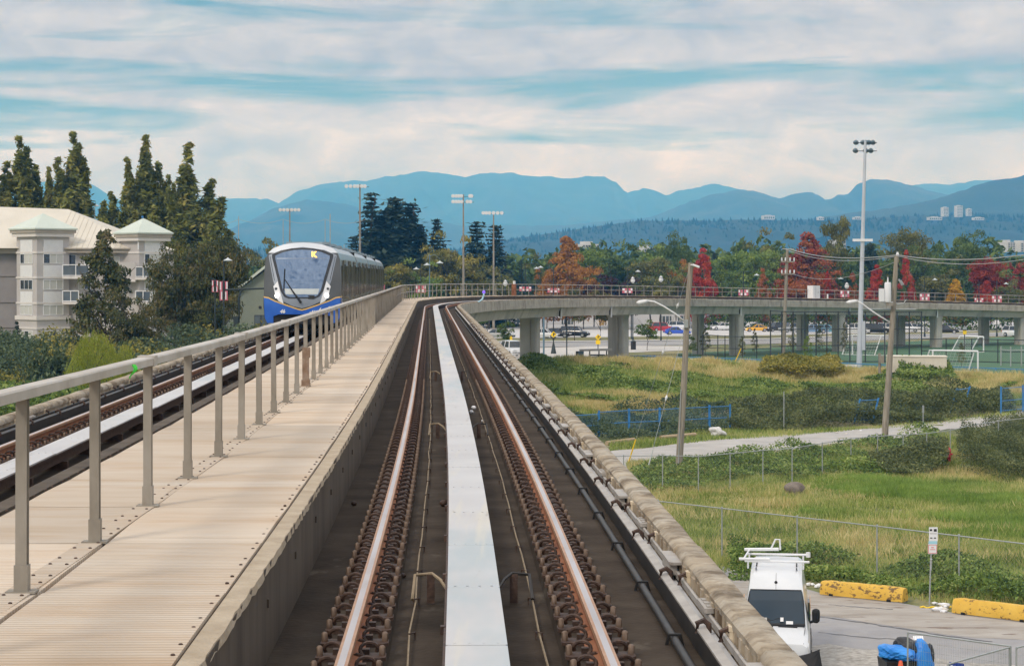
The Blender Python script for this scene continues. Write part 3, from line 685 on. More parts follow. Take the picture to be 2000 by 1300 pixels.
# ------------------------------------------------------------------ foliage
def leaves(C, N_, size, aspect=1.0, jitter=.9, rng=RNG, up=0.0):
    """one bent-free leaf quad per centre; N_ preferred normals"""
    n = len(C); nn = N_ + rng.normal(size=(n, 3))*jitter; nn[:, 2] += up
    nn /= np.linalg.norm(nn, axis=1, keepdims=True)+1e-9
    t = rng.normal(size=(n, 3)); t -= nn*(t*nn).sum(1, keepdims=True); t /= np.linalg.norm(t, axis=1, keepdims=True)+1e-9
    b = np.cross(nn, t); s = (size*rng.uniform(.6, 1.35, n))[:, None]
    t = t*s*aspect; b = b*s*.62
    return np.stack([C-t, C-b*.9+t*.15, C+t, C+b*.9+t*.15], 1).reshape(-1, 3)
def sph(n, rng): 
    v = rng.normal(size=(n, 3)); return v/np.linalg.norm(v, axis=1, keepdims=True)
def blob_crown(seed, nclump=46, per=95, leaf=.021, z0=.16, shape='round', spread=.44, cl=.115):
    rng = np.random.default_rng(seed); C = []; N_ = []
    lobes = [(0, 0, .62, 1.0)] + [(rng.uniform(-.2, .2), rng.uniform(-.2, .2), rng.uniform(.4, .78), rng.uniform(.5, .75)) for _ in range(5)]
    for k in range(nclump):
        lx, ly, lz, lr = lobes[rng.integers(len(lobes))] if shape == 'round' else (0, 0, .5, 1)
        d = sph(1, rng)[0]
        if shape == 'round':
            r = rng.uniform(.55, 1.0); c = np.array([lx+d[0]*spread*lr*r, ly+d[1]*spread*lr*r, lz+d[2]*.36*lr*r])
        elif shape == 'pyramid':
            h = rng.uniform(0, 1)**1.2; rad = spread*(1-h)**.75*rng.uniform(.5, 1)*min(1, h*6+.45); a = rng.uniform(0, 6.283)
            c = np.array([rad*math.cos(a), rad*math.sin(a), z0+.03+h*(.95-z0)])
        elif shape == 'flame':
            h = rng.uniform(0, 1); rad = spread*(math.sin(math.pi*min(1, h*.82+.16))**.8)*(1-.45*h)*rng.uniform(.4, 1); a = rng.uniform(0, 6.283)
            c = np.array([rad*math.cos(a), rad*math.sin(a), z0+.02+h*(.94-z0)])
        cr = cl*rng.uniform(.65, 1.3)
        if shape != 'round': cr *= .45+.75*(1-(c[2]-z0)/(1-z0))
        c[2] = np.clip(c[2], z0+.03, 1-cr*.7)
        m = int(per*rng.uniform(.7, 1.3)); dd = sph(m, rng); dd[:, 2] = np.abs(dd[:, 2])*.9 - .25*(rng.random(m) < .35)
        rr = cr*rng.uniform(.55, 1.08, m)[:, None]; q = dd*rr*np.array([1, 1, .72]); C.append(c+q); N_.append(dd + np.array([0, 0, .35]))
    C = np.concatenate(C); N_ = np.concatenate(N_); return leaves(C, N_, leaf, 1.0, .55, rng)
def poplar_crown(seed):
    rng = np.random.default_rng(seed); C = []; N_ = []
    spires = [(0, 0, 1.0, .085)] + [(r_*math.cos(a_), r_*math.sin(a_), min(.96, 1.0-r_*3.4+rng.uniform(-.08, .08)), rng.uniform(.07, .095)) for r_, a_ in [(.125*rng.random()**.7, rng.uniform(0, 6.283)) for _ in range(15)]]
    for x, y, h, w in spires:
        for k in range(38):
            z = h*(.05+.94*(k+rng.random())/38); rad = w*1.15*((1-z/h)**.80)*1.12*min(1, .35+z/h*3) + .001; a = rng.uniform(0, 6.283); o = rad*rng.uniform(.3, .9)
            c = np.array([x*(.55+.45*z/h)+o*math.cos(a), y*(.55+.45*z/h)+o*math.sin(a), z]); m = 62
            q = rng.normal(size=(m, 3))*np.array([.013, .013, .026])*(.25+.75*min(1, 2.2*(1-z/h))); C.append(c+q); N_.append(np.stack([np.cos(a)*np.ones(m), np.sin(a)*np.ones(m), .3*np.ones(m)], 1)+q*20)
    C = np.concatenate(C); C[:, 2] = np.clip(C[:, 2], .02, 1.0); return leaves(C, np.concatenate(N_), .0082, 1.5, .6, rng)
def conifer_crown(seed, w=.24, nl=30, droop=.35, sparse=1.0):
    rng = np.random.default_rng(seed); C = []; N_ = []
    for l in range(nl):
        h = l/(nl-1); z = .06+.93*h; L = w*(1-h)**1.0*rng.uniform(.78, 1.12)+.003
        nb = int((9-4*h)*sparse)+2
        for b in range(nb):
            a = rng.uniform(0, 6.283); Lb = L*rng.uniform(.65, 1.12); m = int(8+46*Lb/w*.8)
            t = rng.random(m)**.8; wd = (.035*(1-t)+.008)
            x = Lb*t; s = rng.normal(size=m)*wd*.8; zz = z - droop*Lb*t*t*.9 + .05*Lb*t - np.abs(rng.normal(size=m))*.007
            C.append(np.stack([x*math.cos(a)-s*math.sin(a), x*math.sin(a)+s*math.cos(a), zz], 1))
            N_.append(np.tile([math.cos(a)*.35, math.sin(a)*.35, .9], (m, 1)))
    C = np.concatenate(C); C[:, 2] = np.clip(C[:, 2], .015, 1); return leaves(C, np.concatenate(N_), .0125, 1.7, .5, rng)
def willow_crown(seed):
    rng = np.random.default_rng(seed); C = []; N_ = []
    for k in range(520):
        a = rng.uniform(0, 6.283); r = .46*rng.random()**.5; top = .98-.55*(r/.46)**2*rng.uniform(.7, 1.1)-.12*rng.random()
        ln = rng.uniform(.2, .62)*(.5+top*.6); m = 24; t = np.linspace(0, 1, m); out = .10*rng.uniform(.3, 1)
        x = (r+out*np.sin(t*1.6))*math.cos(a)+.02*np.sin(t*4+a); y = (r+out*np.sin(t*1.6))*math.sin(a); z = top-ln*t**1.25
        C.append(np.stack([x, y, z], 1)+rng.normal(size=(m, 3))*.008); N_.append(np.tile([math.cos(a), math.sin(a), .2], (m, 1)))
    C = np.concatenate(C); C[:, 2] = np.clip(C[:, 2], .01, 1)
    n = len(C); rngv = leaves(C, np.concatenate(N_), .012, 1, .5, rng).reshape(n, 4, 3)
    d = rng.normal(size=(n, 3))*.25+np.array([0, 0, -1]); d /= np.linalg.norm(d, axis=1, keepdims=True); L_ = .030*rng.uniform(.6, 1.3, n)[:, None]
    w = np.cross(d, rng.normal(size=(n, 3))); w /= np.linalg.norm(w, axis=1, keepdims=True); w *= .0045
    return np.stack([C, C+d*L_*.5-w, C+d*L_, C+d*L_*.5+w], 1).reshape(-1, 3)
def shrub_crown(seed, leaf=.03, per=60, n=40):
    rng = np.random.default_rng(seed); C = []; N_ = []
    for k in range(n):
        a = rng.uniform(0, 6.283); r = .46*rng.random()**.5; h = (1-(r/.5)**2)*rng.uniform(.45, 1)
        c = np.array([r*math.cos(a), r*math.sin(a), h*.84]); m = per; q = rng.normal(size=(m, 3))*np.array([.075, .075, .055]); C.append(c+q); N_.append(q*8+np.array([0, 0, .6]))
    for k in range(26):                                        # upright sprays break the outline
        a = rng.uniform(0, 6.283); r = .4*rng.random()**.5; h = (1-(r/.5)**2)*.8; t = np.linspace(0, 1, 16)[:, None]
        d = np.array([rng.normal()*.35, rng.normal()*.35, 1.0]); C.append(np.array([r*math.cos(a), r*math.sin(a), h*.7])+d*t*.26+rng.normal(size=(16, 3))*.012); N_.append(rng.normal(size=(16, 3)))
    C = np.concatenate(C); C[:, 2] = np.clip(C[:, 2], .0, 1.02); return leaves(C, np.concatenate(N_), leaf, 1.2, .7, rng)
BARK = mat('bark', [(.06, .045, .035), (.12, .095, .075)], 6, .95, stretch=(3, 3, .5), bump=.4)
c_ = lambda *a: [lin(*x) for x in a]
LM = {
 'poplar': leafmat('poplar_leaves', c_((68, 76, 36), (102, 108, 50), (134, 136, 66), (164, 154, 82)), .35),
 'fir': leafmat('fir_needles', c_((32, 45, 36), (52, 67, 52), (78, 92, 70)), .3, .1),
 'green': leafmat('green_leaves', c_((56, 74, 38), (86, 106, 52), (118, 136, 72)), .3),
 'bright': leafmat('light_green_leaves', c_((78, 100, 42), (116, 138, 62), (154, 168, 92)), .3),
 'olive': leafmat('olive_leaves', c_((70, 76, 38), (108, 110, 58), (144, 138, 78)), .3),
 'yolive': leafmat('yellow_olive_leaves', c_((86, 88, 36), (130, 126, 56), (174, 158, 78)), .3),
 'brownish': leafmat('bronze_leaves', c_((50, 58, 34), (74, 82, 46), (102, 100, 58), (132, 116, 72)), .35),
 'orange': leafmat('orange_leaves', c_((122, 80, 34), (162, 110, 46), (186, 138, 64)), .3),
 'rusty': leafmat('rusty_leaves', c_((124, 66, 36), (162, 92, 50), (182, 122, 66)), .3),
 'red': leafmat('red_leaves', c_((136, 36, 26), (180, 58, 38), (200, 104, 62)), .35),
 'dred': leafmat('dark_red_leaves', c_((104, 32, 26), (150, 52, 38), (176, 92, 56)), .35),
 'redor': leafmat('red_orange_leaves', c_((118, 38, 32), (158, 66, 46), (164, 102, 58), (112, 86, 48)), .22),
 'purple': leafmat('purple_leaves', c_((34, 18, 24), (54, 30, 36), (78, 48, 52)), .4),
 'yellow': leafmat('yellow_leaves', c_((150, 112, 20), (196, 150, 34), (216, 178, 60)), .5),
 'willow': leafmat('willow_leaves', c_((112, 124, 38), (148, 158, 56), (182, 184, 86)), .5, .35),
 'dshrub': leafmat('dark_shrub_leaves', c_((50, 64, 46), (78, 94, 66), (112, 124, 92)), .4),
 'bramble': leafmat('bramble_leaves', c_((54, 74, 34), (84, 106, 46), (118, 140, 66), (158, 168, 96)), .55, .2),
 'dbramble': leafmat('dark_bramble_leaves', c_((54, 64, 38), (88, 98, 58), (128, 132, 86)), .6, .2),
}
_crown = {}
def crown_mesh(kind, var, leafk):
    key = (kind, var)
    if key not in _crown:
        sd_ = hash(kind) % 1000 if False else sum(map(ord, kind))+var*17
        if kind == 'broad': V = blob_crown(sd_, 52, 110, .018)
        elif kind == 'domed': V = blob_crown(sd_, 100, 130, .0155, .06, 'round', .5, .125)
        elif kind == 'street': V = blob_crown(sd_, 22, 70, .03, .34, 'round', .44, .15)
        elif kind == 'pyramid': V = blob_crown(sd_, 90, 95, .017, .06, 'pyramid', .40, .12)
        elif kind == 'flame': V = blob_crown(sd_, 60, 80, .016, .06, 'flame', .40, .12)
        elif kind == 'slim': V = blob_crown(sd_, 46, 60, .018, .18, 'flame', .42, .13)
        elif kind == 'poplar': V = poplar_crown(sd_)
        elif kind == 'fir': V = conifer_crown(sd_)
        elif kind == 'cedar': V = conifer_crown(sd_, .27, 34, .8, 1.5)
        elif kind == 'willow': V = willow_crown(sd_)
        elif kind == 'shrub': V = shrub_crown(sd_)
        _crown[key] = V
    V = _crown[key]; k2 = (kind, var, leafk)
    if k2 not in _crown: _crown[k2] = np_mesh('crown', V, 4, LM[leafk])
    return _crown[k2]
_trunk = {}
def trunk_mesh(kind, var):
    k = (kind, var)
    if k in _trunk: return _trunk[k]
    r = random.Random(str(k)); mb = MB(); top = {'poplar': .55, 'fir': .97, 'cedar': .95, 'shrub': .4}.get(kind, .62); rad = {'poplar': .018, 'shrub': .02, 'street': .016}.get(kind, .017)
    pts = [(r.uniform(-.008, .008)*i, r.uniform(-.008, .008)*i, -.02+(top+.02)*i/6) for i in range(7)]
    mb.tube(pts, rad, 7, True, rad*.25)
    if kind not in ('fir', 'cedar'):
        for j in range(9 if kind != 'shrub' else 5):
            i = r.randint(2, 5); a = r.uniform(0, 6.28); L = r.uniform(.16, .34)*({'poplar': .10, 'slim': .3, 'flame': .3}.get(kind, 1)); q = Vector(pts[i])
            d = Vector((math.cos(a), math.sin(a), r.uniform(.7, 1.4))); mb.tube([q, q+d*L*.45+Vector((0, 0, .01)), q+d*L], rad*.5, 5, True, rad*.12)
    _trunk[k] = mb.mesh('trunk', BARK, True); return _trunk[k]
TREECOUNT = {}
def tree(name, kind, leafk, px, pyt, Y, wpx, label, cat='tree', group=None, var=None, rot=None, zb=None, trunk=True):
    X = (px-1000)/F*Y; g = float(gz(X, Y)) if zb is None else zb; zt = H-(pyt-535)/F*Y; h = max(zt-g, .5); w = wpx/F*Y
    v = TREECOUNT.get(kind, 0) % 3 if var is None else var; TREECOUNT[kind] = TREECOUNT.get(kind, 0)+1
    t = thing(name, label, cat, (X, Y, g), random.uniform(0, 6.28) if rot is None else rot, group)
    base = {'broad': .92, 'domed': 1.0, 'street': .95, 'pyramid': .70, 'flame': .62, 'slim': .62, 'poplar': .165, 'fir': .21, 'cedar': .215, 'willow': 1.05, 'shrub': 1.05}[kind]
    sx = w/base
    link('crown', crown_mesh(kind, v, leafk), t, None, None, (sx, sx, h))
    if trunk: link('trunk', trunk_mesh(kind, v), t, None, None, (min(sx, h)*1.0, min(sx, h)*1.0, h))
    return t
TR = [ # name, kind, leaves, px, top py, Y, width px, label
 ('poplar_tree', 'poplar', 'poplar', 38, 268, 285, 92, 'tall olive poplar at the left edge behind the cream apartment roof'),
 ('poplar_tree', 'poplar', 'poplar', -8, 318, 282, 70, 'poplar cut by the left edge of the view, beside another tall poplar'),
 ('poplar_tree', 'poplar', 'poplar', 96, 326, 286, 56, 'shorter poplar between two taller ones behind the cream roof'),
 ('poplar_tree', 'poplar', 'poplar', 143, 260, 285, 92, 'tallest pointed poplar, standing behind the roof between the two apartment towers'),
 ('poplar_tree', 'poplar', 'poplar', 248, 305, 284, 78, 'poplar with yellowing left flank behind the right apartment tower'),
 ('poplar_tree', 'poplar', 'poplar', 284, 264, 287, 84, 'tall twin topped poplar rising behind the right apartment tower'),
 ('poplar_tree', 'poplar', 'poplar', 330, 343, 283, 60, 'short poplar leaning against the tall poplar nearest the train'),
 ('poplar_tree', 'poplar', 'poplar', 370, 276, 285, 108, 'broad tall poplar nearest to the train'),
 ('conifer_tree', 'pyramid', 'brownish', 204, 446, 190, 150, 'bronze green pointed tree hiding the middle of the apartment building'),
 ('broadleaf_tree', 'domed', 'brownish', 345, 462, 205, 130, 'dark bronze broad tree beside the right apartment tower'),
 ('broadleaf_tree', 'domed', 'brownish', 418, 448, 206, 150, 'dark bronze tree with red tinted edge beside the hanging banners'),
 ('broadleaf_tree', 'domed', 'brownish', 258, 545, 186, 120, 'low dark tree in front of the apartment balconies'),
 ('willow_tree', 'willow', 'willow', 186, 632, 150, 130, 'bright yellow green weeping willow in front of the apartments'),
 ('willow_tree', 'willow', 'willow', 246, 660, 152, 62, 'small weeping willow beside the larger bright willow'),
 ('shrub', 'shrub', 'dshrub', 106, 622, 158, 120, 'large grey green bush left of the willow'),
 ('conifer_tree', 'flame', 'fir', 33, 626, 205, 26, 'small clipped dark conifer at the foot of the left apartment tower'),
 ('fir_tree', 'fir', 'fir', 724, 376, 360, 80, 'tall dark fir right behind the floodlight mast beyond the train'),
 ('fir_tree', 'fir', 'fir', 690, 462, 362, 50, 'short dark fir just above the train roof'),
 ('cedar_tree', 'cedar', 'fir', 770, 386, 365, 108, 'widest dark cedar in the group beyond the train'),
 ('cedar_tree', 'cedar', 'fir', 800, 396, 368, 88, 'dark cedar at the right flank of the evergreen group beyond the train'),
 ('cedar_tree', 'cedar', 'fir', 748, 412, 372, 92, 'dark cedar filling the middle of the evergreen group beyond the train'),
 ('cedar_tree', 'cedar', 'fir', 822, 440, 374, 64, 'low dark cedar at the right foot of the evergreen group'),
 ('fir_tree', 'fir', 'fir', 853, 427, 380, 62, 'lone dark fir behind the yellowish trees by the middle floodlight mast'),
 ('fir_tree', 'fir', 'fir', 930, 432, 385, 74, 'dark fir between two floodlight masts'),
 ('fir_tree', 'fir', 'fir', 968, 440, 383, 66, 'dark ragged fir behind the right floodlight mast of three'),
 ('broadleaf_tree', 'broad', 'olive', 543, 442, 420, 82, 'olive round tree poking up behind the train roof'),
 ('broadleaf_tree', 'broad', 'yolive', 885, 446, 345, 100, 'yellow green tree below the middle floodlight mast'),
 ('broadleaf_tree', 'broad', 'yolive', 850, 480, 342, 84, 'olive yellow tree next to the blue street lamp'),
 ('broadleaf_tree', 'broad', 'yolive', 920, 470, 346, 70, 'olive tree just right of the middle floodlight mast'),
 ('broadleaf_tree', 'broad', 'bright', 815, 500, 330, 90, 'light green tree behind the blue street lamp'),
 ('broadleaf_tree', 'broad', 'yolive', 770, 508, 326, 70, 'yellowish young tree at the rear end of the train'),
 ('broadleaf_tree', 'broad', 'olive', 955, 498, 332, 90, 'olive green tree at the foot of the right floodlight mast'),
 ('conifer_tree', 'flame', 'fir', 1018, 505, 390, 22, 'slim dark conifer alone in the gap before the orange trees'),
 ('broadleaf_tree', 'broad', 'olive', 1060, 490, 385, 60, 'dull green tree behind the orange tree'),
 ('autumn_tree', 'pyramid', 'orange', 1105, 460, 345, 92, 'tall orange brown tree left of the dark purple tree'),
 ('autumn_tree', 'broad', 'orange', 1140, 508, 330, 70, 'low orange tree beside the tall orange brown tree'),
 ('autumn_tree', 'broad', 'orange', 1068, 508, 332, 46, 'small golden orange tree left of the tall orange brown tree'),
 ('broadleaf_tree', 'broad', 'green', 1200, 465, 380, 110, 'mid green rounded tree above the dark purple tree'),
 ('broadleaf_tree', 'broad', 'bright', 1160, 478, 392, 84, 'green tree between the orange brown tree and the purple tree'),
 ('purple_tree', 'broad', 'purple', 1205, 522, 320, 100, 'dark purple leaved tree behind the railing'),
 ('broadleaf_tree', 'domed', 'green', 1320, 446, 420, 76, 'dark green domed tree left of the leaning wooden pole'),
 ('broadleaf_tree', 'broad', 'bright', 1290, 465, 385, 100, 'light green tree in front of the dark domed tree'),
 ('broadleaf_tree', 'broad', 'olive', 1270, 496, 340, 90, 'dark olive tree behind the globe lamps'),
 ('autumn_tree', 'broad', 'orange', 1345, 488, 345, 60, 'brownish orange tree directly behind the leaning wooden pole top'),
 ('broadleaf_tree', 'broad', 'olive', 1320, 515, 325, 64, 'low olive tree left of the crimson pyramidal tree'),
 ('maple_tree', 'pyramid', 'red', 1372, 483, 330, 54, 'crimson pyramidal tree just right of the leaning wooden pole'),
 ('conifer_tree', 'flame', 'fir', 1395, 490, 380, 30, 'small dark conifer between crimson tree and light green trees'),
 ('broadleaf_tree', 'broad', 'bright', 1435, 482, 372, 84, 'light green tree right of the crimson pyramidal tree'),
 ('broadleaf_tree', 'broad', 'green', 1420, 512, 335, 70, 'darker green tree low behind the railing beside the crimson tree'),
 ('broadleaf_tree', 'broad', 'olive', 1510, 440, 400, 92, 'tall olive round tree left of the big red maple'),
 ('broadleaf_tree', 'broad', 'bright', 1492, 480, 360, 84, 'green tree under the tall olive tree'),
 ('autumn_tree', 'flame', 'rusty', 1490, 522, 320, 34, 'narrow rusty orange tree above the white cabinet side of the railing'),
 ('maple_tree', 'pyramid', 'redor', 1578, 452, 345, 108, 'big red maple behind the middle utility pole'),
 ('maple_tree', 'broad', 'redor', 1545, 492, 335, 66, 'red orange maple at the left foot of the big red maple'),
 ('maple_tree', 'broad', 'rusty', 1590, 505, 325, 90, 'rusty maple low in front of the big red maple'),
 ('broadleaf_tree', 'broad', 'olive', 1632, 412, 375, 56, 'tall thin airy tree left of the tall floodlight mast'),
 ('broadleaf_tree', 'broad', 'green', 1650, 478, 365, 60, 'green tree behind the tall floodlight mast'),
 ('maple_tree', 'flame', 'red', 1616, 527, 318, 24, 'small bright red column tree right of the white cabinet'),
 ('autumn_tree', 'flame', 'rusty', 1665, 530, 318, 34, 'small rusty brown tree beside the tall floodlight mast'),
 ('conifer_tree', 'pyramid', 'fir', 1700, 474, 385, 60, 'dark rounded evergreen right of the tall floodlight mast'),
 ('broadleaf_tree', 'domed', 'olive', 1760, 436, 420, 120, 'large olive crown behind the right utility pole'),
 ('broadleaf_tree', 'domed', 'green', 1800, 455, 390, 96, 'dark green tree right of the slender crimson column'),
 ('broadleaf_tree', 'domed', 'green', 1886, 444, 400, 116, 'largest dark green dome near the right edge'),
 ('broadleaf_tree', 'broad', 'olive', 1848, 495, 345, 100, 'dull green tree below the dark domes'),
 ('broadleaf_tree', 'broad', 'green', 1735, 500, 345, 80, 'shaded green tree between two crimson trees'),
 ('maple_tree', 'pyramid', 'red', 1712, 516, 322, 42, 'bright crimson tree between the floodlight mast and the right utility pole'),
 ('maple_tree', 'flame', 'red', 1770, 486, 324, 32, 'slender crimson column right behind the right utility pole'),
 ('autumn_tree', 'pyramid', 'yellow', 1866, 544, 312, 48, 'small golden yellow tree behind the railing'),
 ('maple_tree', 'domed', 'dred', 1935, 496, 335, 90, 'wide dark red maple near the right edge'),
 ('maple_tree', 'broad', 'dred', 1992, 490, 345, 90, 'dark red maple cut by the right edge'),
 ('maple_tree', 'flame', 'red', 1928, 545, 312, 36, 'low crimson tree in front of the wide dark red maple'),
 ('autumn_tree', 'broad', 'olive', 1975, 525, 318, 60, 'olive orange tree in front of the dark red maple at the right edge'),
 ('shrub', 'shrub', 'yellow', 960, 552, 432, 44, 'golden bush just above the railing below the floodlight masts'),
 ('shrub', 'shrub', 'yellow', 1183, 560, 432, 40, 'golden bush above the railing under the purple tree'),
 ('street_tree', 'street', 'green', 990, 625, 250, 40, 'young street tree beside the silver parked car'),
 ('street_tree', 'street', 'green', 1264, 617, 262, 50, 'leaning young street tree in front of the red car'),
 ('street_tree', 'street', 'brownish', 1122, 560, 300, 56, 'dark street tree by the parked black suv'),
 ('street_tree', 'street', 'brownish', 1172, 562, 302, 60, 'dark street tree behind the two yellow plates'),
 ('street_tree', 'street', 'green', 953, 570, 300, 54, 'dark street tree right above the parapet bend'),
 ('street_tree', 'slim', 'olive', 1378, 640, 236, 20, 'slim dark green young tree at the foot of the first paired columns'),
 ('street_tree', 'slim', 'bright', 1348, 652, 232, 26, 'light green shrubby tree left of the leaning wooden pole'),
 ('street_tree', 'slim', 'olive', 1449, 655, 222, 14, 'thin young tree beside the yellow guy guard'),
 ('street_tree', 'slim', 'brownish', 1474, 640, 240, 13, 'thin brown young tree below the yellow car'),
 ('street_tree', 'slim', 'brownish', 1547, 628, 240, 14, 'thin brown young tree right of the middle utility pole'),
 ('street_tree', 'slim', 'bright', 1577, 655, 222, 20, 'thin yellow green sapling over the weedy mound'),
 ('street_tree', 'slim', 'brownish', 1600, 625, 244, 15, 'thin brown young tree before the light blue cars'),
 ('street_tree', 'slim', 'brownish', 1649, 628, 242, 14, 'thin brown young tree left of the far goal'),
 ('street_tree', 'slim', 'olive', 1878, 668, 214, 16, 'young columnar tree in front of the right goals'),
]
for (nm, kd, lk, px, pyt, Y, wpx, lab) in TR:
    if 305 <= Y and px > 600: Y = 396+(Y-305)*.3
    if kd in ('broad', 'pyramid') and Y > 290: wpx *= 1.25
    g = {'poplar_tree': 'poplars behind the apartment building', 'street_tree': 'young trees along the road'}.get(nm, 'trees beyond the tracks' if Y > 290 and px > 480 else None)
    tree(nm, kd, lk, px, pyt, Y, wpx, lab, 'shrub' if nm == 'shrub' else 'tree', g)
# a dark band of further woods closing the gaps behind the row
def woods():
    n = 260; vs = []; rng = np.random.default_rng(5)
    px = rng.uniform(480, 2120, n); Y = rng.uniform(470, 600, n); X = (px-1000)/F*Y; g = gz(X, Y); h = rng.uniform(11, 19, n) + 4*(px > 1050)*rng.random(n)
    V = _crown[('broad', 0)].reshape(-1, 4, 3)
    for i in range(n):
        sel = rng.random(len(V)) < .10; q = V[sel].copy(); c = q.mean(1, keepdims=True); q = c+(q-c)*2.6
        w = h[i]*rng.uniform(.8, 1.2); vs.append((q*np.array([w, w, h[i]])+np.array([X[i], Y[i], g[i]])).reshape(-1, 3))
    tag(link('woods', np_mesh('woods', np.concatenate(vs), 4, LM['green'])), 'far belt of green woods behind the coloured trees', None, None, 'stuff')
woods()

# ------------------------------------------------------------------ undergrowth, brambles and grass (uncountable)
def mound_leaves(name, label, pts, leafk, hfun, dens, leaf, n_max=60000, seed=1, world=None):
    rng = np.random.default_rng(seed); P_ = np.array([[p.x, p.y] for p in (world or [G(*q) for q in pts])])
    lo, hi = P_.min(0), P_.max(0); area = np.prod(hi-lo); n = int(min(n_max*3, area*dens*1.6)); Q = rng.uniform(lo, hi, (n, 2))
    inside = np.zeros(n, bool); j = len(P_)-1
    for i in range(len(P_)):
        a, b = P_[i], P_[j]; c = (a[1] > Q[:, 1]) != (b[1] > Q[:, 1])
        x = (b[0]-a[0])*(Q[:, 1]-a[1])/(b[1]-a[1]+1e-12)+a[0]; inside ^= c & (Q[:, 0] < x); j = i
    Q = Q[inside][:n_max]; h = hfun(Q[:, 0], Q[:, 1]); keep = h > .08; Q, h = Q[keep], h[keep]
    t = np.where(rng.random(len(Q)) < .7, rng.uniform(.75, 1.08, len(Q)), rng.uniform(0, .8, len(Q)))
    C = np.stack([Q[:, 0], Q[:, 1], gz(Q[:, 0], Q[:, 1])+h*t], 1); C[:, :2] += rng.normal(size=(len(Q), 2))*.08
    N_ = np.tile([-.15, -.45, .75], (len(Q), 1))
    o = link(name, np_mesh(name, leaves(C, N_, leaf, 1.15, .75, rng), 4, LM[leafk]))
    if name in ('bush', 'hedge'): tag(o, label, name)
    else: tag(o, label, None, None, 'stuff')
def n2(x, y, s, seed):
    r = np.random.default_rng(seed); t = 0
    for k in range(5):
        a, p = r.uniform(0, 6.28), r.uniform(0, 6.28); f = s*r.uniform(.6, 1.8); t = t+np.sin((x*math.cos(a)+y*math.sin(a))*f+p)
    return t/5
HB = lambda lo, hi, s, sd_: (lambda x, y: np.clip(lo+(hi-lo)*(.5+.9*n2(x, y, s, sd_)), 0, None)+.12*np.random.default_rng(sd_).random(len(x)))
mound_leaves('brambles', 'dark green brambles covering the left of the sloping field', [(1040, 760), (1000, 718), (1075, 706), (1190, 716), (1260, 722), (1340, 738), (1420, 745), (1560, 765), (1420, 782), (1260, 800), (1160, 790), (1090, 775)], 'bramble', HB(-.2, .8, .55, 3), 75, .11, 60000, 3)
mound_leaves('brambles', 'bright green brambles on the right part of the field', [(1560, 765), (1700, 745), (1790, 722), (1900, 742), (1990, 757), (1930, 778), (1800, 775), (1640, 780)], 'bramble', HB(-.1, .9, .6, 8), 80, .11, 40000, 4)
mound_leaves('hedge', 'dark bramble hedge along the blue panel fence', [(1425, 842), (1425, 800), (1560, 792), (1700, 788), (1850, 778), (1960, 785), (1985, 806), (1840, 824), (1700, 832), (1560, 842)], 'dbramble', HB(.0, 1.8, .75, 12), 110, .09, 60000, 5)
mound_leaves('weeds', 'tall weeds behind the blue fence panels at the road', [(1110, 842), (1110, 812), (1240, 800), (1420, 795), (1425, 842), (1300, 856), (1190, 868)], 'dshrub', HB(-.1, 1.2, .8, 15), 60, .09, 30000, 6)
mound_leaves('bush', 'weedy bush mound in front of the middle utility pole', [(1480, 742), (1500, 722), (1620, 720), (1650, 742), (1560, 748)], 'olive' if False else 'yolive', HB(.9, 1.7, .5, 21), 95, .12, 20000, 7)
mound_leaves('bush', 'green creeper growing over the cream container', [(1750, 752), (1760, 738), (1850, 735), (1870, 748), (1810, 758)], 'bramble', HB(.9, 2.0, .5, 25), 110, .12, 20000, 8)
mound_leaves('weeds', 'weeds growing along the middle chain link fence', [(1235, 975), (1240, 915), (1330, 905), (1460, 900), (1600, 885), (1720, 868), (1830, 852), (1850, 915), (1700, 940), (1500, 930), (1380, 950)], 'bramble', HB(-.1, 1.0, .7, 31), 65, .085, 60000, 9)
mound_leaves('bush', 'big dark juniper like bush below the road at the right edge', [(1880, 930), (1868, 900), (1890, 872), (1990, 850), (2060, 850), (2060, 935), (1960, 945)], 'dbramble', HB(.3, 2.5, .8, 37), 330, .06, 60000, 10)
mound_leaves('bush', 'dark leafy bush behind the middle fence left of the red hydrant', [(1700, 925), (1700, 905), (1790, 895), (1850, 895), (1850, 922), (1760, 935)], 'dbramble', HB(.4, 1.5, .6, 39), 150, .08, 20000, 11)
mound_leaves('weeds', 'dark tangled weeds behind the yellow barriers', [(1425, 1135), (1425, 1075), (1600, 1095), (1800, 1110), (2000, 1130), (2080, 1135), (2080, 1205), (1990, 1195), (1870, 1180), (1700, 1150), (1600, 1140)], 'bramble', HB(-.15, .85, .9, 41), 120, .075, 40000, 12)
mound_leaves('hedge', 'long dark green hedge at the back of the car park', None, 'green', HB(3.4, 5.2, .25, 57), 14, .32, 60000, 16, [Vector(((px-1000)/F*Y, Y, 0)) for px, Y in ((1380, 392), (2130, 388), (2130, 397), (1380, 399))])
LEFTW = [Vector(((px-1000)/F*Y, Y, 0)) for px, Y in ((-60, 158), (520, 158), (520, 205), (300, 196), (-60, 196))]
mound_leaves('undergrowth', 'grey green undergrowth between the left track and the apartments', None, 'dshrub', HB(1.2, 4.6, .42, 51), 60, .15, 60000, 13, LEFTW)
mound_leaves('weeds', 'lighter olive weeds poking through the undergrowth left of the track', None, 'yolive', HB(.6, 4.6, .5, 59), 12, .14, 20000, 17, LEFTW)
LEFTW2 = [Vector(((px-1000)/F*Y, Y, 0)) for px, Y in ((-60, 132), (240, 132), (240, 156), (-60, 156))]
mound_leaves('undergrowth', 'fresh green brambles at the left edge beyond the handrail', None, 'bramble', HB(.8, 2.6, .35, 53), 34, .15, 30000, 14, LEFTW2)
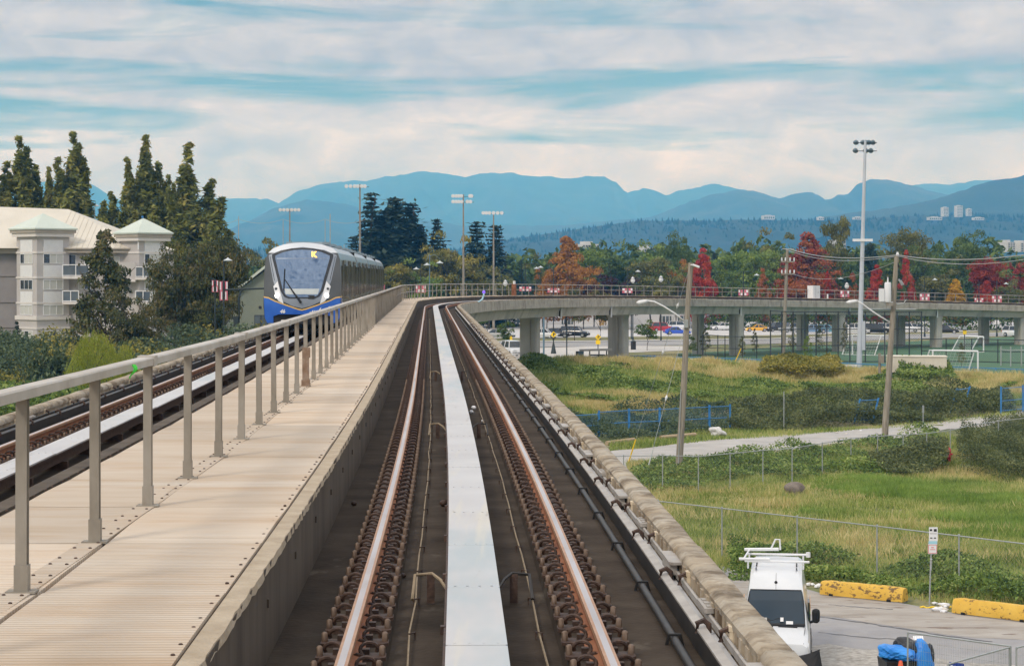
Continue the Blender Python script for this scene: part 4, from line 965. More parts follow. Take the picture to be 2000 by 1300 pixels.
GR = {'lawn': leafmat('grass_blades', c_((84, 108, 46), (128, 148, 68), (170, 178, 104), (204, 192, 132)), .22, .35),
      'dry': leafmat('dry_grass', c_((162, 148, 92), (204, 188, 128), (230, 216, 164)), .4, .35),
      'lush': leafmat('lush_grass', c_((86, 114, 46), (126, 154, 68), (164, 184, 98)), .3, .35)}
def grass(name, label, pts, mk, n, h, w, seed, mask=None):
    rng = np.random.default_rng(seed); P_ = np.array([[p.x, p.y] for p in [G(*q) for q in pts]]); lo, hi = P_.min(0), P_.max(0)
    Q = rng.uniform(lo, hi, (n*3, 2)); inside = np.zeros(len(Q), bool); j = len(P_)-1
    for i in range(len(P_)):
        a, b = P_[i], P_[j]; c = (a[1] > Q[:, 1]) != (b[1] > Q[:, 1]); x = (b[0]-a[0])*(Q[:, 1]-a[1])/(b[1]-a[1]+1e-12)+a[0]; inside ^= c & (Q[:, 0] < x); j = i
    Q = Q[inside]
    if mask is not None: Q = Q[mask(Q[:, 0], Q[:, 1]) > rng.random(len(Q))]
    Q = Q[:n]; m = len(Q); cl = .55+.7*(n2(Q[:, 0], Q[:, 1], .9, seed)+.5).clip(0, 1)
    B = np.stack([Q[:, 0], Q[:, 1], gz(Q[:, 0], Q[:, 1])-.02], 1); hh = h*cl*rng.uniform(.5, 1.25, m)
    lean = rng.normal(size=(m, 2))*.38*hh[:, None]; T = B+np.stack([lean[:, 0], lean[:, 1], hh], 1)
    a = rng.uniform(0, 6.28, m); d = np.stack([np.cos(a)*w, np.sin(a)*w*.4, 0*a], 1)
    tag(link(name, np_mesh(name, np.stack([B-d, B+d, T], 1).reshape(-1, 3), 3, GR[mk])), label, None, None, 'stuff')
FLD = [(1000, 716), (1085, 703), (1240, 706), (1400, 712), (1600, 722), (1760, 728), (2060, 742), (2060, 790), (1420, 800), (1140, 835), (1040, 770)]
NEARF = [(1225, 1000), (1225, 905), (1500, 890), (1660, 868), (1850, 850), (2080, 900), (2080, 1190), (1870, 1185), (1620, 1140), (1430, 1115)]
dryf = lambda x, y: np.clip((n2(x, y, .28, 61)+.10)*3, 0, 1)
grass('grass', 'rough green grass of the near field', NEARF, 'lawn', 150000, .34, .03, 71)
grass('grass', 'pale dry grass patches in the near field', NEARF, 'dry', 36000, .42, .026, 72, dryf)
grass('grass', 'bright lush grass at the right of the near field', [(1700, 1040), (1560, 1005), (1600, 930), (1760, 945), (2060, 960), (2060, 1055)], 'lush', 50000, .4, .03, 73, lambda x, y: np.clip((n2(x, y, .4, 64)+.25)*3, 0, 1))
grass('grass', 'green grass of the sloping field below the guideway', FLD, 'lawn', 90000, .55, .05, 74)
grass('grass', 'yellow dry grass along the top of the sloping field', [(1085, 703), (1240, 706), (1400, 712), (1600, 722), (1760, 728), (2060, 742), (2060, 775), (1700, 760), (1420, 742), (1240, 726), (1150, 718)], 'dry', 60000, .7, .05, 75, lambda x, y: .75+0*x)
grass('grass', 'dry grass patch in the middle of the sloping field', [(1090, 790), (1130, 770), (1330, 775), (1440, 800), (1200, 815)], 'dry', 22000, .55, .045, 76, dryf)
grass('grass', 'rough grass beside the foot of the guideway', [(760, 1140), (760, 985), (1225, 925), (1225, 1000), (1430, 1115), (1330, 1160)], 'lawn', 40000, .34, .03, 78)
grass('grass', 'rough grass on the slope beside the guideway', [(800, 850), (800, 718), (1000, 716), (1040, 770), (1140, 835)], 'lawn', 30000, .5, .05, 79)
grass('grass', 'grass verge along the upper side of the lane', [(1190, 880), (1190, 862), (1430, 838), (1560, 842), (1700, 832), (1840, 822), (1985, 806), (1985, 812), (1840, 828), (1700, 838), (1560, 851), (1430, 858)], 'lawn', 20000, .35, .035, 77)
# ------------------------------------------------------------------ roads and flat areas
drape('lane', [(700, 992), (700, 936), (1150, 888), (1200, 880), (1350, 864), (1500, 851), (1590, 845), (1750, 830), (1880, 817), (2060, 796), (2060, 818), (1850, 838), (1730, 862), (1600, 876), (1500, 888), (1350, 908), (1225, 921)], ASPH, .03, 'pale asphalt lane crossing between the two fields')
drape('parking_area', [(1330, 1330), (1330, 1085), (1430, 1112), (1600, 1158), (1770, 1180), (1870, 1199), (2000, 1216), (2090, 1222), (2090, 1330)], LOTM, .03, 'worn asphalt yard with gravelly dirt along its edge')
GRAV = mat('gravel', [(.25, .23, .20), (.38, .355, .32), (.50, .47, .43)], 5, .95, bump=1.0, bscale=25, streak=[((.20, .18, .16), 1.2, (.5, 1, 1), .55, .68, .6)])
drape('gravel_edge', [(1560, 1330), (1575, 1264), (1618, 1258), (1670, 1268), (1735, 1272), (1800, 1283), (1900, 1296), (2000, 1301), (2080, 1310), (2080, 1330)], GRAV, .036, 'pale gravel along the front of the yard')
drape('dirt_edge', [(1430, 1114), (1600, 1160), (1770, 1182), (1870, 1201), (2000, 1218), (2085, 1224), (2085, 1262), (1990, 1250), (1900, 1246), (1830, 1238), (1760, 1226), (1690, 1216), (1640, 1207), (1560, 1200), (1430, 1180)], mat('dirt', [(.26, .225, .185), (.36, .325, .285), (.43, .40, .36)], 1.0, .95, stretch=(.4, 1, 1), bump=.8, bscale=18, streak=[((.15, .10, .075), 1.4, (.3, 1, 1), .60, .66, .8)]), .036, 'dusty brown dirt along the yellow barriers')
def crack(name, pp, w, m, label):
    P_ = [G(*q) for q in pp]; mb = MB(); secs = []; r = random.Random(len(pp)); fine = []
    for a, b_ in zip(P_[:-1], P_[1:]):
        for i in range(6): fine.append(a.lerp(b_, i/6)+Vector((r.uniform(-.06, .06), r.uniform(-.10, .10), 0)))
    for i, q in enumerate(fine): ww = w*r.uniform(.3, 1.2); secs.append([(q.x, q.y-ww, float(gz(q.x, q.y))+.041), (q.x, q.y+ww, float(gz(q.x, q.y))+.041)])
    mb.loft(secs, close=False, caps=False); tag(mb.obj(name, m), label, None, None, 'structure')
CRK = mat('crack_filler', [(.10, .10, .105), (.16, .155, .155)], 4, .9)
crack('asphalt_crack', [(1585, 1203), (1640, 1211), (1700, 1219), (1760, 1229), (1850, 1243), (1960, 1257)], .10, CRK, 'dark broken edge between dirt and asphalt in the yard')
crack('asphalt_crack', [(1600, 1236), (1700, 1247), (1790, 1252)], .05, CRK, 'thin crack across the yard asphalt')
crack('asphalt_crack', [(1620, 1182), (1680, 1187), (1755, 1192)], .07, CRK, 'dark stains on the dirt before the nearer yellow barrier')
TURF = mat('sports_turf', [(.055, .125, .065), (.075, .155, .082)], .25, .9)
drape('sports_field', [(1315, 700), (1325, 690), (1500, 679), (2080, 655), (2100, 745), (1760, 728), (1600, 718), (1400, 708)], TURF, .02, 'green artificial turf of the sports field')
PAVE = mat('light_pavement', [(.42, .40, .37), (.52, .50, .47)], .5, .9)
drape('path', [(1090, 702), (1150, 698), (1330, 700), (1500, 711), (1620, 716), (1620, 724), (1400, 717), (1240, 711), (1110, 708)], PAVE, .05, 'pale path along the field fence')
drape('pavement', [(930, 715), (930, 683), (1210, 675), (1340, 676), (1340, 684), (1200, 690), (1110, 706), (1010, 722)], PAVE, .04, 'pale pavement below the guideway')
drape('road', [(880, 681), (880, 668), (1100, 667), (1500, 662), (2150, 646), (2150, 653), (1500, 672), (1200, 676)], mat('road_asphalt', [(.25, .245, .24), (.33, .325, .32)], .3, .9), .05, 'grey road passing behind the guideway columns')
VERGE = mat('verge_grass', [(.13, .13, .05), (.20, .18, .08)], .4, .95)
drape('grass_strip', [(880, 668), (880, 661), (1100, 660), (1500, 655), (2150, 640), (2150, 646), (1500, 662), (1100, 667)], VERGE, .06, 'dry grass strip between the road and the car park', step=4)
drape('car_park', [(860, 661), (860, 632), (2200, 624), (2200, 640), (1500, 655), (1100, 660)], mat('car_park_asphalt', [(.44, .43, .42), (.54, .53, .52)], .2, .9), .05, 'pale car park full of cars behind the guideway', step=6)
STRIPE = mat('road_paint', [(.62, .62, .60), (.75, .75, .73)], 3, .8)
drape('kerb', [(880, 668.4), (1100, 667.4), (1500, 662.4), (2150, 646.4), (2150, 647.3), (1500, 663.4), (1100, 668.4), (880, 669.4)], STRIPE, .14, 'pale kerb between grass strip and road', step=4)

# ------------------------------------------------------------------ buildings
WALLA = mat('apartment_stucco', [(.47, .44, .425), (.53, .50, .485)], .6, .9)
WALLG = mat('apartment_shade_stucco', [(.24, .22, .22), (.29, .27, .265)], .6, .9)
BAND = mat('belt_course', [(.66, .62, .585), (.72, .68, .65)], 1, .85)
ROOFC = mat('cream_metal_roof', [(.55, .51, .43), (.62, .575, .49)], .35, .7)
ROOFG = mat('pale_green_roof', [(.50, .56, .49), (.57, .62, .55)], .4, .6)
FASC = mat('eave_fascia', [(.36, .315, .265), (.43, .38, .32)], 1, .8)
def window(parent, M, w, h, panes=3, dark=0):
    """M: local frame with x along the wall, y outwards, z up"""
    mb = MB(); t = .07
    for x in (-w/2+t/2, w/2-t/2): mb.box((x, .03, 0), (t, .08, h))
    for z in (-h/2+t/2, h/2-t/2): mb.box((0, .032, z), (w-2*t, .075, t))
    for i in range(1, panes): mb.box((-w/2+w*i/panes, .033, 0), (t*.8, .06, h-2*t))
    mb.v = [tuple(M @ Vector(p)) for p in mb.v]; o = mb.obj('window', WHITEM, parent)
    for i in range(panes):
        mb = MB(); mb.box((-w/2+w*(i+.5)/panes, .012, 0), (w/panes-.02, .016, h-.1)); mb.v = [tuple(M @ Vector(p)) for p in mb.v]
        mb.obj('pane', GLASSD if (dark >> i) & 1 else CURT, o)
    return o
def apartments():
    Y0 = 230; k = Y0/F; zz = lambda py: H-(py-535)*k; xx = lambda px: (px-1000)*k; g = H-10.0
    b = thing('apartment_building', 'pale apartment building with cream roof and two turrets at the left', 'building', (0, 0, 0))
    # main body (set back) with balconies
    mb = MB(); mb.box((xx(200), Y0+12, (g+zz(486))/2), (xx(278)-xx(118), 17, zz(486)-g)); mb.obj('wall', WALLA, b)
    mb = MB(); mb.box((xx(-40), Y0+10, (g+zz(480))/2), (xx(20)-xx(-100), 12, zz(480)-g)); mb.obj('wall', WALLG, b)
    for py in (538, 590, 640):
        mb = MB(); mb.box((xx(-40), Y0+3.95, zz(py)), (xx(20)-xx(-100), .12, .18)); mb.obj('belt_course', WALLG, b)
    # main roof: hipped
    e = zz(484); rg = zz(402); mb = MB()
    mb.add([(xx(118), Y0+2.6, e), (xx(276), Y0+2.6, e), (xx(276), Y0+24, e), (xx(-110), Y0+24, e), (xx(-110), Y0+2.6, e), (xx(88), Y0+12, rg), (xx(-110), Y0+12, rg+.4)],
           [(0, 1, 5), (1, 2, 5), (2, 3, 6, 5), (4, 0, 5, 6), (3, 4, 6), (4, 3, 2, 1, 0)]); mb.obj('roof', ROOFC, b)
    mb = MB(); mb.box((xx(197), Y0+2.75, e-.28), (xx(278)-xx(116), .35, .5)); mb.box((xx(197), Y0+2.5, e-.05), (xx(278)-xx(116), .3, .14)); mb.obj('fascia', FASC, b)
    mb = MB(); mb.box((xx(-40), Y0+3.6, e-.3), (xx(20)-xx(-100), .5, .6)); mb.obj('fascia', FASC, b)
    for i in range(13):                                           # standing seams
        x = xx(96)+i*.62; t = (x-xx(88))/(xx(276)-xx(88)); mb = MB(); mb.tube([(x, Y0+2.6, e+.03), (x, Y0+2.6+9.4*(1-t), e+(rg-e)*(1-t)+.03)], .03, 4); mb.obj('roof_seam', ROOFC, b)
    # turrets: square bays turned to the viewer
    def turret(pxc, pxl, pxr, pye, pypk, pxel, pxer, left_face=True, yo=0):
        half = (xx(pxr)-xx(pxl))/2; side = half*math.sqrt(2); cx = xx((pxl+pxr)/2); cy = Y0+yo+half; top = zz(pye)
        mb = MB(); M = Matrix.Translation((cx, cy, (g+top)/2)) @ Matrix.Rotation(R(45), 4, 'Z')
        mb.box((0, 0, 0), (side, side, top-g)); mb.v = [tuple(M @ Vector(p)) for p in mb.v]; mb.obj('wall', WALLA, b)
        hw = (xx(pxer)-xx(pxel))/2; mb = MB(); ez = top+.15
        mb.add([(cx-hw, cy, ez), (cx, cy-hw, ez), (cx+hw, cy, ez), (cx, cy+hw, ez), (cx, cy, zz(pypk))], [(0, 1, 4), (1, 2, 4), (2, 3, 4), (3, 0, 4), (3, 2, 1, 0)]); mb.obj('roof', ROOFG, b)
        for (f, z0, z1, mm) in ((1.0, ez-.16, ez-.002, ROOFG), (.955, ez-.52, ez-.162, FASC), (.90, ez-.95, ez-.522, BAND)):
            mb = MB(); q = hw*f; mb.loft([[(cx-q, cy, z), (cx, cy-q, z), (cx+q, cy, z), (cx, cy+q, z)] for z in (z0, z1)]); mb.obj('fascia', mm, b)
        for py, hh, pr in ((493, .2, .08), (542, .2, .08), (592, .2, .08), (621, .45, .16), (641, .2, .08)):
            q = half+pr*1.4; mb = MB(); z = zz(py); mb.loft([[(cx-q, cy, zz_), (cx, cy-q, zz_), (cx+q, cy, zz_), (cx, cy+q, zz_)] for zz_ in (z-hh/2, z+hh/2)]); mb.obj('belt_course', BAND, b)
        for sgn, dk in ((-1, (1, 7, 0)), (1, (1, 0, 0))):
            if sgn < 0 and not left_face: continue
            ax = Vector((sgn*.7071, .7071, 0)) if sgn > 0 else Vector((.7071, -.7071, 0))
            no = Vector((sgn*.7071, -.7071, 0)); mid = Vector((cx, cy, 0)) + no*(side/2)
            for j, (pw, ph) in enumerate(((505, 20), (556, 20), (605.5, 20), (657, 22))):
                M = Matrix(((ax.x, no.x, 0, mid.x), (ax.y, no.y, 0, mid.y), (0, 0, 1, zz(pw)), (0, 0, 0, 1)))
                window(b, M, side*.62, ph*k, 3, (dk+(2,))[j])
                if j < 3:
                    mb = MB(); mb.box((0, .03, 0), (side*.60, .06, 27*k)); M2 = M.copy(); M2[2][3] = zz((481.5, 531, 583)[j]); mb.v = [tuple(M2 @ Vector(p)) for p in mb.v]; mb.obj('white_panel', WHITEM, b)
    turret(74, 20, 124, 448, 415, 3, 141)
    turret(267, 224, 312, 456, 424, 212, 333, False, 1.2)
    mb = MB(); mb.box((xx(267), Y0+1.0, (zz(452)+zz(487))/2), (.14, .14, zz(452)-zz(487))); mb.obj('post', WHITEM, b)
    mb = MB(); mb.tube([(xx(267), Y0+3.6, zz(424)), (xx(267), Y0+3.6, zz(420))], .12, 6); mb.obj('roof_vent', BLUEP, b)
    mb = MB(); mb.add([(xx(160), Y0+6.3, zz(457)), (xx(183), Y0+6.3, zz(457)), (xx(172), Y0+5, zz(468)), (xx(160), Y0+7, zz(470)), (xx(183), Y0+7, zz(470))], [(0, 1, 2), (0, 3, 4, 1), (0, 2, 3), (1, 4, 2)]); mb.obj('skylight', WHITEM, b)
    # balconies of the centre
    for (x0, x1, py0, py1, solid) in ((119, 170, 517, 540, 0), (228, 262, 512, 546, 1), (262, 291, 521, 542, 0), (119, 150, 568, 590, 0), (262, 291, 568, 590, 0), (262, 291, 616, 638, 0)):
        zt, zb = zz(py0), zz(py1); y = Y0+1.0
        sl = MB(); sl.box((xx((x0+x1)/2), Y0+2.0, zb-.12), (xx(x1)-xx(x0), 2.6, .25)); o = sl.obj('balcony', BAND, b)
        if solid: mb = MB(); mb.box((xx((x0+x1)/2), y, (zt+zb)/2), (xx(x1)-xx(x0), .2, zt-zb)); mb.obj('parapet', WALLA, o); continue
        mb = MB(); mb.box((xx((x0+x1)/2), y-.05, zt), (xx(x1)-xx(x0)+.1, .09, .10)); mb.box((xx((x0+x1)/2), y-.05, zb+.12), (xx(x1)-xx(x0)+.1, .08, .08))
        for i in range(3): mb.box((xx(x0+(x1-x0)*i/2), y-.05, (zt+zb)/2), (.09, .085, zt-zb))
        mb.obj('railing', WHITEM, o); mb = MB(); mb.box((xx((x0+x1)/2), y+.02, (zt+zb)/2), (xx(x1)-xx(x0), .02, zt-zb-.2)); mb.obj('pane', GLASSW, o)
    for (x0, x1, py0, py1, pn_, dk) in ((121, 136, 496, 538, 1, 1), (152, 164, 498, 516, 2, 3), (243, 262, 498, 513, 2, 2), (200, 222, 500, 516, 2, 1), (140, 165, 550, 566, 2, 2), (225, 250, 552, 568, 2, 1)):
        M = Matrix.Translation((xx((x0+x1)/2), Y0+3.5, zz((py0+py1)/2))) @ Matrix.Diagonal((1, -1, 1, 1)); window(b, M, xx(x1)-xx(x0), zz(py0)-zz(py1), pn_, dk)
apartments()
def hall():
    Y0 = 262; k = Y0/F; zz = lambda py: H-(py-535)*k; xx = lambda px: (px-1000)*k; g = H-10
    b = thing('gabled_hall', 'grey green hall with a white roof and pale green gable edge behind the train', 'building', (0, 0, 0))
    WG = mat('hall_wall', [(.20, .225, .18), (.235, .26, .21)], .8, .85)
    mb = MB(); mb.add([(xx(436), Y0, g), (xx(600), Y0, g), (xx(600), Y0, zz(583)), (xx(520), Y0, zz(527)), (xx(436), Y0, zz(588)),
                       (xx(436), Y0+25, g), (xx(600), Y0+25, g), (xx(600), Y0+25, zz(583)), (xx(520), Y0+25, zz(527)), (xx(436), Y0+25, zz(588))],
                      [(0, 1, 2, 3, 4), (9, 8, 7, 6, 5), (1, 6, 7, 2), (5, 0, 4, 9)]); mb.obj('wall', WG, b)
    rw = mat('hall_roof', [(.66, .68, .66), (.72, .74, .72)], .8, .5)
    mb = MB(); mb.loft([[(xx(432), y, zz(592)), (xx(520), y, zz(522)), (xx(520), y, zz(518)), (xx(432), y, zz(587))] for y in (Y0-.6, Y0+60)]); mb.obj('roof', rw, b)
    mb = MB(); mb.loft([[(xx(520.3), y, zz(522)), (xx(604), y, zz(584)), (xx(604), y, zz(579)), (xx(520.3), y, zz(518))] for y in (Y0-.6, Y0+60)]); mb.obj('roof', rw, b)
    for i in range(9):
        mb = MB(); mb.tube([(xx(432), Y0+2+i*6.5, zz(587)+.05), (xx(520), Y0+2+i*6.5, zz(518)+.05)], .05, 4); mb.obj('roof_seam', rw, b)
    mb = MB(); mb.loft([[(xx(431), y, zz(593)), (xx(520), y, zz(523)), (xx(520), y, zz(517.5)), (xx(431), y, zz(587))] for y in (Y0-.75, Y0-.605)]); mb.obj('gable_trim', ROOFG, b)
    mb = MB(); mb.box((xx(510), Y0-.05, zz(627)), (26*k, .1, 24*k)); o = mb.obj('window', DGREY, b)
    for i in (0, 1): mb = MB(); mb.box((xx(503.5+i*13), Y0-.11, zz(627)), (11*k, .03, 21*k)); mb.obj('pane', GLASSW, o)
    mb = MB(); mb.tube([(xx(508), Y0-.08, zz(600)), (xx(508), Y0+.05, zz(600))], .2, 10); mb.obj('vent', DGREY, b)
hall()
def warehouse():
    b = thing('warehouse', 'long pale warehouse with grey blue glazing behind the car park', 'building', (0, 0, 0)); Y0 = 440; k = Y0/F; zz = lambda py: H-(py-535)*k; xx = lambda px: (px-1000)*k
    PW = mat('warehouse_wall', [(.60, .60, .62), (.66, .66, .67)], .3, .8)
    mb = MB(); mb.box((xx(1170), Y0+8, (H-11+zz(603))/2), (xx(1370)-xx(930), 16, zz(603)-H+11)); mb.obj('wall', PW, b)
    for px in (955, 985, 1015, 1108, 1300, 1335):
        mb = MB(); mb.box((xx(px), Y0-.05, zz(625)), (22*k, .12, 16*k)); o = mb.obj('window', GLASSW, b)
        for i in (-1, 0, 1): mb = MB(); mb.box((xx(px)+i*7*k, Y0-.14, zz(625)), (.12, .06, 16*k)); mb.obj('mullion', WHITEM, o)
    mb = MB(); mb.box((xx(1170), Y0+8, zz(602.3)), (xx(1372)-xx(928), 16.6, .4)); mb.obj('roof', PW, b)
warehouse()
def far_buildings():
    PB = mat('far_wall', [(.48, .48, .48), (.56, .56, .55)], .05, .8)
    def blk(nm, px, py0, py1, w, Y, lab, d=14, rows=4, cols=4):
        k = Y/F; zt, zb = H-(py0-535)*k, H-(py1-535)*k; x = (px-1000)*k; b = thing(nm, lab, 'building', (x, Y, zb), .3)
        mb = MB(); mb.box((0, 0, (zt-zb)/2), (w*k*.85, d, zt-zb)); mb.obj('wall', PB, b); mb = MB()
        for i in range(rows):
            for j in range(cols): mb.box(((j-(cols-1)/2)*w*k*.8/cols, -d/2-.1, (zt-zb)*(i+.6)/(rows+.3)), (w*k*.5/cols, .2, (zt-zb)/rows*.45))
        mb.obj('windows', GLASSW, b); mb = MB(); mb.box((0, 0, zt-zb+.6), (w*k*.4, d*.5, 1.2)); mb.obj('roof', PB, b)
    blk('tower_block', 1845, 405, 423, 13, 4150, 'left one of the pale far towers on the blue hill', 12, 6, 3)
    blk('tower_block', 1872, 402, 424, 15, 4167, 'tallest of the pale far towers on the blue hill', 12, 7, 3)
    blk('tower_block', 1892, 408, 422, 10, 4184, 'small far tower right of the tallest on the blue hill', 10, 5, 2)
    blk('tower_block', 1964, 473, 492, 20, 1100, 'white tower just above the trees at the right edge, left one', 12, 5, 3)
    blk('tower_block', 1990, 474, 492, 22, 1110, 'white tower just above the trees at the right edge, right one', 12, 5, 3)
    blk('low_building', 1500, 421, 429, 28, 4081, 'long white building on top of the blue hill', 12, 1, 5)
    blk('low_building', 1602, 424, 430, 14, 4098, 'small white building on the blue hill left of the tall mast', 10, 1, 3)
    blk('low_building', 1675, 424, 429, 22, 4098, 'low white building on the blue hill just left of the tall mast', 10, 1, 4)
    blk('low_building', 1825, 424, 430, 34, 4081, 'white terrace below the far towers', 10, 1, 6)
    blk('low_building', 1910, 425, 430, 26, 4081, 'white terrace right of the far towers', 10, 1, 5)
    blk('low_building', 1145, 477, 484, 42, 900, 'pale flat building peeking over the orange trees', 12, 1, 6)
    blk('low_building', 1258, 484, 494, 26, 880, 'pale flat building peeking between green trees', 12, 1, 4)
    blk('low_building', 1635, 468, 492, 12, 860, 'white building glimpsed through the airy tree', 12, 3, 2)
    blk('house', 478, 497, 506, 16, 700, 'white house in the trees left of the train', 9, 1, 2)
    blk('house', 497, 503, 512, 14, 720, 'pale house in the trees beside the train roof', 9, 1, 2)
far_buildings()
tree('broadleaf_tree', 'broad', 'fir', 490, 478, 640, 40, 'small far tree between white houses and the train', 'tree', 'trees beyond the tracks')
tree('broadleaf_tree', 'broad', 'fir', 462, 484, 660, 34, 'small far tree at the right end of the bronze tree', 'tree', 'trees beyond the tracks')
# cream container in the weeds
def container():
    p = G(1790, 738); b = thing('container', 'cream flat topped container half hidden by creepers', 'container', (p.x, p.y, p.z), R(-8))
    CR = mat('cream_paint', [(.62, .56, .46), (.72, .67, .57)], 1, .6)
    mb = MB(); mb.box((0, 0, 1.05), (5.6, 2.6, 2.1)); 
    for i in range(14): mb.box((-2.6+i*.4, -1.315, 1.05), (.16, .05, 1.9))
    mb.obj('body', CR, b); mb = MB(); mb.box((0, 0, 2.14), (5.75, 2.75, .08)); mb.obj('lid', CR, b); mb = MB(); mb.box((-2.83, 0, 1.05), (.05, 2.2, 1.8)); mb.box((-2.87, .05, 1.05), (.04, .05, 1.7)); mb.obj('door', CR, b)
container()
# ------------------------------------------------------------------ vehicles
PAINT = mat('car_paint', (.5, .5, .5), rough=.25, objcol=True, coat=.6, spec=.5)
HUB = mat('alloy', (.55, .55, .56), rough=.3, metal=.8); RED = mat('red_lens', (.55, .02, .02), rough=.2); LENS = mat('head_lens', (.75, .77, .80), rough=.15)
def car_proto(kind):
    """x across, nose to -y; parts: body, windows, wheels"""
    L, Wd, Ht = {'sedan': (4.6, 1.8, 1.45), 'suv': (4.6, 1.85, 1.72), 'hatch': (4.1, 1.75, 1.5), 'sports': (4.4, 1.8, 1.3), 'pickup': (5.3, 1.9, 1.75)}[kind]
    t = bpy.data.objects.new('parked_car', None); COL.objects.link(t); y = lambda f: -L/2+L*f
    hood = Ht*.60; cab = {'sedan': [(.29, hood), (.42, Ht*.99), (.68, Ht), (.84, hood*1.05)], 'suv': [(.27, hood), (.36, Ht*.98), (.90, Ht), (.97, hood*1.05)], 'hatch': [(.26, hood), (.40, Ht), (.78, Ht*.98), (.96, hood*1.05)],
          'sports': [(.33, hood), (.48, Ht), (.64, Ht*.98), (.90, hood*1.08)], 'pickup': [(.27, hood*.95), (.36, Ht), (.62, Ht), (.66, hood)]}[kind]
    st = [(0, .32, hood*.55), (.03, .24, hood*.80), (.14, .22, hood*.93), (cab[0][0], .22, hood), (cab[-1][0], .22, hood*1.05), (.96, .25, hood*1.02), (1, .34, hood*.72)]
    mb = MB(); secs = []
    for f, zb, zt in st:
        w = Wd/2*(1 if .05 < f < .97 else .90); secs.append([(-w*.94, y(f), zb), (w*.94, y(f), zb), (w, y(f), zb+.22), (w, y(f), zt-.16), (w*.92, y(f), zt-.02), (w*.5, y(f), zt), (-w*.5, y(f), zt), (-w*.92, y(f), zt-.02), (-w, y(f), zt-.16), (-w, y(f), zb+.22)])
    mb.loft(secs)
    rw = Wd/2*.76; mb.add([(s*rw, y(f), z) for f, z in cab[1:3] for s in (-1, 1)] + [(s*rw, y(f), z-.05) for f, z in cab[1:3] for s in (-1, 1)], [(0, 1, 3, 2), (4, 6, 7, 5), (0, 4, 5, 1), (2, 3, 7, 6), (0, 2, 6, 4), (1, 5, 7, 3)])
    for s in (-1, 1):                                      # pillars
        for (a, b_) in ((0, 1), (3, 2)): mb.tube([(s*Wd*.46, y(cab[a][0]), cab[a][1]-.03), (s*rw*.98, y(cab[b_][0]), cab[b_][1]-.03)], .045, 5)
        mb.tube([(s*Wd*.465, y((cab[1][0]+cab[2][0])/2), hood), (s*rw*.98, y((cab[1][0]+cab[2][0])/2), Ht-.04)], .05, 5)
    me = mb.mesh('body', PAINT, 35); link('body', me, t)
    mb = MB(); gw = Wd*.455; gr = rw*.97
    mb.loft([[(-gw, y(cab[0][0])+.03, hood-.02), (gw, y(cab[0][0])+.03, hood-.02), (gw, y(cab[3][0])-.03, hood), (-gw, y(cab[3][0])-.03, hood)], [(-gr, y(cab[1][0]), Ht-.055), (gr, y(cab[1][0]), Ht-.055), (gr, y(cab[2][0]), Ht-.055), (-gr, y(cab[2][0]), Ht-.055)]]); mb.obj('windows', GLASSD, t)
    for s in (-1, 1):
        for f in (.18, .80):
            mb = MB(); mb.lathe([(.20, -.11), (.33, -.10), (.34, 0), (.33, .10), (.20, .11)], 14); M = Matrix.Rotation(R(90), 4, 'Y'); mb.v = [tuple(M @ Vector(p)) for p in mb.v]; w = mb.obj('wheel', BLK, t, 40); w.location = (s*(Wd/2-.09), y(f), .34)
            mb = MB(); mb.lathe([(.21, -.012), (.21, .012), (.06, .02)], 10); mb.v = [tuple(M @ Vector(p)) for p in mb.v]; link('rim', mb.mesh('rim', HUB), w, (s*.115, 0, 0))
        mb = MB(); mb.box((s*Wd*.34, y(0)-.02+.05, hood*.72), (.38, .12, .14)); mb.obj('headlight', LENS, t)
        mb = MB(); mb.box((s*Wd*.38, y(1)-.03, hood*.85), (.24, .10, .20)); mb.obj('tail_light', RED, t)
    return t
PROTO = {k: car_proto(k) for k in ('sedan', 'suv', 'hatch', 'sports', 'pickup')}; _used = set()
def car(kind, px, pyb, deg, rgb, label, group='cars in the car park', Y=None, s=1.0, name='parked_car', cat='car'):
    o = PROTO[kind] if kind not in _used else copy_tree(PROTO[kind]); _used.add(kind); o.name = name
    p = G(px, pyb) if Y is None else Vector(((px-1000)/F*Y, Y, float(gz((px-1000)/F*Y, Y))+.05))
    o.location = p + Vector((0, 0, .06)); o.rotation_euler = (0, 0, R(deg)); o.scale = (s, s, s); tag(o, label, cat, group)
    for ch in o.children:
        if ch.name.startswith('body'): ch.color = (*lin(*rgb), 1)
    return o
WH, SI, BK = (222, 224, 228), (168, 170, 172), (28, 29, 33)
car('suv', 1003, 697, 18, WH, 'white suv with lit tail light beside the first column', 'cars on the road behind the guideway')
car('sedan', 975, 662, 70, SI, 'silver saloon partly hidden by the parapet', 'cars on the road behind the guideway')
car('suv', 1122, 659, 74, BK, 'black suv on the road behind the diamond sign', 'cars on the road behind the guideway')
car('sedan', 1086, 660, 80, BK, 'dark saloon in front of the black suv', 'cars on the road behind the guideway')
car('sedan', 1062, 661, 80, WH, 'white saloon nose showing right of the first column', 'cars on the road behind the guideway')
car('suv', 1291, 648, 112, (178, 36, 44), 'red suv behind the leaning young tree')
car('suv', 1325, 645, 100, WH, 'white van like suv behind the blue car')
car('sports', 1322, 654, 96, (40, 82, 190), 'bright blue low car left of the leaning wooden pole')
car('sedan', 1352, 652, 84, SI, 'silver car right behind the leaning wooden pole')
car('sedan', 1412, 645, -84, WH, 'white saloon left of the yellow car')
car('hatch', 1386, 643, -80, WH, 'small white car half hidden by the slim tree')
car('sports', 1478, 648, -88, (232, 172, 44), 'yellow sports car in the car park')
car('hatch', 1486, 640, -88, WH, 'white hatchback roof showing above the yellow car')
car('suv', 1519, 648, -70, (34, 36, 46), 'dark suv just right of the yellow car')
car('suv', 1547, 650, -70, SI, 'grey suv between the middle utility pole and the column')
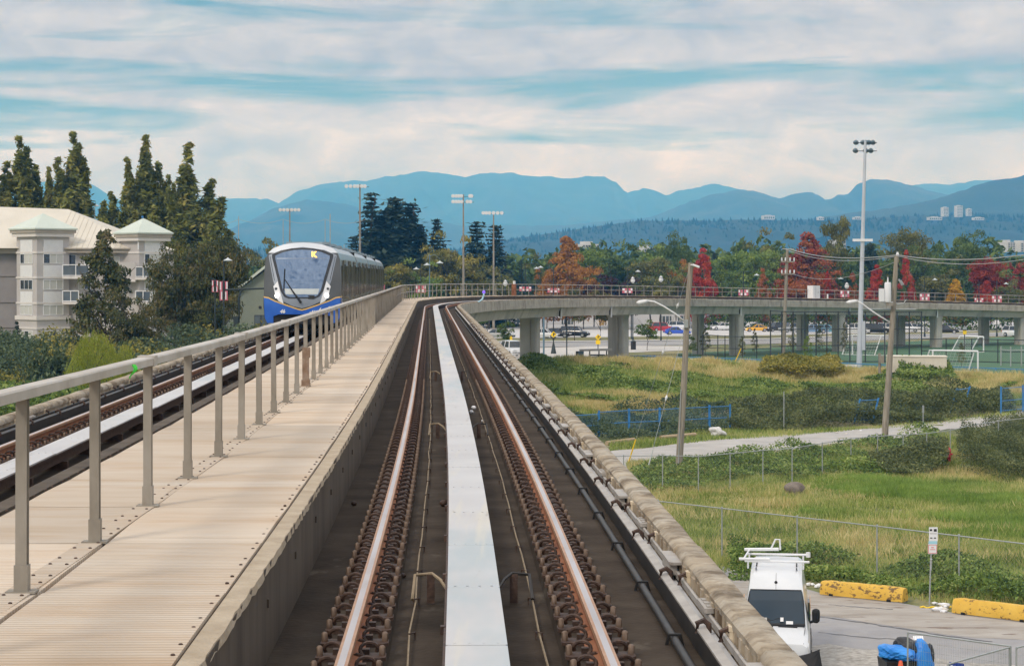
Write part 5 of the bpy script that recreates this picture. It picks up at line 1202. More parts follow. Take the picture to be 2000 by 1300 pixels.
car('sedan', 1592, 651, 80, (118, 150, 186), 'light blue saloon behind the tall wire fence')
car('hatch', 1614, 651, 80, (110, 158, 176), 'pale teal hatchback at the second column pair')
car('pickup', 1668, 652, 85, WH, 'white pickup behind the tall floodlight mast')
car('hatch', 1690, 649, 85, (90, 140, 150), 'teal hatchback right of the tall floodlight mast')
car('suv', 1713, 652, 80, BK, 'black suv left of the right utility pole')
car('suv', 1737, 650, 80, WH, 'white suv behind the right utility pole')
car('suv', 1771, 649, 80, WH, 'white suv right of the right utility pole')
car('hatch', 1795, 648, 80, SI, 'grey hatchback in the shade under the guideway at the right')
car('sedan', 1853, 645, 80, WH, 'white saloon with dark car in front of it, under the right of the guideway')
car('sedan', 1846, 652, 80, BK, 'black saloon in front of the white saloon at the right')
car('suv', 1984, 658, 30, WH, 'white suv at the far right seen from its front')
car('hatch', 462, 648, 88, WH, 'white van at the foot of the grey green hall', 'cars on the road behind the guideway', Y=240, s=1.3, name='parked_van', cat='van')
for k, o in PROTO.items():
    if k not in _used: bpy.data.objects.remove(o)

def work_van():
    p = G(1517, 1268); b = thing('work_van', 'white high roofed work van with ladder rack parked below the guideway', 'van', (p.x, p.y, p.z+.03), R(3))
    b.location = Vector(((1514-1000)/F*62.4, 62.4, float(gz(8.6, 62.4))+.035)); b.scale = (1.07,)*3; b.rotation_euler = (0, 0, R(-8))
    VW = mat('van_paint', [(.62, .635, .65), (.69, .70, .71)], 1.2, .3, coat=.5)
    st = [(-.02, .45, .80, .86, .80), (.06, .32, 1.02, .95, .88), (.35, .28, 1.18, .99, .90), (1.05, .28, 1.36, 1.0, .90), (1.55, .28, 2.02, 1.0, .84), (1.78, .28, 2.26, 1.0, .80), (2.25, .28, 2.60, 1.0, .76), (2.9, .28, 2.73, 1.0, .76), (5.7, .28, 2.74, 1.0, .76), (5.88, .30, 2.62, .97, .74)]
    mb = MB(); secs = []
    for y, zb, zt, w, wt in st:
        zs = min(1.15, zt-.25); secs.append([(-w*.95, y, zb), (w*.95, y, zb), (w, y, zb+.25), (w, y, zs), (w*.35+wt*.65+.0, y, zs+(zt-zs)*.62), (wt, y, zt-.07), (wt*.86, y, zt), (0, y, zt+.02), (-wt*.86, y, zt), (-wt, y, zt-.07), (-w*.35-wt*.65, y, zs+(zt-zs)*.62), (-w, y, zs), (-w, y, zb+.25)])
    mb.loft(secs); mb.obj('body', VW, b, 28)
    o = .02                                                # windscreen follows the raked front
    mb = MB(); mb.loft([[(-.84, 1.06-.03, 1.385), (.84, 1.06-.03, 1.385), (.86, 1.09, 1.37), (-.86, 1.09, 1.37)], [(-.80, 1.53, 2.035), (.80, 1.53, 2.035), (.82, 1.57, 2.02), (-.82, 1.57, 2.02)], [(-.75, 1.76, 2.29), (.75, 1.76, 2.29), (.77, 1.80, 2.26), (-.77, 1.80, 2.26)]]); mb.obj('windscreen', mat('van_glass', (.02, .035, .05), rough=.04, spec=.45), b)
    mb = MB(); mb.box((.35, 1.0, 1.365), (.55, .10, .05), rx=.3); mb.box((-.35, 1.0, 1.365), (.55, .10, .05), rx=.3); mb.obj('air_intake', BLK, b)
    mb = MB(); mb.box((0, 1.10, 1.40), (1.5, .05, .03)); mb.tube([(-.5, 1.06, 1.41), (.2, 1.2, 1.60)], .012, 5); mb.obj('wiper', BLK, b)
    for s in (-1, 1):
        mb = MB(); mb.lathe([(.06, -.2), (.11, -.14), (.12, .1), (.10, .18), (.04, .21)], 10, (s*1.16, 1.45, 1.62)); mb.tube([(s*.98, 1.5, 1.42), (s*1.12, 1.46, 1.47)], .04, 6); mb.obj('mirror', BLK, b)
        mb = MB(); mb.box((s*.955, 2.0, 1.70), (.05, .75, .55), rx=0); mb.obj('door_window', GLASSD, b)
        mb = MB(); mb.loft([[(s*.60, .04, .78), (s*.90, .10, .80), (s*.93, .30, 1.03), (s*.66, .16, 1.02)], [(s*.60, -.02, .78), (s*.93, .05, .80), (s*.95, .26, 1.05), (s*.66, .10, 1.04)]]); mb.obj('headlight', LENS, b)
        for y in (1.0, 4.7):
            mb = MB(); mb.lathe([(.2, -.12), (.35, -.11), (.36, 0), (.35, .11), (.2, .12)], 16); M = Matrix.Rotation(R(90), 4, 'Y'); mb.v = [tuple(M @ Vector(q)) for q in mb.v]; w = mb.obj('wheel', BLK, b, 40); w.location = (s*.93, y, .36)
            mb = MB(); mb.lathe([(.2, -.01), (.2, .01), (.08, .04)], 10); mb.v = [tuple(M @ Vector(q)) for q in mb.v]; link('rim', mb.mesh('rim', HUB), w, (s*.115, 0, 0))
        for y0, y1 in ((2.75, 3.05), (3.5, 4.3)): mb = MB(); mb.box((s*.60, (y0+y1)/2, 2.765), (.035, y1-y0, .03)); mb.obj('roof_track', BLK, b)
        mb = MB(); mb.box((s*1.002, 3.9, 1.3), (.012, 2.0, .35)); mb.obj('stripe', mat('green_stripe', (.25, .55, .06), rough=.4), b); mb = MB(); mb.box((s*1.002, 3.9, 1.6), (.012, 1.8, .2)); mb.obj('stripe', mat('orange_stripe', (.75, .30, .04), rough=.4), b)
    mb = MB(); mb.lathe([(.04, 0), (.05, .05), (.02, .09)], 8, (0, 2.05, 2.44)); mb.obj('aerial', BLK, b)
    mb = MB(); mb.tube([(0, 1.80, 2.30), (0, 2.25, 2.625), (0, 2.6, 2.685)], .006, 4); 
    for s in (-1, 1): mb.tube([(s*.80, .12, 1.03), (s*.82, .6, 1.225), (s*.85, 1.0, 1.345)], .008, 4); mb.tube([(s*1.003, 1.25, .5), (s*1.003, 1.25, 1.3)], .008, 4); mb.tube([(s*1.003, 2.55, .5), (s*1.003, 2.55, 1.5)], .008, 4)
    mb.tube([(-.8, .12, 1.03), (.8, .12, 1.03)], .008, 4); mb.obj('panel_seam', DGREY, b)
    mb = MB(); mb.box((-.42, 1.14, 1.48), (.34, .1, .22), rx=.7); mb.box((.35, 1.2, 1.50), (.22, .05, .10), rx=.7); mb.obj('dashboard', PAVE, b)
    mb = MB(); mb.box((.40, 1.055, 1.47), (.20, .012, .10), rx=-.65); mb.box((.18, 1.10, 1.55), (.09, .012, .13), rx=-.65); mb.obj('paper', WHITEM, b)
    mb = MB(); mb.box((-.32, 1.11, 1.51), (.30, .012, .16), rx=-.65); mb.box((.05, 1.035, 1.425), (1.58, .012, .05), rx=-.65); mb.obj('steering_wheel', BLK, b)
    mb = MB(); mb.tube([(-.83, 1.03, 1.375), (-.79, 1.53, 2.04), (-.74, 1.77, 2.30), (.74, 1.77, 2.30), (.79, 1.53, 2.04), (.83, 1.03, 1.375), (-.83, 1.03, 1.375)], .018, 5); mb.obj('windscreen_seal', BLK, b)
    mb = MB(); mb.box((0, -.03, .55), (1.6, .12, .22)); mb.box((0, -.02, .95), (.7, .1, .16)); mb.obj('bumper', DGREY, b)
    rk = MB()
    for y in (3.3, 4.9):
        rk.tube([(-.95, y, 2.92), (.98, y, 2.92)], .035, 6)
        for x in (-.85, .8): rk.tube([(x, y, 2.70), (x, y, 2.94)], .028, 5)
    rk.tube([(-1.12, 3.3, 2.98), (-.2, 3.3, 2.98)], .045, 6); rk.tube([(-1.0, 3.3, 2.96), (-.85, 4.9, 3.05)], .03, 5); rk.tube([(-1.0, 4.9, 3.05), (.05, 4.9, 3.08)], .05, 6); rk.tube([(-.2, 4.9, 3.06), (-.05, 4.9, 3.38), (.08, 4.9, 3.38), (.10, 4.9, 3.06)], .03, 5); rk.tube([(.95, 4.9, 2.85), (.95, 4.9, 3.0)], .07, 6)
    rk.obj('ladder_rack', WHITE, b)
work_van()
# ------------------------------------------------------------------ lettering
def text(name, s, size, m, parent, M, extrude=.004, align='CENTER', shear=0.0, bold=0.0):
    c = bpy.data.curves.new(name, 'FONT'); c.body = s; c.size = size; c.align_x = align; c.align_y = 'CENTER'; c.extrude = extrude; c.shear = shear; c.offset = bold; c.resolution_u = 2
    c.materials.append(m); o = bpy.data.objects.new(name, c); COL.objects.link(o)
    if parent is not None: o.parent = parent
    o.matrix_local = M; return o
FRONT = Matrix(((1, 0, 0, 0), (0, 0, -1, 0), (0, 1, 0, 0), (0, 0, 0, 1)))     # text upright, facing -y
# ------------------------------------------------------------------ the train
def train():
    s0 = 70.6; uc = -4.62
    root = thing('train', 'metro train with blue nose and large windscreen approaching on the left track', 'train', P(s0, uc, -2.05), RZ(s0))
    GUN = mat('gunmetal_paint', [(.075, .08, .082), (.11, .115, .115)], .8, .3, metal=.35, coat=.4)
    SIL = mat('silver_paint', [(.26, .29, .33), (.32, .35, .39)], 1, .3, metal=.4, coat=.4)
    BLU = mat('blue_paint', [(.018, .10, .46), (.03, .15, .58)], 1.2, .3, coat=.5); YLW = mat('yellow_line', (.72, .46, .16), rough=.4)
    RFW = mat('train_roof', [(.60, .63, .67), (.70, .72, .75)], .7, .4); RFB = mat('train_roof_side', [(.27, .33, .38), (.36, .42, .46)], .7, .35, metal=.2)
    SIDE = mat('train_side', [(.085, .085, .068), (.12, .12, .10)], .6, .3, metal=.2, coat=.3); DOOR = mat('train_door', [(.135, .135, .108), (.17, .17, .14)], .8, .3, metal=.3)
    LAMP = mat('lit_headlight', (.9, .9, .88), emit=(1, .97, .9), es=3.0); LED = mat('amber_led', (.8, .4, .05), emit=(1, .55, .12), es=2.4)
    WS = mat('windscreen_glass', (.20, .27, .38), rough=.03, metal=.7, spec=.9); WSK = mat('glossy_black', (.012, .013, .015), rough=.12, spec=.8); PALE = mat('pale_dash', [(.50, .54, .54), (.60, .63, .62)], 3, .5)
    half = [(1.19, .42), (1.29, .62), (1.325, 1.1), (1.325, 2.1), (1.29, 2.62), (1.20, 2.86)]; roof = [(1.20, 2.86), (1.02, 3.02), (.66, 3.15), (.3, 3.20), (0, 3.215)]
    def yf(x, z): return .30*(abs(x)/1.3)**2.4 + .22*max(0, z-1.25)**1.25 + .06*max(0, .9-z)
    def shell(a, b, parent, names):
        mb = MB(); pts = [(-x, z) for x, z in half] + [(x, z) for x, z in half[::-1]]
        mb.loft([[(x, y, z) for x, z in pts] for y in (a, b)], close=False, caps=False); mb.obj(names[0], SIDE, parent, 40)
        mb = MB(); pts = [(-x, z) for x, z in roof] + [(x, z) for x, z in roof[-2::-1]]
        mb.loft([[(x, y, z) for x, z in pts] for y in (a, b)], close=False, caps=False); mb.obj(names[1], RFB, parent, True)
        mb = MB(); mb.box((0, (a+b)/2, .55), (2.3, b-a-.1, .2)); mb.obj('underframe', DGREY, parent)
    def patch(name, poly, m, off, parent, th=.02, smooth=30):
        bm = bmesh.new(); vs = [bm.verts.new((x, 0, z)) for x, z in poly]; bm.faces.new(vs)
        for ax in (0, 2):
            lo = min(v.co[ax] for v in bm.verts); hi = max(v.co[ax] for v in bm.verts); n = int((hi-lo)/.16)
            for i in range(1, n+1):
                c = [0, 0, 0]; c[ax] = lo+(hi-lo)*i/(n+1); no = [0, 0, 0]; no[ax] = 1; bmesh.ops.bisect_plane(bm, geom=bm.verts[:]+bm.edges[:]+bm.faces[:], plane_co=c, plane_no=no)
        bmesh.ops.triangulate(bm, faces=[f for f in bm.faces if len(f.verts) > 4])
        for v in bm.verts: v.co.y = yf(v.co.x, v.co.z) - off
        bmesh.ops.recalc_face_normals(bm, faces=bm.faces)
        if sum(f.normal.y for f in bm.faces) > 0: bmesh.ops.reverse_faces(bm, faces=bm.faces)
        r_ = bmesh.ops.extrude_face_region(bm, geom=bm.faces[:]); 
        front = [g for g in r_['geom'] if isinstance(g, bmesh.types.BMVert)]
        for v in front: v.co.y -= th
        bmesh.ops.recalc_face_normals(bm, faces=bm.faces)
        me = bpy.data.meshes.new(name); bm.to_mesh(me); bm.free(); me.materials.append(m); me.polygons.foreach_set('use_smooth', [True]*len(me.polygons)); me.set_sharp_from_angle(angle=R(35)); return link(name, me, parent)
    # lead car nose and four cars
    pos = 1.0
    for ci in range(4):
        y0 = pos; y1 = y0 + (16.0 if ci == 0 else 16.6)
        shell(y0, y1, root, ('side', 'roof'))
        for sg in (1, -1):
            for (a, w, dr) in [(y0+.25, .9, 0)] + [(y0+1.5+k*5.0, 1.9, 1) for k in range(3)] + [(y0+3.7+k*5.0, 2.4, 0) for k in range(2)] + [(y1-2.0, 1.7, 0)]:
                mb = MB(); mb.box((sg*1.326, a+w/2, 1.62), (.03, w, 2.0 if dr else 1.15)); 
                if not dr: mb.v = [(x, y, z+.22) for x, y, z in mb.v]
                d = mb.obj('door' if dr else 'window', DOOR if dr else WSK, root)
                if dr:
                    for q in (-.45, .45): mb = MB(); mb.box((sg*1.343, a+w/2+q, 1.85), (.012, .62, 1.25)); mb.obj('pane', WSK, d)
                    mb = MB(); mb.box((sg*1.343, a+w/2, 1.62), (.014, .03, 2.0)); mb.obj('door_seam', BLK, d)
        for q in (.2, .5, .8): mb = MB(); mb.box((0, y0+(y1-y0)*q, 3.225), (1.5, 2.4, .10), bev=.2); mb.obj('roof_unit', RFB, root)
        for q in (y0+2.2, y1-2.2):
            mb = MB(); mb.box((0, q, .36), (1.9, 2.2, .3)); 
            for e in (-.8, .8):
                for sx in (-.72, .72): mb.v += []; mb.tube([(sx-.06, q+e, .30), (sx+.06, q+e, .30)], .30, 14)
            mb.obj('bogie', DGREY, root)
        if ci < 3: mb = MB(); mb.box((0, y1+.2, 1.85), (2.35, .44, 2.4)); mb.obj('gangway', BLK, root)
        pos = y1+.4
    # front shell: grid between outline and face
    mb = MB(); nx, nz = 18, 16; idx = {}
    outline = lambda z: np.interp(z, [.42, .62, 1.1, 2.1, 2.62, 2.86], [1.19, 1.29, 1.325, 1.325, 1.29, 1.20])
    for j in range(nz+1):
        z = .86+(2.86-.86)*j/nz
        for i in range(nx+1):
            x = outline(z)*(-1+2*i/nx); mb.v.append((x, yf(x, z), z))
    for j in range(nz):
        for i in range(nx): mb.f.append((j*(nx+1)+i, j*(nx+1)+i+1, (j+1)*(nx+1)+i+1, (j+1)*(nx+1)+i)); mb.mi.append(0)
    secs = []
    for z in [.42, .62, .86]+[1.1, 2.1, 2.62, 2.86]:
        for sg in (-1, 1): pass
    for sg in (-1, 1):                                      # cheeks back to the body
        b = len(mb.v); zs = [.42, .62, .86, 1.1, 1.6, 2.1, 2.62, 2.86]
        for z in zs: x = outline(z)*sg; mb.v += [(x, yf(x, z), z), (x, 1.0, z)]
        for k in range(len(zs)-1): mb.f.append((b+2*k, b+2*k+1, b+2*k+3, b+2*k+2)); mb.mi.append(0)
    mb.obj('nose', GUN, root, 35)
    # roof cap over the nose
    mb = MB(); rp = [(-x, z) for x, z in roof] + [(x, z) for x, z in roof[-2::-1]]; secs = []
    for t in (0, .35, .7, 1): secs.append([(x, (yf(x, 2.86)+.0)*(1-t)+1.02*t+(z-2.86)*.55*(1-t), z+.0*t) for x, z in rp])
    mb.loft(secs, close=False, caps=False); lo = [(x, yf(x, 2.86), 2.855) for x, z in rp]; mb.loft([lo, secs[0]], close=False, caps=False); mb.obj('roof_cap', RFW, root, 50)
    # face patches
    wind = [(-1.04, 2.80), (-.72, 2.93), (-.36, 3.0), (0, 3.02), (.36, 3.0), (.72, 2.93), (1.04, 2.80), (1.04, 2.70), (.72, 1.55), (.60, 1.36), (.45, 1.30), (-.45, 1.30), (-.60, 1.36), (-.72, 1.55), (-1.04, 2.70)]
    sc = lambda p, f, cz=2.1: [(x*f, cz+(z-cz)*f) for x, z in p]
    patch('face_panel', [(-1.17, 2.72), (-1.17, 2.78), (-.75, 2.96), (0, 3.06), (.75, 2.96), (1.17, 2.78), (1.17, 2.72), (1.0, 1.9), (.78, 1.25), (.3, 1.02), (0, .95), (-.3, 1.02), (-.78, 1.25), (-1.0, 1.9)], SIL, .004, root, .012)
    o = patch('windscreen', sc(wind, 1.015), WSK, .012, root, .02)
    patch('pane', sc([(x*.93, z*.98+.035) for x, z in wind], .97), WS, .030, o, .012)
    patch('dashboard', [(-.60, 1.62), (.60, 1.62), (.55, 1.43), (-.55, 1.43)], PALE, .043, o, .004)
    patch('screen_line', [(-.88, 2.67), (.88, 2.67), (.88, 2.655), (-.88, 2.655)], SIL, .043, o, .003)
    text('destination_letter', 'K', .27, LED, o, Matrix.Translation((.40, yf(.4, 2.78)-.06, 2.79)) @ FRONT, .006, bold=.012)
    for sg in (-1, 1):
        hp = patch('headlight_panel', [(sg*x, z) for x, z in ((.84, 1.88), (.985, 1.70), (.90, 1.36), (.80, 1.20), (.62, 1.10))], WHITE, .022, root, .02)
        for (x, z, r, m, nm) in ((.845, 1.38, .085, LAMP, 'headlight'), (.89, 1.62, .055, HUB, 'lamp_ring')):
            mb = MB(); y = yf(x, z)-.04; mb.tube([(sg*x, y+.03, z), (sg*x, y-.02, z)], r, 12); h = mb.obj(nm, m, hp)
            if nm == 'lamp_ring': mb = MB(); mb.tube([(sg*x, y+.02, z), (sg*x, y-.025, z)], .035, 10); mb.obj('lamp', WSK, hp)
        patch('seam', [(sg*x, z) for x, z in ((1.12, 2.74), (1.135, 2.74), (.96, 1.9), (.945, 1.9))], WSK, .02, root, .006)
        patch('seam', [(sg*x, z) for x, z in ((.945, 1.9), (.96, 1.9), (1.2, 1.75), (1.2, 1.735))], WSK, .02, root, .006) if False else None
    top = [(-1.322, 1.33), (-1.15, 1.30), (-.95, 1.20), (-.5, 1.04), (-.15, .92), (0, .885), (.15, .92), (.5, 1.04), (.95, 1.20), (1.15, 1.30), (1.322, 1.33)]
    patch('blue_skirt', top + [(1.30, .72), (1.285, .62), (1.20, .44), (.98, .44), (.98, .68), (.84, .72), (.80, .74), (-.80, .74), (-.84, .72), (-.98, .68), (-.98, .44), (-1.20, .44), (-1.285, .62), (-1.30, .72)], BLU, .012, root, .016)
    patch('yellow_line', [(x, z+.028) for x, z in top] + [(x, z-.018) for x, z in top[::-1]], YLW, .022, root, .012)
    patch('black_line', [(x, z+.055) for x, z in top[2:-2]] + [(x, z+.029) for x, z in top[2:-2][::-1]], WSK, .018, root, .010)
    for sg in (-1, 1):                                      # skirt and line wrap round to the side
        mb = MB(); z = [1.33, 1.0, .62, .44]; x = [1.33, 1.332, 1.296, 1.20]
        mb.loft([[(sg*a, yf(a, b_)-.02, b_) for a, b_ in zip(x, z)], [(sg*a, 1.3, b_) for a, b_ in zip(x, z)]], close=False, caps=False); mb.obj('blue_skirt', BLU, root)
        mb = MB(); mb.loft([[(sg*1.336, yf(1.3, 1.33)-.02, 1.36), (sg*1.336, yf(1.3, 1.33)-.02, 1.31)], [(sg*1.336, 1.3, 1.36), (sg*1.336, 1.3, 1.31)]], close=False, caps=False); mb.obj('yellow_line', YLW, root)
    tm = lambda x, z, off=.034: Matrix.Translation((x, yf(x, z)-off, z)) @ FRONT
    text('car_number', '464', .17, WHITE, root, tm(-.62, .84), .004, shear=.25, bold=.008)
    text('word_mark', 'TRANS', .095, WHITE, root, tm(.44, .835), .004, shear=.1, bold=.005); text('word_mark', 'LINK', .095, WHITE, root, tm(.83, .835, .045), .004, shear=.1, bold=.005)
    mb = MB(); y = yf(.65, .9)-.045
    mb.add([(.56, y, .86), (.665, y, .99), (.65, y, .90), (.80, y, .89), (.64, y, .87), (.60, y, .80), (.615, y, .86)], [(0, 1, 2, 6), (6, 2, 3, 4), (6, 4, 5)]); mb.obj('arrow_mark', WHITE, root)
    mb = MB(); p = lambda x, z, o_=.07: (x, yf(x, z)-o_, z)
    mb.tube([p(-.02, 1.14), p(-.30, 1.52), p(-.60, 1.96)], [.045, .028, .014], 6); mb.tube([p(-.62, 1.55), p(-.60, 2.3)], .018, 5); mb.obj('wiper', BLK, root)
    mb = MB(); mb.box((.33, yf(.33, 1.3)-.03, 1.33), (.22, .02, .12)); mb.obj('grille', DGREY, root)
    mb = MB(); mb.box((0, .55, .56), (2.0, .7, .34)); mb.box((0, .10, .52), (.35, .4, .2)); mb.obj('coupler', DGREY, root)
    mb = MB(); mb.tube([(.3, 14, 3.2), (.3, 14, 4.6)], .02, 5); mb.tube([(-.2, 40, 3.2), (-.2, 40, 3.7)], .02, 5); mb.obj('aerial', GALV, root)
train()

# ------------------------------------------------------------------ utility poles and wires
def pole_line(b, t, bends=6, j=.02):
    b, t = Vector(b), Vector(t); return [b.lerp(t, i/bends)+Vector((random.uniform(-j, j), random.uniform(-j, j), 0)) for i in range(bends+1)]
def utility_pole(pb, pt, r, label):
    g = G(*pb); t = at(pt[0], pt[1], g.y); o = thing('utility_pole', label, 'utility pole', tuple(g), 0, 'wooden utility poles')
    mb = MB(); mb.tube([p-g for p in pole_line(g-Vector((0, 0, .3)), t)], r*1.15, 9, True, r*.8); mb.obj('pole', WOOD, o, 60); return o, g, (lambda px, py, dy=0: at(px, py, g.y+dy)-g)
def arm_lamp(o, A, pts, head):
    mb = MB(); mb.tube([A(*q, -.25) for q in pts], .055, 7); mb.obj('lamp_arm', WHITEM, o, True)
    a, b_ = A(*head[0], -.25), A(*head[1], -.25); mb = MB(); d = b_-a
    mb.tube([a, a+d*.25+Vector((0, 0, -.02)), a+d*.75+Vector((0, 0, -.03)), b_], [.06, .13, .16, .05], 8); mb.obj('lamp_head', WHITEM, o, True)
p1, g1, A = utility_pole((1325, 920), (1349, 513), .20, 'leaning wooden pole carrying a white street lamp, left one')
arm_lamp(p1, A, [(1339, 629), (1318, 612), (1296, 598), (1278, 589), (1264, 587)], [(1266, 587), (1243, 591)])
mb = MB(); mb.tube([A(1349, 517, -.2), A(1355, 518, -.3)], .04, 5); mb.tube([A(1353, 517, -.3), A(1366, 522, -.4)], .07, 6); mb.obj('small_lamp', WHITEM, p1)
mb = MB(); mb.box(A(1340, 632, -.25), (.25, .2, .5)); mb.obj('bracket', GALV, p1)
mb = MB(); mb.tube([A(1330, 760, -.24), A(1325, 905, -.26)], .03, 5); mb.obj('conduit', GALV, p1)
def guy(px0, py0, ax, ay, label, ins, gm, gl):
    a = g1 + A(px0, py0); e = G(ax, ay); o = thing('guy_wire', label, 'guy wire', tuple(e), 0, 'guy wires of the leaning pole')
    mb = MB(); mb.tube([(0, 0, 0), a-e], .014, 5); mb.obj('wire', GALV, o)
    for f in ins: mb = MB(); q = (a-e)*f; d = (a-e).normalized(); mb.tube([q-d*.18, q, q+d*.18], [.03, .09, .03], 7); mb.obj('insulator', WHITEM, o)
    mb = MB(); d = (a-e).normalized(); mb.tube([d*.1, d*gl], .045, 6); mb.obj('guard', gm, o)
guy(1343, 535, 1226, 908, 'guy wire with yellow guard left of the leaning pole', (.84, .60), YELS, 1.9)
guy(1337, 640, 1262, 927, 'guy wire with pale guard close to the leaning pole', (.52,), GALV, 1.6)
p2, g2, A2 = utility_pole((1727, 862), (1751, 500), .22, 'wooden pole with white transformers and a street lamp, right one')
arm_lamp(p2, A2, [(1738, 629), (1718, 617), (1700, 605), (1684, 593), (1674, 587)], [(1676, 587), (1653, 590)])
mb = MB(); q = A2(1734, 570, -.45); mb.lathe([(.22, -.75), (.25, -.6), (.25, .6), (.20, .72)], 12, q); mb.lathe([(.05, .72), (.06, .85), (.03, 1.1)], 7, q); mb.obj('transformer', WHITE, p2, 40)
mb = MB(); q = A2(1722, 576, -.4); mb.box(q, (.40, .4, .95), bev=.05); mb.tube([A2(1722, 590, -.4), A2(1744, 590, -.2)], .05, 5); mb.obj('switch_box', WHITE, p2)
mb = MB(); q = A2(1737, 594, -.45); mb.box(q, (.5, .3, .25)); mb.obj('bracket', STEELG, p2)
mb = MB(); mb.tube([A2(1683, 603), A2(1790, 604)], .05, 5); mb.tube([A2(1755, 545, -.3), A2(1762, 557, -.3)], .07, 6); mb.tube([A2(1759, 547, -.3), A2(1765, 556, -.3)], .05, 6); mb.tube([A2(1770, 585, -.2), A2(1765, 592, -.2), A2(1752, 594, -.2)], .035, 5); mb.obj('fittings', GALV, p2)
mb = MB(); mb.lathe([(.08, 0), (.12, .12), (.06, .3)], 8, A2(1753, 500)); mb.obj('insulator', WHITEM, p2)
mb = MB(); mb.tube([A2(1752, 512, -.1), A2(1756, 522, -.1)], .08, 6); mb.obj('cap', BLK, p2)
p3, g3, A3 = utility_pole((1529, 706), (1538, 487), .20, 'wooden pole with cross arms in the middle distance')
for py, h in ((511, 21), (535, 20)):
    mb = MB(); mb.box(A3(1539, py, -.2), (h*2*g3.y/F*.62, .12, .14)); c = mb.obj('cross_arm', WOOD, p3)
    for dx in (-12, -5, 4, 12): mb = MB(); mb.lathe([(.05, 0), (.10, .12), (.07, .2), (.10, .3), (.04, .4)], 7, A3(1539+dx, py-1, -.2)); mb.obj('insulator', WHITEM, c)
mb = MB(); mb.tube([A3(1528, 486), A3(1551, 487)], .06, 5); mb.obj('cross_arm', GALV, p3)
def wire(a, b_, sag, r, label, n=14):
    mb = MB(); pts = [a.lerp(b_, i/n)-Vector((0, 0, sag*4*(i/n)*(1-i/n))) for i in range(n+1)]; mb.tube(pts, r, 5)
    tag(mb.obj('power_line', mat('line_wire', (.42, .42, .40), rough=.5)), label, 'wire', 'overhead wires')
wire(g3+A3(1541, 486), g2+A2(1752, 498), .55, .035, 'upper overhead wire from the middle pole to the right pole')
wire(g3+A3(1533, 486), g2+A2(1752, 500), .75, .025, 'lower overhead wire from the middle pole to the right pole')
wire(g2+A2(1752, 498), at(2080, 484, 120), .5, .03, 'overhead wire leaving the right pole to the right edge, upper')
wire(g2+A2(1752, 500), at(2080, 490, 126), .7, .022, 'overhead wire leaving the right pole to the right edge, lower')
wire(g3+A3(1546, 534), g2+A2(1747, 512), .9, .02, 'thin low wire from the middle pole to the right pole')
DPOLE = mat('dark_green_pole', [(.02, .03, .032), (.04, .05, .05)], 2, .5)
# ------------------------------------------------------------------ floodlight masts
def floodlight(px, pyt, pyb, Y, rows, label, r=.22, m=None, plate=False, wpx=40, look=1):
    X = (px-1000)/F*Y; g = float(gz(X, Y)); zt = H-(pyt-535)/F*Y; o = thing('floodlight_mast', label, 'floodlight', (X, Y, g), 0, 'sports floodlight masts'); m = m or STEELG
    lean = (12/F*Y if plate else 0)
    mb = MB(); mb.tube([(0, 0, 0), (lean*.5, 0, (zt-g)/2), (lean, 0, zt-g)], r, 10, True, r*.45); mb.obj('pole', m, o, 60)
    w = wpx/F*Y
    for k, (dz, xs) in enumerate(rows):
        z = zt-g-dz/F*Y; mb = MB(); mb.box((lean, .05, z), (w, .07, .07)); c = mb.obj('cross_arm', DPOLE, o)
        for x in xs:
            mb = MB(); q = (lean+x/F*Y, -.35*look, z+.1); M = Matrix.Translation(q) @ Matrix.Rotation(R(100 if look > 0 else -125), 4, 'X')
            mb.lathe([(.08, -.26), (.22, -.10), (.31, .10), (.30, .12), (.1, .15)], 10); mb.v = [tuple(M @ Vector(v)) for v in mb.v]; mb.obj('lamp_head', WHITE if look > 0 else mat('lamp_dark', [(.10, .16, .20), (.18, .24, .28)], 2, .4), c, 40)
    if plate:
        mb = MB(); z = H-(469-535)/F*Y-g; mb.box((lean*.5, -.25, z), (39/F*Y, .15, 5/F*Y)); mb.obj('white_plate', WHITE, o)
        mb = MB(); mb.box((lean*.1+.35, -.1, H-(655-535)/F*Y-g), (.35, .4, 3.0)); mb.obj('cabinet', POLEL, o)
    return o
floodlight(566, 408, 0, 360, [(3, (-18, -11, -4, 4, 11, 18))], 'leftmost floodlight mast, behind the train roof', wpx=44)
floodlight(703, 360, 0, 330, [(5, (-26, -18, -10, -4, 4, 10))], 'floodlight mast in front of the tall firs beyond the train', .26, wpx=36)
floodlight(905, 380, 0, 340, [(4, (-20, -14, -9, -4, 13, 16)), (15, (-20, -14, -9, -3, 8, 14))], 'floodlight mast with two rows of lamps', .24, wpx=42)
floodlight(964, 413, 0, 345, [(4, (-20, -14, -8, 0, 8, 16)), ], 'floodlight mast right of the one with two lamp rows', .22, wpx=42)
floodlight(1678, 275, 0, 213, [(4, (-17, -3, 2, 8, 16)), (20, (-18, 2, 12))], 'tallest floodlight mast, pale grey, with a white plate halfway', .30, POLEL, True, 46, -1)
floodlight(72, 352, 0, 330, [(1, (-8, 0, 8, 14))], 'floodlight lamps just showing between two poplars at the left', .2, wpx=30)
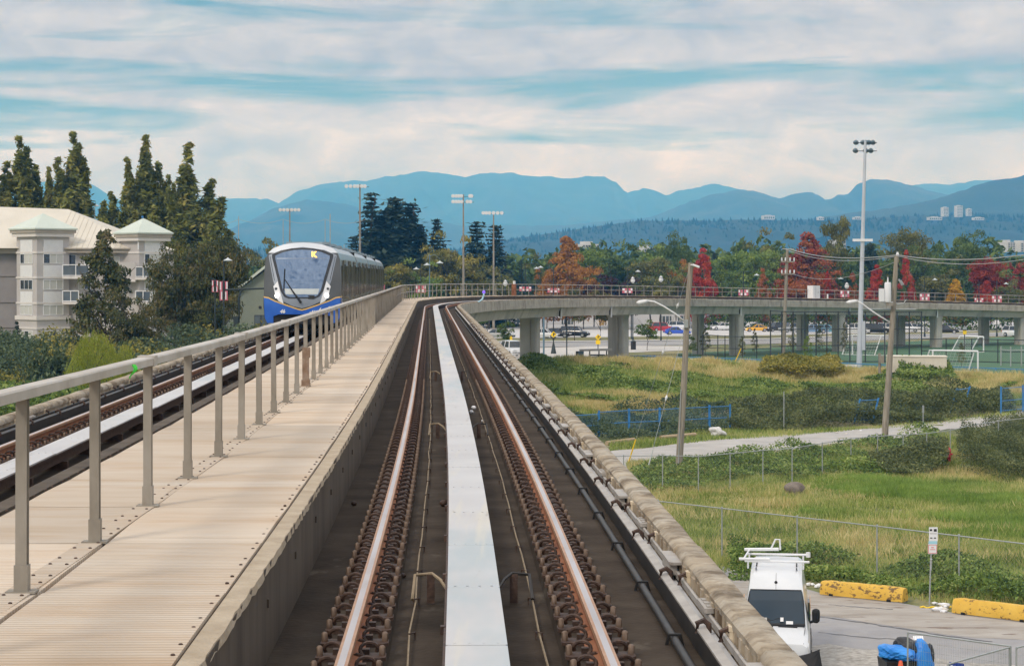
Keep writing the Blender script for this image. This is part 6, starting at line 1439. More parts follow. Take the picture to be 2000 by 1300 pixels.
# driving range net poles
NETM = mat('net_cable', (.16, .19, .24), rough=.8)
for px, pyt, lab in ((466, 422, 'thin net pole left of the train'), (553, 430, 'thin net pole beside the leftmost floodlight mast'), (635, 430, 'thin net pole above the train roof')):
    Y = 400; X = (px-1000)/F*Y; g = float(gz(X, Y)); o = thing('net_pole', lab, 'pole', (X, Y, g), 0, 'tall net poles beyond the train'); mb = MB(); mb.tube([(0, 0, 0), (0, 0, H-(pyt-535)/F*Y-g)], .10, 6, True, .06); mb.obj('pole', GALV, o)
for a, b_, lab in ((410, 466, 'net cable between the bronze tree and the first thin net pole'), (466, 553, 'net cable sagging left of the leftmost floodlight mast'), (553, 635, 'net cable sagging over the train roof'), (635, 716, 'net cable from the last net pole to the firs')):
    wire(at(a, 428, 400), at(b_, 428, 400), .8, .03, lab)
# ------------------------------------------------------------------ street lamps with banners
BAN = mat('red_banner', [(.55, .12, .17), (.66, .20, .25)], 3, .7); BANW = mat('white_banner', (.80, .76, .78), rough=.7); TEAL = mat('blue_grey_pole', [(.10, .17, .22), (.13, .21, .27)], 2, .5); 
def street_lamp(px, pyt, Y, label, arms=((20, 6),), ban=None, m=DPOLE, globe=False, base=None, group='street lamps beyond the guideway'):
    X = (px-1000)/F*Y; g = float(gz(X, Y)); k = Y/F; top = H-(pyt-535)*k-g; o = thing('street_lamp', label, 'street lamp', (X, Y, g), 0, group)
    mb = MB(); mb.tube([(0, 0, 0), (0, 0, .6), (0, 0, .62), (0, 0, top)], [.16, .14, .09, .06], 8); mb.obj('pole', m, o)
    for dx, dy in arms:
        if globe: continue
        mb = MB(); mb.tube([(0, 0, top-dy*k*.2), (dx*k*.5, 0, top-.02), (dx*k, 0, top-dy*k*.5)], .03, 5); mb.obj('arm', m, o)
        mb = MB(); mb.lathe([(.05, .25), (.12, .15), (.42, 0), (.38, -.06)], 10, (dx*k, 0, top-dy*k-.02)); mb.obj('lamp_head', mat('lamp_grey', (.50, .54, .56), rough=.4), o, 40)
    if globe: mb = MB(); mb.lathe([(.1, 0), (.28, .2), (.34, .45), (.2, .7), (.3, .72), (.02, .95)], 10, (0, 0, top-.3)); mb.obj('lamp_head', WHITE, o, True)
    if ban:
        py0, py1, w = ban; z0, z1 = H-(py0-535)*k-g, H-(py1-535)*k-g
        for sg in (-1, 1):
            mb = MB(); c = sg*(w*k/2+.12); mb.tube([(0, 0, z0), (sg*(w*k+.15), 0, z0)], .025, 5); mb.tube([(0, 0, z1), (sg*(w*k+.15), 0, z1)], .025, 5); mb.box((c, 0, (z0+z1)/2), (w*k, .03, z0-z1)); bn = mb.obj('banner', BAN if True else 0, o)
            for fx, fz, sw, sh in ((.25*sg, .28, .5, .42), (-.25*sg, -.25, .45, .4)):
                mb = MB(); mb.box((c+fx*w*k*.9, -.02, (z0+z1)/2+fz*(z0-z1)), (w*k*sw, .012, (z0-z1)*sh)); mb.obj('white_patch', BANW, bn)
    return o
street_lamp(839, 497, 240, 'blue grey street lamp with two heads behind the railing', ((20, 16), (-5, 20)), None, TEAL)
for px, pyt, Y, arms, bn, lab in ((822, 515, 262, ((-9, 10),), (558, 571, 8), 'dark lamp post with red banners left of the blue grey lamp'), (1026, 514, 300, ((22, 10), (30, 8)), (560, 568, 10), 'dark lamp post with banners left of the orange tree'), (1081, 520, 302, (), (563, 571, 10), 'post with red and white banners in front of the orange tree'),
    (1226, 524, 305, ((20, 6),), (563, 572, 9), 'lamp post with banners before the purple tree'), (1452, 530, 310, ((26, 7),), (566, 577, 8), 'lamp post with banners above the railing right of the crimson tree'), (1650, 538, 312, ((-8, 6),), (568, 580, 7), 'lamp post with banners just left of the tall floodlight mast'),
    (1806, 540, 318, ((20, 6),), (574, 586, 8), 'lamp post with banners right of the right utility pole'), (1947, 548, 322, ((18, 6),), (578, 590, 8), 'lamp post with banners in front of the dark red maple'), (1912, 552, 322, (), (582, 590, 7), 'short post with banners beside the golden yellow tree')):
    street_lamp(px, pyt, Y, lab, arms, bn)
for px, pyt, lab in ((1236, 549, 'white globe lamp at the right of the purple tree'), (1291, 547, 'white globe lamp between purple tree and leaning pole'), (987, 555, 'white globe lamp over the railing near the bend'), (1654, 560, 'white globe lamp close to the tall floodlight mast')):
    street_lamp(px, pyt, 300, lab, (), None, DPOLE, True)
street_lamp(437, 505, 178, 'lamp post with hanging red and white banners at the bronze tree', ((8, 3),), (550, 586, 5), DPOLE)
street_lamp(420, 545, 196, 'second post with red and white banners half in the bronze tree', (), (548, 570, 3.5), DPOLE)
street_lamp(185, 398, 300, 'thin lamp head over the cream roof between poplars', ((4, 4),), None, GALV)
def traffic_mast():
    Y = 175; k = Y/F; X = (467-1000)*k; g = float(gz(X, Y)); o = thing('traffic_mast', 'dark traffic mast with a long arm in front of the grey green hall', 'traffic mast', (X, Y, g)); z = lambda py: H-(py-535)*k-g
    mb = MB(); mb.tube([(0, 0, 0), (0, 0, 1.0), (0, 0, z(580)), (.12, 0, z(570)), (.35, 0, z(565))], [.16, .11, .10, .09, .08], 8); mb.obj('pole', DPOLE, o)
    mb = MB(); mb.tube([(-28*k, 0, z(566)), (50*k, 0, z(563))], .08, 7); mb.obj('arm', DPOLE, o)
    mb = MB(); mb.box((-6*k, -.1, z(628)), (.4, .3, .9)); mb.obj('signal_head', DPOLE, o)
traffic_mast()
# ------------------------------------------------------------------ fences
def chain_mesh(a, b_, h0, h1, pitch, th, m, parent, name='wire_mesh'):
    """diamond wire between two ground points, real thin wires"""
    a, b_ = Vector(a), Vector(b_); L = (b_-a).length; d = (b_-a).normalized(); hgt = h1-h0; n = int((L+hgt)/pitch); vs = []
    up = Vector((0, 0, 1)); 
    for sg in (1, -1):
        for i in range(n):
            x0 = i*pitch-hgt if sg > 0 else i*pitch; s0, s1 = x0, x0+hgt*sg; z0, z1 = h0, h1
            if sg < 0 and i*pitch-hgt > L: continue
            lo, hi = (s0, s1)
            def cl(s):
                t = (s-s0)/(s1-s0); return a+(b_-a)*(s/L)+up*(z0+(z1-z0)*t)
            e0, e1 = min(max(lo, 0), L), min(max(hi, 0), L)
            if abs(e0-e1) < .02: continue
            p, q = cl(e0), cl(e1); w = (q-p).normalized().cross(Vector((d.y, -d.x, 0))).normalized()*th
            vs += [p-w, p+w, q+w, q-w]
    if vs: link(name, np_mesh(name, np.array([v[:] for v in vs]), 4, m), parent)
def fence(name, label, pts, hgt, m, rpost=.03, pitch=.14, th=.0022, rails=(1.0,), group=None, wm=None, drop=.1):
    g0 = pts[0]; o = thing(name, label, 'fence', tuple(g0), 0, group); P_ = [p-g0 for p in pts]
    for p in P_: mb = MB(); mb.tube([p-Vector((0, 0, drop)), p+Vector((0, 0, hgt+.03))], rpost, 7); mb.lathe([(rpost*1.3, 0), (rpost*1.2, .04), (.005, .06)], 7, p+Vector((0, 0, hgt+.02))); mb.obj('post', m, o)
    for f in rails:
        mb = MB(); mb.tube([p+Vector((0, 0, hgt*f)) for p in P_], rpost*.75, 6); mb.obj('rail', m, o)
    for a, b_ in zip(P_[:-1], P_[1:]): chain_mesh(a, b_, .05, hgt, pitch, th, wm or m, o)
    return o
FW = mat('fence_wire', (.30, .31, .31), rough=.5, metal=.3)
def top_pt(px, py, hgt):
    Y = (H-hgt)*F/(py-535)
    for _ in range(4): Y = (H-hgt-float(gz((px-1000)/F*Y, Y)))*F/(py-535)
    X = (px-1000)/F*Y; return Vector((X, Y, float(gz(X, Y))))
fence('chain_link_fence', 'near chain link fence with a pale top rail behind the van and yellow barriers', [top_pt(px, py, 2.2) for px, py in ((1180, 966), (1285, 978), (1410, 992), (1557, 1009), (1713, 1027), (1873, 1046), (2040, 1066))], 2.2, GALV, .032, .16, .002, wm=FW)
fence('chain_link_fence', 'middle chain link fence along the near side of the lane', [top_pt(px, py, 2.1) for px, py in ((1140, 892), (1218, 890), (1294, 889), (1364, 891), (1426, 885), (1490, 879), (1547, 875), (1606, 865), (1662, 856), (1714, 851), (1764, 849), (1810, 846), (1856, 840), (1906, 828), (1950, 822), (2010, 815))], 2.1, GALV, .032, .16, .002, wm=FW)
def blue_panel(px0, px1, pyb0, pyb1, hgt, label, lean=0):
    a, b_ = G(px0, pyb0), G(px1, pyb1); o = thing('fence_panel', label, 'fence panel', tuple(a), 0, 'blue panels along the lane'); d = b_-a; up = Vector((lean, -.08, 1))
    for p in (Vector((0, 0, 0)), d): mb = MB(); mb.box((0, 0, hgt/2), (.13, .10, hgt+.2)); mb.v = [tuple(p+Vector(v)+Vector((lean*v[2], 0, 0))) for v in mb.v]; mb.obj('post', BLUEP, o)
    for f in (.12, .5, .98): mb = MB(); mb.tube([up*(hgt*f), d+up*(hgt*f)], .03, 5); mb.obj('rail', BLUEP, o)
    chain_mesh(Vector((0, 0, 0)), d, .1, hgt, .22, .004, BLUEP, o)
for a in ((1110, 1169, 856, 852, 1.75, 'blue fence panel nearest the parapet'), (1170, 1228, 852, 848, 1.9, 'second blue fence panel from the parapet'), (1229, 1288, 848, 846, 1.9, 'blue fence panel just left of the leaning pole'), (1289, 1385, 846, 840, 1.9, 'wide blue fence panel right behind the leaning pole'), (1386, 1426, 840, 838, 1.9, 'narrow blue fence panel at the start of the dark hedge'), (1668, 1704, 826, 824, 1.9, 'tilted blue fence panel in the dark hedge', .25), (1855, 1880, 806, 802, 2.0, 'tilted blue fence panel near the right end of the dark hedge', .3), (1955, 1998, 808, 804, 2.2, 'blue fence panel at the right edge above the lane')): blue_panel(*a)
def level_pts(pp, Y0, Y1, hgt):
    n = len(pp); out = []
    for i, (px, py) in enumerate(pp):
        Y = Y0+(Y1-Y0)*i/(n-1); q = at(px, py, Y); q.z -= hgt; out.append(q)
    return out
fence('field_fence', 'low bright blue fence along the sports field', level_pts([(1205, 693), (1229, 694), (1279, 695), (1330, 697), (1381, 698), (1429, 700), (1485, 702), (1540, 705), (1595, 707), (1655, 709), (1720, 712), (1785, 714), (1850, 716), (1885, 717), (1945, 719), (2010, 722)], 216, 207, 1.1), 1.1, BLUEP, .05, .25, .004, (1.0,), drop=1.2)
BLKW = mat('black_fence', (.035, .04, .042), rough=.6)
fence('tall_fence', 'tall black wire fence of the sports field under the guideway', [top_pt(px, py, 5.6) for px, py in ((1505, 609), (1527, 609), (1549, 609), (1572, 609), (1594, 609), (1615, 609), (1637, 609), (1660, 609), (1690, 609), (1728, 609), (1752, 609), (1776, 609), (1800, 609))], 5.6, BLKW, .07, .28, .006, (1.0, .66, .34, .02))
fence('black_fence', 'lower black wire fence left of the tall one', [top_pt(px, py, 2.6) for px, py in ((1372, 658), (1402, 658), (1416, 658), (1450, 658), (1478, 658), (1505, 658))], 2.6, BLKW, .05, .25, .005, (1.0, .5))
fence('black_fence', 'lower black wire fence at the right side of the sports field', [top_pt(px, py, 2.6) for px, py in ((1800, 662), (1848, 662), (1898, 662), (1949, 663), (2010, 664))], 2.6, BLKW, .06, .25, .005, (1.0, .5, .05))
fence('chain_link_fence', 'short grey fence in the weeds at the right edge of the sloping field', [top_pt(px, py, 2.0) for px, py in ((1955, 706), (1974, 710), (1995, 712), (2040, 716))], 2.0, GALV, .07, .2, .003, (.85,), wm=FW)
# tall thin stake
# ------------------------------------------------------------------ goals
def goal(px0, px1, pyt, pyb, dx, dy, label):
    a, b_ = G(px0, pyb), G(px1, pyb+ (2 if dx < 0 else 0)); o = thing('soccer_goal', label, 'goal', tuple(a), 0, 'white goals on the sports field'); d = b_-a; d.z = 0; hh = (pyb-pyt)/F*a.y; bk = Vector((dx, dy, 0)); up = Vector((0, 0, hh))
    for p in (Vector(), d): mb = MB(); mb.tube([p, p+up], .09, 7); mb.obj('post', WHITE, o)
    mb = MB(); mb.tube([up, d+up], .09, 7); mb.obj('crossbar', WHITE, o)
    for p in (Vector(), d): mb = MB(); mb.tube([p+up, p+up+bk*.35, p+bk], .07, 6); mb.obj('stay', WHITE, o)
    mb = MB(); mb.tube([Vector(), bk, bk+d, d], .06, 5); mb.obj('ground_bar', WHITE, o)
    NW = mat('net_white', (.55, .57, .57), rough=.8); mb = MB()
    for i in range(13): p = d*(i/12); mb.tube([p+up*.99, p+up*.98+bk*.35, p+bk], .012, 3)
    for i in range(1, 7): q = (up+bk*.35).lerp(bk, i/7); mb.tube([q, q+d], .012, 3)
    mb.obj('net', NW, o)
goal(1665, 1728, 654, 692, -1.3, -.3, 'white goal behind the tall floodlight mast')
goal(1822, 1910, 684, 724, -.8, .8, 'front white goal at the right of the container')
goal(1884, 1921, 656, 686, -1.6, .2, 'rear white goal at the right of the sports field')
# ------------------------------------------------------------------ signs and street furniture beyond
def post_sign(name, px, pyb, pyt, plates, label, m=DPOLE, r=.06, base=False, cat='sign', Y=None):
    g = G(px, pyb); k = g.y/F; o = thing(name, label, cat, tuple(g)); h = (pyb-pyt)*k; mb = MB(); mb.tube([(0, 0, 0), (0, 0, h)], r, 7)
    if base: mb.lathe([(.36, 0), (.34, .1), (.2, .8), (.1, 1.3)], 9)
    mb.obj('post', m, o)
    for (kind, py, w, hh, mm) in plates:
        z = (pyb-py)*k; mb = MB(); mb.box((0, -.09, z), (w*k, .03, hh*k), ry=R(45) if kind == 'diamond' else 0); mb.obj('sign_plate', mm, o)
        if kind == 'diamond': mb = MB(); mb.box((0, -.115, z), (.10, .012, .38)); mb.box((.1, -.115, z+.1), (.24, .012, .09), ry=.6); mb.obj('symbol', BLK, o)
    return o
post_sign('warning_sign', 1081, 691, 645, [('diamond', 653, 9, 9, YELS)], 'yellow diamond sign on a post with a flared base', DPOLE, .07, True)
post_sign('warning_sign', 1168, 682, 652, [('diamond', 658, 8.5, 8.5, YELS), ('plate', 668, 9, 8, YELS)], 'yellow diamond sign with a yellow plate below it')
post_sign('warning_sign', 998, 676, 656, [('plate', 663, 5, 13, YELS)], 'narrow yellow sign above the white suv')
post_sign('lamp_column', 1062, 693, 600, [], 'blue grey post right of the first column', TEAL, .11, False, 'pole')
post_sign('lamp_column', 1107, 699, 596, [], 'dark thin post between the first two columns', DPOLE, .06, False, 'pole')
post_sign('lamp_column', 1233, 662, 600, [], 'dark post right of the second column', DPOLE, .09, False, 'pole')
post_sign('traffic_sign', 1884, 690, 638, [('plate', 642, 8, 7, GALV), ('plate', 648, 7, 9, YELS)], 'grey and yellow sign behind the right goals')
post_sign('notice_board', 1947, 652, 622, [('plate', 629, 8, 8, WHITE)], 'small white notice under the guideway at the right', DPOLE)
def litter_bin():
    g = G(1237, 683); o = thing('litter_bin', 'dark litter bin right of the second column', 'bin', tuple(g)); mb = MB(); mb.lathe([(.30, 0), (.34, .1), (.34, .95), (.30, 1.0)], 12); mb.obj('body', DGREY, o); mb = MB(); mb.lathe([(.36, 1.0), (.36, 1.08), (.15, 1.25)], 12); mb.obj('lid', DPOLE, o)
litter_bin()
def bus_bench():
    g = G(1158, 698); k = g.y/F; o = thing('shelter_bench', 'low dark shelter with a pale sloping roof between the columns', 'bench', tuple(g))
    mb = MB(); mb.box((.3, 0, 15*k), (64*k, 1.2, 3.5*k), ry=-.02); mb.obj('roof', PAVE, o)
    for dx in (-22, -6, 12, 27): mb = MB(); mb.box((dx*k, .3, 7*k), (.12, .12, 14*k)); mb.obj('leg', DPOLE, o)
    mb = MB(); mb.box((-24*k, -.1, 7*k), (12*k, .5, 11*k)); mb.obj('panel', TEAL, o); mb = MB(); mb.box((-31*k, -.2, 8*k), (5*k, .4, 9*k)); mb.obj('panel', DPOLE, o)
    mb = MB(); mb.box((8*k, 0, 5*k), (30*k, .5, .12)); mb.obj('seat', DPOLE, o)
bus_bench()
for px, py, w, h, lab in ((1513, 711, 30, 9, 'white board on the blue field fence left of the weedy mound'), (1660, 718, 27, 13, 'white board on the blue field fence at the tall floodlight mast'), (1641, 722, 13, 10, 'small white board beside the larger white board')):
    Y = top_pt(px, py-8, 1.1).y-.4; k = Y/F; p = at(px, py, Y); o = thing('notice_board', lab, 'board', tuple(p), 0, 'white boards at the field fence'); mb = MB(); mb.box((0, 0, 0), (w*k, .05, h*k)); mb.obj('board', WHITE, o)
    g = float(gz(p.x, p.y)); mb = MB(); [mb.box((s*w*k*.4, .06, (g-p.z)/2), (.06, .05, p.z-g+h*k)) for s in (-1, 1)]; mb.obj('leg', GALV, o)
mb = MB(); a, b_ = at(1431, 717, 205), at(1447, 681, 203); mb.tube([a, b_], .05, 6); o = mb.obj('guy_guard', YELS); tag(o, 'leaning yellow guard tube in front of the sports field', 'guard tube')
mb = MB(); g = G(1531, 842); mb.tube([(0, 0, 0), (0, 0, 78/F*g.y)], .035, 6); o = mb.obj('stake', GALV, None, False, tuple(g)); tag(o, 'thin pale stake standing in the dark hedge', 'stake')
mb = MB(); g = G(1803, 850); mb.tube([(0, 0, 0), (0, 0, 2.3)], .045, 6); mb.box((0, 0, 2.0), (.14, .12, .55)); o = mb.obj('stake', GALV, None, False, tuple(g)); tag(o, 'short grey post on the near edge of the lane', 'stake')
mb = MB(); g = G(1718, 742); mb.tube([(0, 0, 0), (0, 0, 2.6)], .13, 7); mb.box((.15, -.1, 2.0), (.45, .3, .7)); o = mb.obj('meter_post', WOOD, None, False, tuple(g)); tag(o, 'stubby wooden post with a grey meter box beside the container', 'post')
# objects on the curving guideway
def on_path(px, u, z=0): s = find_s(px, u); return s, P(s, u, z)
s, p = on_path(1590, -1.8, -1.72); o = thing('cabinet', 'white equipment cabinet standing on the curved walkway', 'cabinet', tuple(p), RZ(s)); k = p.y/F
mb = MB(); mb.box((0, 0, 12.5*k), (.9, 23*k, 25*k)); mb.obj('body', WHITE, o); mb = MB(); mb.box((.46, -3*k, 12.5*k), (.02, .03, 22*k)); mb.box((.46, 5*k, 12*k), (.03, .05, .25)); mb.obj('door_seam', GALV, o)
s, p = on_path(1004, -1.9, -1.72); o = thing('signal_box', 'rust brown box on the walkway at the bend', 'box', tuple(p), RZ(s)); mb = MB(); mb.box((0, 0, .55), (.35, .4, 1.1)); mb.obj('body', RUST, o); mb = MB(); mb.box((0, .1, 1.25), (.2, .3, .3), bev=.05); mb.obj('lamp', WHITEM, o)
s, p = on_path(1617, -1.8, -1.72); o = thing('marker', 'small white marker on the curved walkway right of the cabinet', 'marker', tuple(p), RZ(s)); mb = MB(); mb.lathe([(.1, 0), (.1, .5), (.05, .6)], 8); mb.obj('body', WHITEM, o)
mb = MB(); s = 163; b0 = P(s, 1.82, -2.0); BLP = mat('pale_blue_pipe', (.40, .62, .72), rough=.4)
o = thing('pipe_light', 'curved pale blue pipe with a violet tip on the parapet at the bend', 'lamp', tuple(b0)); mb.tube([(-.3, -.2, -.1), (.1, -.2, .0), (.35, 0, .2), (.45, 0, .5), (.46, 0, .7)], .07, 8); mb.obj('pipe', BLP, o, True)
mb = MB(); mb.lathe([(.05, -.1), (.13, 0), (.10, .12), (.02, .17)], 8, (.46, 0, .72)); mb.obj('lamp', mat('violet_lamp', (.20, .10, .60), emit=(.25, .15, .9), es=.8), o, True)
for px, pyt, Y, c, lab in ((748, 556, 158, BAN, 'red and white marker post at the rear of the train'), (690, 574, 118, BLUEP, 'blue marker post beside the train')):
    X = (px-1000)/F*Y; pb = at(px, pyt+24, Y); o = thing('marker_post', lab, 'marker', tuple(pb)); h = 24/F*Y; mb = MB(); mb.tube([(0, 0, 0), (0, 0, h*.8)], .13, 8); mb.obj('post', WHITEM if c is BAN else c, o); mb = MB(); mb.lathe([(.14, 0), (.15, h*.3), (.1, h*.4)], 8, (0, 0, h*.62)); mb.obj('cap', c, o)

# ------------------------------------------------------------------ the yard and near field
def barrier(px0, py0, px1, py1, label):
    a, b_ = G(px0, py0), G(px1, py1); d = b_-a; L = d.length; o = thing('concrete_barrier', label, 'barrier', tuple((a+b_)/2), math.atan2(d.y, d.x), 'yellow barriers along the yard edge')
    mb = MB(); n = 12; secs = []; r = random.Random(px0)
    for i in range(n+1):
        x = -L/2+L*i/n; e = .95 if i in (0, n) else 1; j = lambda: r.uniform(-.012, .012)
        secs.append([(x, -.28*e+j(), .06), (x, -.27*e+j(), .22), (x, -.19*e+j(), .50), (x, -.12*e, .58*e+j()*.6), (x, .12*e, .58*e+j()*.6), (x, .19*e, .5), (x, .28*e, .2), (x, .28*e, .06)])
    mb.loft(secs); mb.obj('body', YEL, o, 45)
    for f in (-.36, .34): mb = MB(); mb.box((L*f, -.02, .06), (.16, .575, .12)); mb.obj('slot', BLK, o)
    mb = MB(); mb.box((0, 0, .03), (L*.98, .5, .06)); mb.obj('foot', CONC, o)
barrier(1607, 1161, 1768, 1177, 'weathered yellow barrier nearer the van')
barrier(1866, 1197, 2030, 1217, 'weathered yellow barrier cut by the right edge')
def parking_sign():
    g = G(1815, 1186); k = g.y/F; o = thing('parking_sign', 'thin post with white and pale red parking signs between the yellow barriers', 'sign', tuple(g)); z = lambda py: (1186-py)*k*1.0
    mb = MB(); mb.tube([(0, 0, -.1), (.05, 0, z(1095)), (.14, 0, z(1028))], .028, 7); mb.tube([(.05, -.02, z(1113)), (.07, -.02, z(1094))], .035, 7); mb.lathe([(.03, 0), (.05, .05), (.02, .09)], 7, (.07, -.02, z(1094))); mb.obj('post', GALV, o)
    mb = MB(); mb.box((.14, -.05, z(1042)), (17*k, .015, 27*k)); p = mb.obj('sign_plate', WHITE, o)
    mb = MB(); mb.box((.05, -.061, z(1034)), (.09, .006, .07)); mb.box((.21, -.061, z(1034.5)), (.11, .006, .10)); mb.box((.06, -.061, z(1049.5)), (.08, .006, .04)); mb.box((.20, -.061, z(1049.5)), (.08, .006, .04)); mb.box((.14, -.061, z(1041)), (.26, .006, .012)); mb.obj('symbol', DGREY, p)
    mb = MB(); mb.box((.125, -.05, z(1058.5)), (17*k, .015, 6*k)); mb.obj('sign_plate', mat('sign_blue', (.35, .62, .72), rough=.5), o)
    mb = MB(); mb.box((.11, -.05, z(1071)), (17.5*k, .015, 19*k)); p = mb.obj('sign_plate', WHITE, o); RD = mat('sign_red', (.70, .20, .20), rough=.5)
    mb = MB(); x0, x1, z0, z1 = .11-8*k, .11+8*k, z(1079), z(1063)
    for c, d in (((.11, -.061, z0), (16*k, .006, .02)), ((.11, -.061, z1), (16*k, .006, .02)), ((x0, -.0612, (z0+z1)/2), (.02, .006, z1-z0)), ((x1, -.0612, (z0+z1)/2), (.02, .006, z1-z0)), ((.11, -.0614, z(1068)), (.10, .006, .03)), ((.11, -.0614, z(1072)), (.18, .006, .025))): mb.box(c, d)
    mb.obj('symbol', RD, p)
parking_sign()
def temp_fence(pa, pb, hgt, label, mid=()):
    a, b_ = pa, pb; d = b_-a; o = thing('site_fence', label, 'fence panel', tuple(a), 0, 'temporary site fence panels in the yard'); up = Vector((0, 0, hgt))
    for nm, pts in (('post', [Vector(), up]), ('post', [d, d+up]), ('rail', [up, d+up]), ('rail', [Vector((0, 0, .12)), d+Vector((0, 0, .12))])): mb = MB(); mb.tube(pts, .026, 7); mb.obj(nm, GALV, o)
    n = int(d.length/.075); mb = MB()
    for i in range(1, n): q = d*(i/n); mb.tube([q+Vector((0, 0, .12)), q+up], .003, 3, False)
    for i in range(1, 8): q = up*(i/8); mb.tube([q, q+d], .003, 3, False)
    mb.obj('wire_mesh', GALV, o); mb = MB(); dd = d.normalized(); nn = Vector((dd.y, -dd.x, 0))
    for q in (Vector(), d): mb.box(q+Vector((0, 0, .06)), (.25, .6, .12), math.atan2(d.y, d.x))
    mb.obj('foot', DGREY, o)
    for f, zf in mid:
        M = Matrix.Translation(d*f+Vector((0, 0, hgt*zf))+nn*.03) @ Matrix.Rotation(math.atan2(d.y, d.x), 4, 'Z')
        mb = MB(); mb.box((0, 0, 0), (.46, .02, .26)); mb.v = [tuple(M @ Vector(v)) for v in mb.v]; p = mb.obj('sign_plate', mat('sign_navy', (.012, .04, .30), rough=.4), o)
        mb = MB(); mb.box((-.15, -.013, 0), (.085, .006, .085)); mb.box((-.04, -.013, .012), (.012, .006, .06)); 
        for i in range(6): mb.box((-.055+i*.045, -.013, 0), (.03, .006, .05 if i % 2 else .06))
        mb.v = [tuple(M @ Vector(v)) for v in mb.v]; mb.obj('symbol', WHITE, p)
def tp(px, py, hgt): return top_pt(px, py, hgt)
temp_fence(tp(1773, 1234, 2.0), tp(1974, 1261, 2.0), 2.0, 'rear temporary fence panel with a blue sign', ((.49, .60),))
temp_fence(tp(1852, 1296, 2.0), tp(1972, 1263, 2.0), 2.0, 'front temporary fence panel with a blue sign at its foot', ((.62, .50),))
temp_fence(tp(1985, 1264, 2.0), tp(2090, 1240, 2.0), 2.0, 'temporary fence panel leaving the right edge')
def lumpy(name, p, dims, m, seed, label=None, cat=None, group=None, n=3, parent=None, amp=.34):
    bm = bmesh.new(); bmesh.ops.create_icosphere(bm, subdivisions=n, radius=.5); r = np.random.default_rng(seed); ks = r.normal(size=(7, 3))*4; ph = r.uniform(0, 6.28, 7)
    for v in bm.verts:
        f = 1+amp*sum(math.sin(v.co.x*k[0]+v.co.y*k[1]+v.co.z*k[2]+q) for k, q in zip(ks, ph))/3 + amp*.3*sum(abs(math.sin(v.co.x*k[1]*2.6+v.co.y*k[2]*2.6+v.co.z*k[0]*2.6+q)) for k, q in zip(ks[:3], ph))/3; v.co = Vector((v.co.x*f*dims[0], v.co.y*f*dims[1], max(v.co.z*f+.42, 0)*dims[2]))
    me = bpy.data.meshes.new(name); bm.to_mesh(me); bm.free(); me.materials.append(m); o = link(name, me, parent, tuple(p))
    if label: tag(o, label, cat, group)
    return o
BLUET = mat('blue_tarp', [(.015, .18, .62), (.04, .30, .80)], 3, .4, bump=.6, bscale=12); BAG = mat('black_bag', [(.012, .012, .014), (.03, .03, .034)], 5, .35, bump=.8, bscale=14); CHAR = mat('charcoal_cloth', [(.018, .017, .018), (.03, .028, .028)], 4, .9)
def bin_group():
    Y = 60.6; q = lambda px, Y_=Y: Vector(((px-1000)/F*Y_, Y_, float(gz((px-1000)/F*Y_, Y_))+.035))
    p = q(1752); o = thing('wheeled_bin', 'black bin under blue plastic sheeting in the yard', 'bin', tuple(p), .1)
    mb = MB(); mb.loft([[(-.36, -.42, .1), (.36, -.42, .1), (.36, .42, .1), (-.36, .42, .1)], [(-.46, -.5, 1.0), (.46, -.5, 1.0), (.46, .5, 1.0), (-.46, .5, 1.0)]]); mb.obj('body', BAG, o)
    for s in (-1, 1): mb = MB(); mb.tube([(s*.3-.04, -.4, .12), (s*.3+.04, -.4, .12)], .12, 10); mb.obj('wheel', BLK, o)
    lumpy('sheet', p+Vector((0, 0, .98)), (1.15, 1.1, .42), BLUET, 3, 'bright blue plastic sheet bulging over the black bin', 'plastic sheet')
    lumpy('rubbish_bag', p+Vector((.36, .05, 1.12)), (.78, .6, .48), BAG, 5, 'shiny black rubbish bag on top of the blue sheet', 'bag', None, 4)
    lumpy('rubbish_bag', q(1799, 60.4), (.66, .6, 1.35), BLUET, 7, 'blue rubbish bag standing on the ground behind the fence post', 'bag')
    lumpy('rubbish_bag', q(1812, 60.6)+Vector((0, 0, .62)), (.35, .35, .75), BAG, 9, 'small dark bag tucked beside the blue rubbish bag', 'bag')
    o = thing('box', 'pinkish white cardboard box between the bags', 'box', tuple(q(1789, 61.1))); mb = MB(); mb.box((0, 0, .75), (.32, .28, 1.5)); mb.obj('body', mat('pink_card', (.62, .52, .52), rough=.8), o); mb = MB(); mb.box((.05, -.1, 1.53), (.3, .2, .02), rx=.5); mb.obj('flap', WHITEM, o)
    o = thing('traffic_cone', 'small orange traffic cone in front of the black bin', 'cone', tuple(q(1759, 59.85))); o.scale = (1.4,)*3; OR = mat('cone_orange', (.80, .13, .05), rough=.5)
    mb = MB(); mb.lathe([(.17, .04), (.13, .25), (.04, .75), (.03, .77)], 12); mb.obj('body', OR, o, 40); mb = MB(); mb.box((0, 0, .02), (.42, .42, .04)); mb.obj('foot', OR, o); mb = MB(); mb.lathe([(.118, .33), (.085, .50)], 12); mb.obj('band', WHITE, o)
    # dark cloth heap by the van
    a = Vector(((1572-1000)/F*61.8, 61.8, float(gz(9, 61.8))+.035)); b = thing('covered_heap', 'black cloth covered heap in front of the van', 'heap', tuple(a)); 
    mb = MB(); mb.loft([[(-.75, -.5, 0), (.55, -.5, 0), (.65, .4, 0), (-.75, .4, 0)], [(-.62, -.42, .45), (.50, -.40, .40), (.55, .3, .5), (-.6, .35, .55)], [(-.5, -.3, .72), (.25, -.3, .62), (.46, .1, .98), (-.35, .2, .78)], [(-.3, -.15, .78), (.15, -.15, .70), (.47, .06, 1.05), (-.2, .05, .80)]]); mb.obj('cloth', CHAR, b, 30)
bin_group()
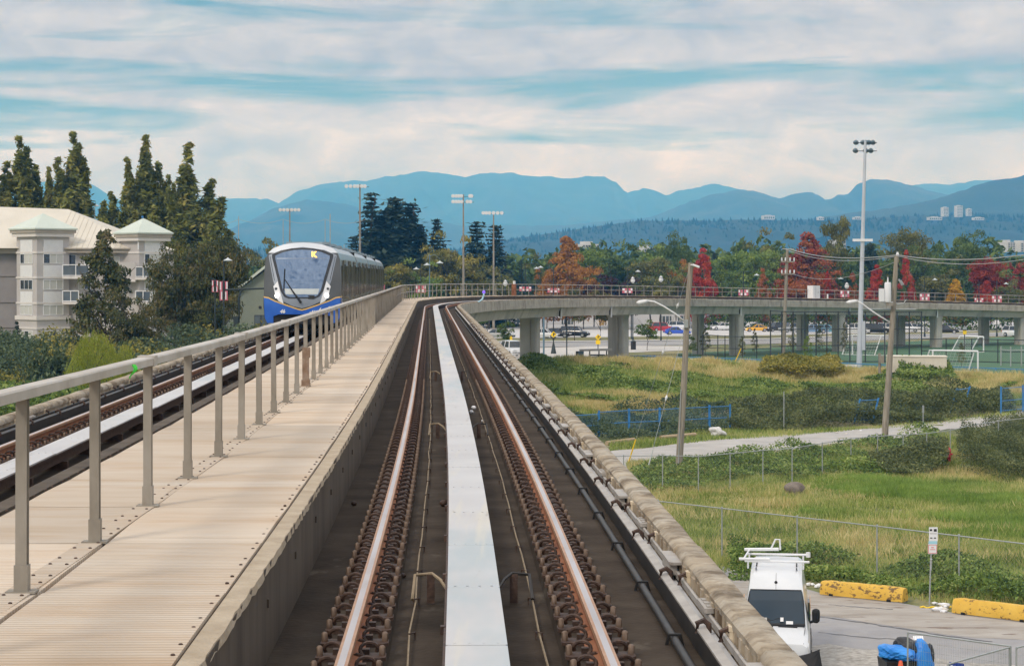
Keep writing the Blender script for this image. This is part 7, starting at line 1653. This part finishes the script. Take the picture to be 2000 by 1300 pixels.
o = lumpy('tree_stump', G(1551, 968), (1.15, 1.0, .85), mat('stump', [(.13, .105, .085), (.24, .20, .17)], 3, .95, bump=.6, bscale=10), 12, 'grey tree stump standing in the dry grass of the near field', 'stump', None, 3, None, .12)
def hydrant():
    g = G(1853, 905); o = thing('fire_hydrant', 'red fire hydrant by the bush at the right', 'hydrant', tuple(g)); RH = mat('hydrant_red', (.52, .03, .05), rough=.4)
    mb = MB(); mb.lathe([(.20, 0), (.20, .06), (.13, .08), (.13, .75), (.17, .77), (.17, .83), (.12, .98), (.04, 1.05), (.04, 1.12)], 12); mb.obj('body', RH, o, 40)
    for s in (-1, 1): mb = MB(); mb.tube([(s*.1, 0, .62), (s*.24, 0, .62)], .065, 8); mb.obj('outlet', RH, o)
    mb = MB(); mb.tube([(0, -.1, .5), (0, -.22, .5)], .08, 8); mb.obj('outlet', RH, o)
hydrant()
lumpy('rubbish_bag', G(1402, 851), (1.3, .8, .75), mat('grey_bag', [(.45, .44, .42), (.66, .65, .63)], 4, .7, bump=.6), 15, 'pale dumped bag lying by the lane at the hedge', 'bag')
for i, (a, b_, lab) in enumerate((((1185, 869), (1238, 862), 'weathered timber log left along the lane'), ((1290, 858), (1358, 852), 'weathered timber log behind the leaning pole'))):
    p, q = G(*a), G(*b_); mb = MB(); mb.tube([Vector((0, 0, .15)), q-p+Vector((0, 0, .15))], .16, 8); o = mb.obj('log', mat('log_wood', [(.34, .25, .15), (.46, .36, .24)], 3, .9, bump=.4), None, 60, tuple(p)); tag(o, lab, 'log', 'logs along the lane')
for i in range(26):
    px, py = [(random.uniform(1490, 1700), random.uniform(838, 848)), (random.uniform(1820, 1850), random.uniform(1180, 1196)), (random.uniform(1420, 1470), random.uniform(1105, 1125)), (random.uniform(1560, 1600), random.uniform(1140, 1150))][i % 4 if i > 6 else 1]
    o = lumpy('litter', G(px, py)+Vector((0, 0, .02)), (random.uniform(.15, .4), .2, random.uniform(.06, .16)), WHITEM if i % 3 else mat('buff_paper', (.6, .55, .48)), 20+i, None, None, None, 1); tag(o, ('pale scrap of litter on the ground at the edge of the grass', 'buff paper scrap on the ground at the edge of the grass')[0 if i % 3 else 1], 'litter', 'scraps of litter')
mb = MB(); a = G(1797, 1188); mb.tube([Vector((i*.13, .05*math.sin(i*1.7), .05+.03*math.sin(i*2.3))) for i in range(10)], .035, 5); o = mb.obj('tape', YELS, None, True, tuple(a)); tag(o, 'yellow plastic tape lying at the foot of the parking sign', 'tape')
# lettering becomes ordinary mesh
_dg = bpy.context.evaluated_depsgraph_get()
for o in [o for o in COL.objects if o.type == 'FONT']:
    me = bpy.data.meshes.new_from_object(o.evaluated_get(_dg)); n = o.name; pa = o.parent; ml = o.matrix_local.copy()
    bpy.data.objects.remove(o); q = link(n, me, pa); q.matrix_local = ml
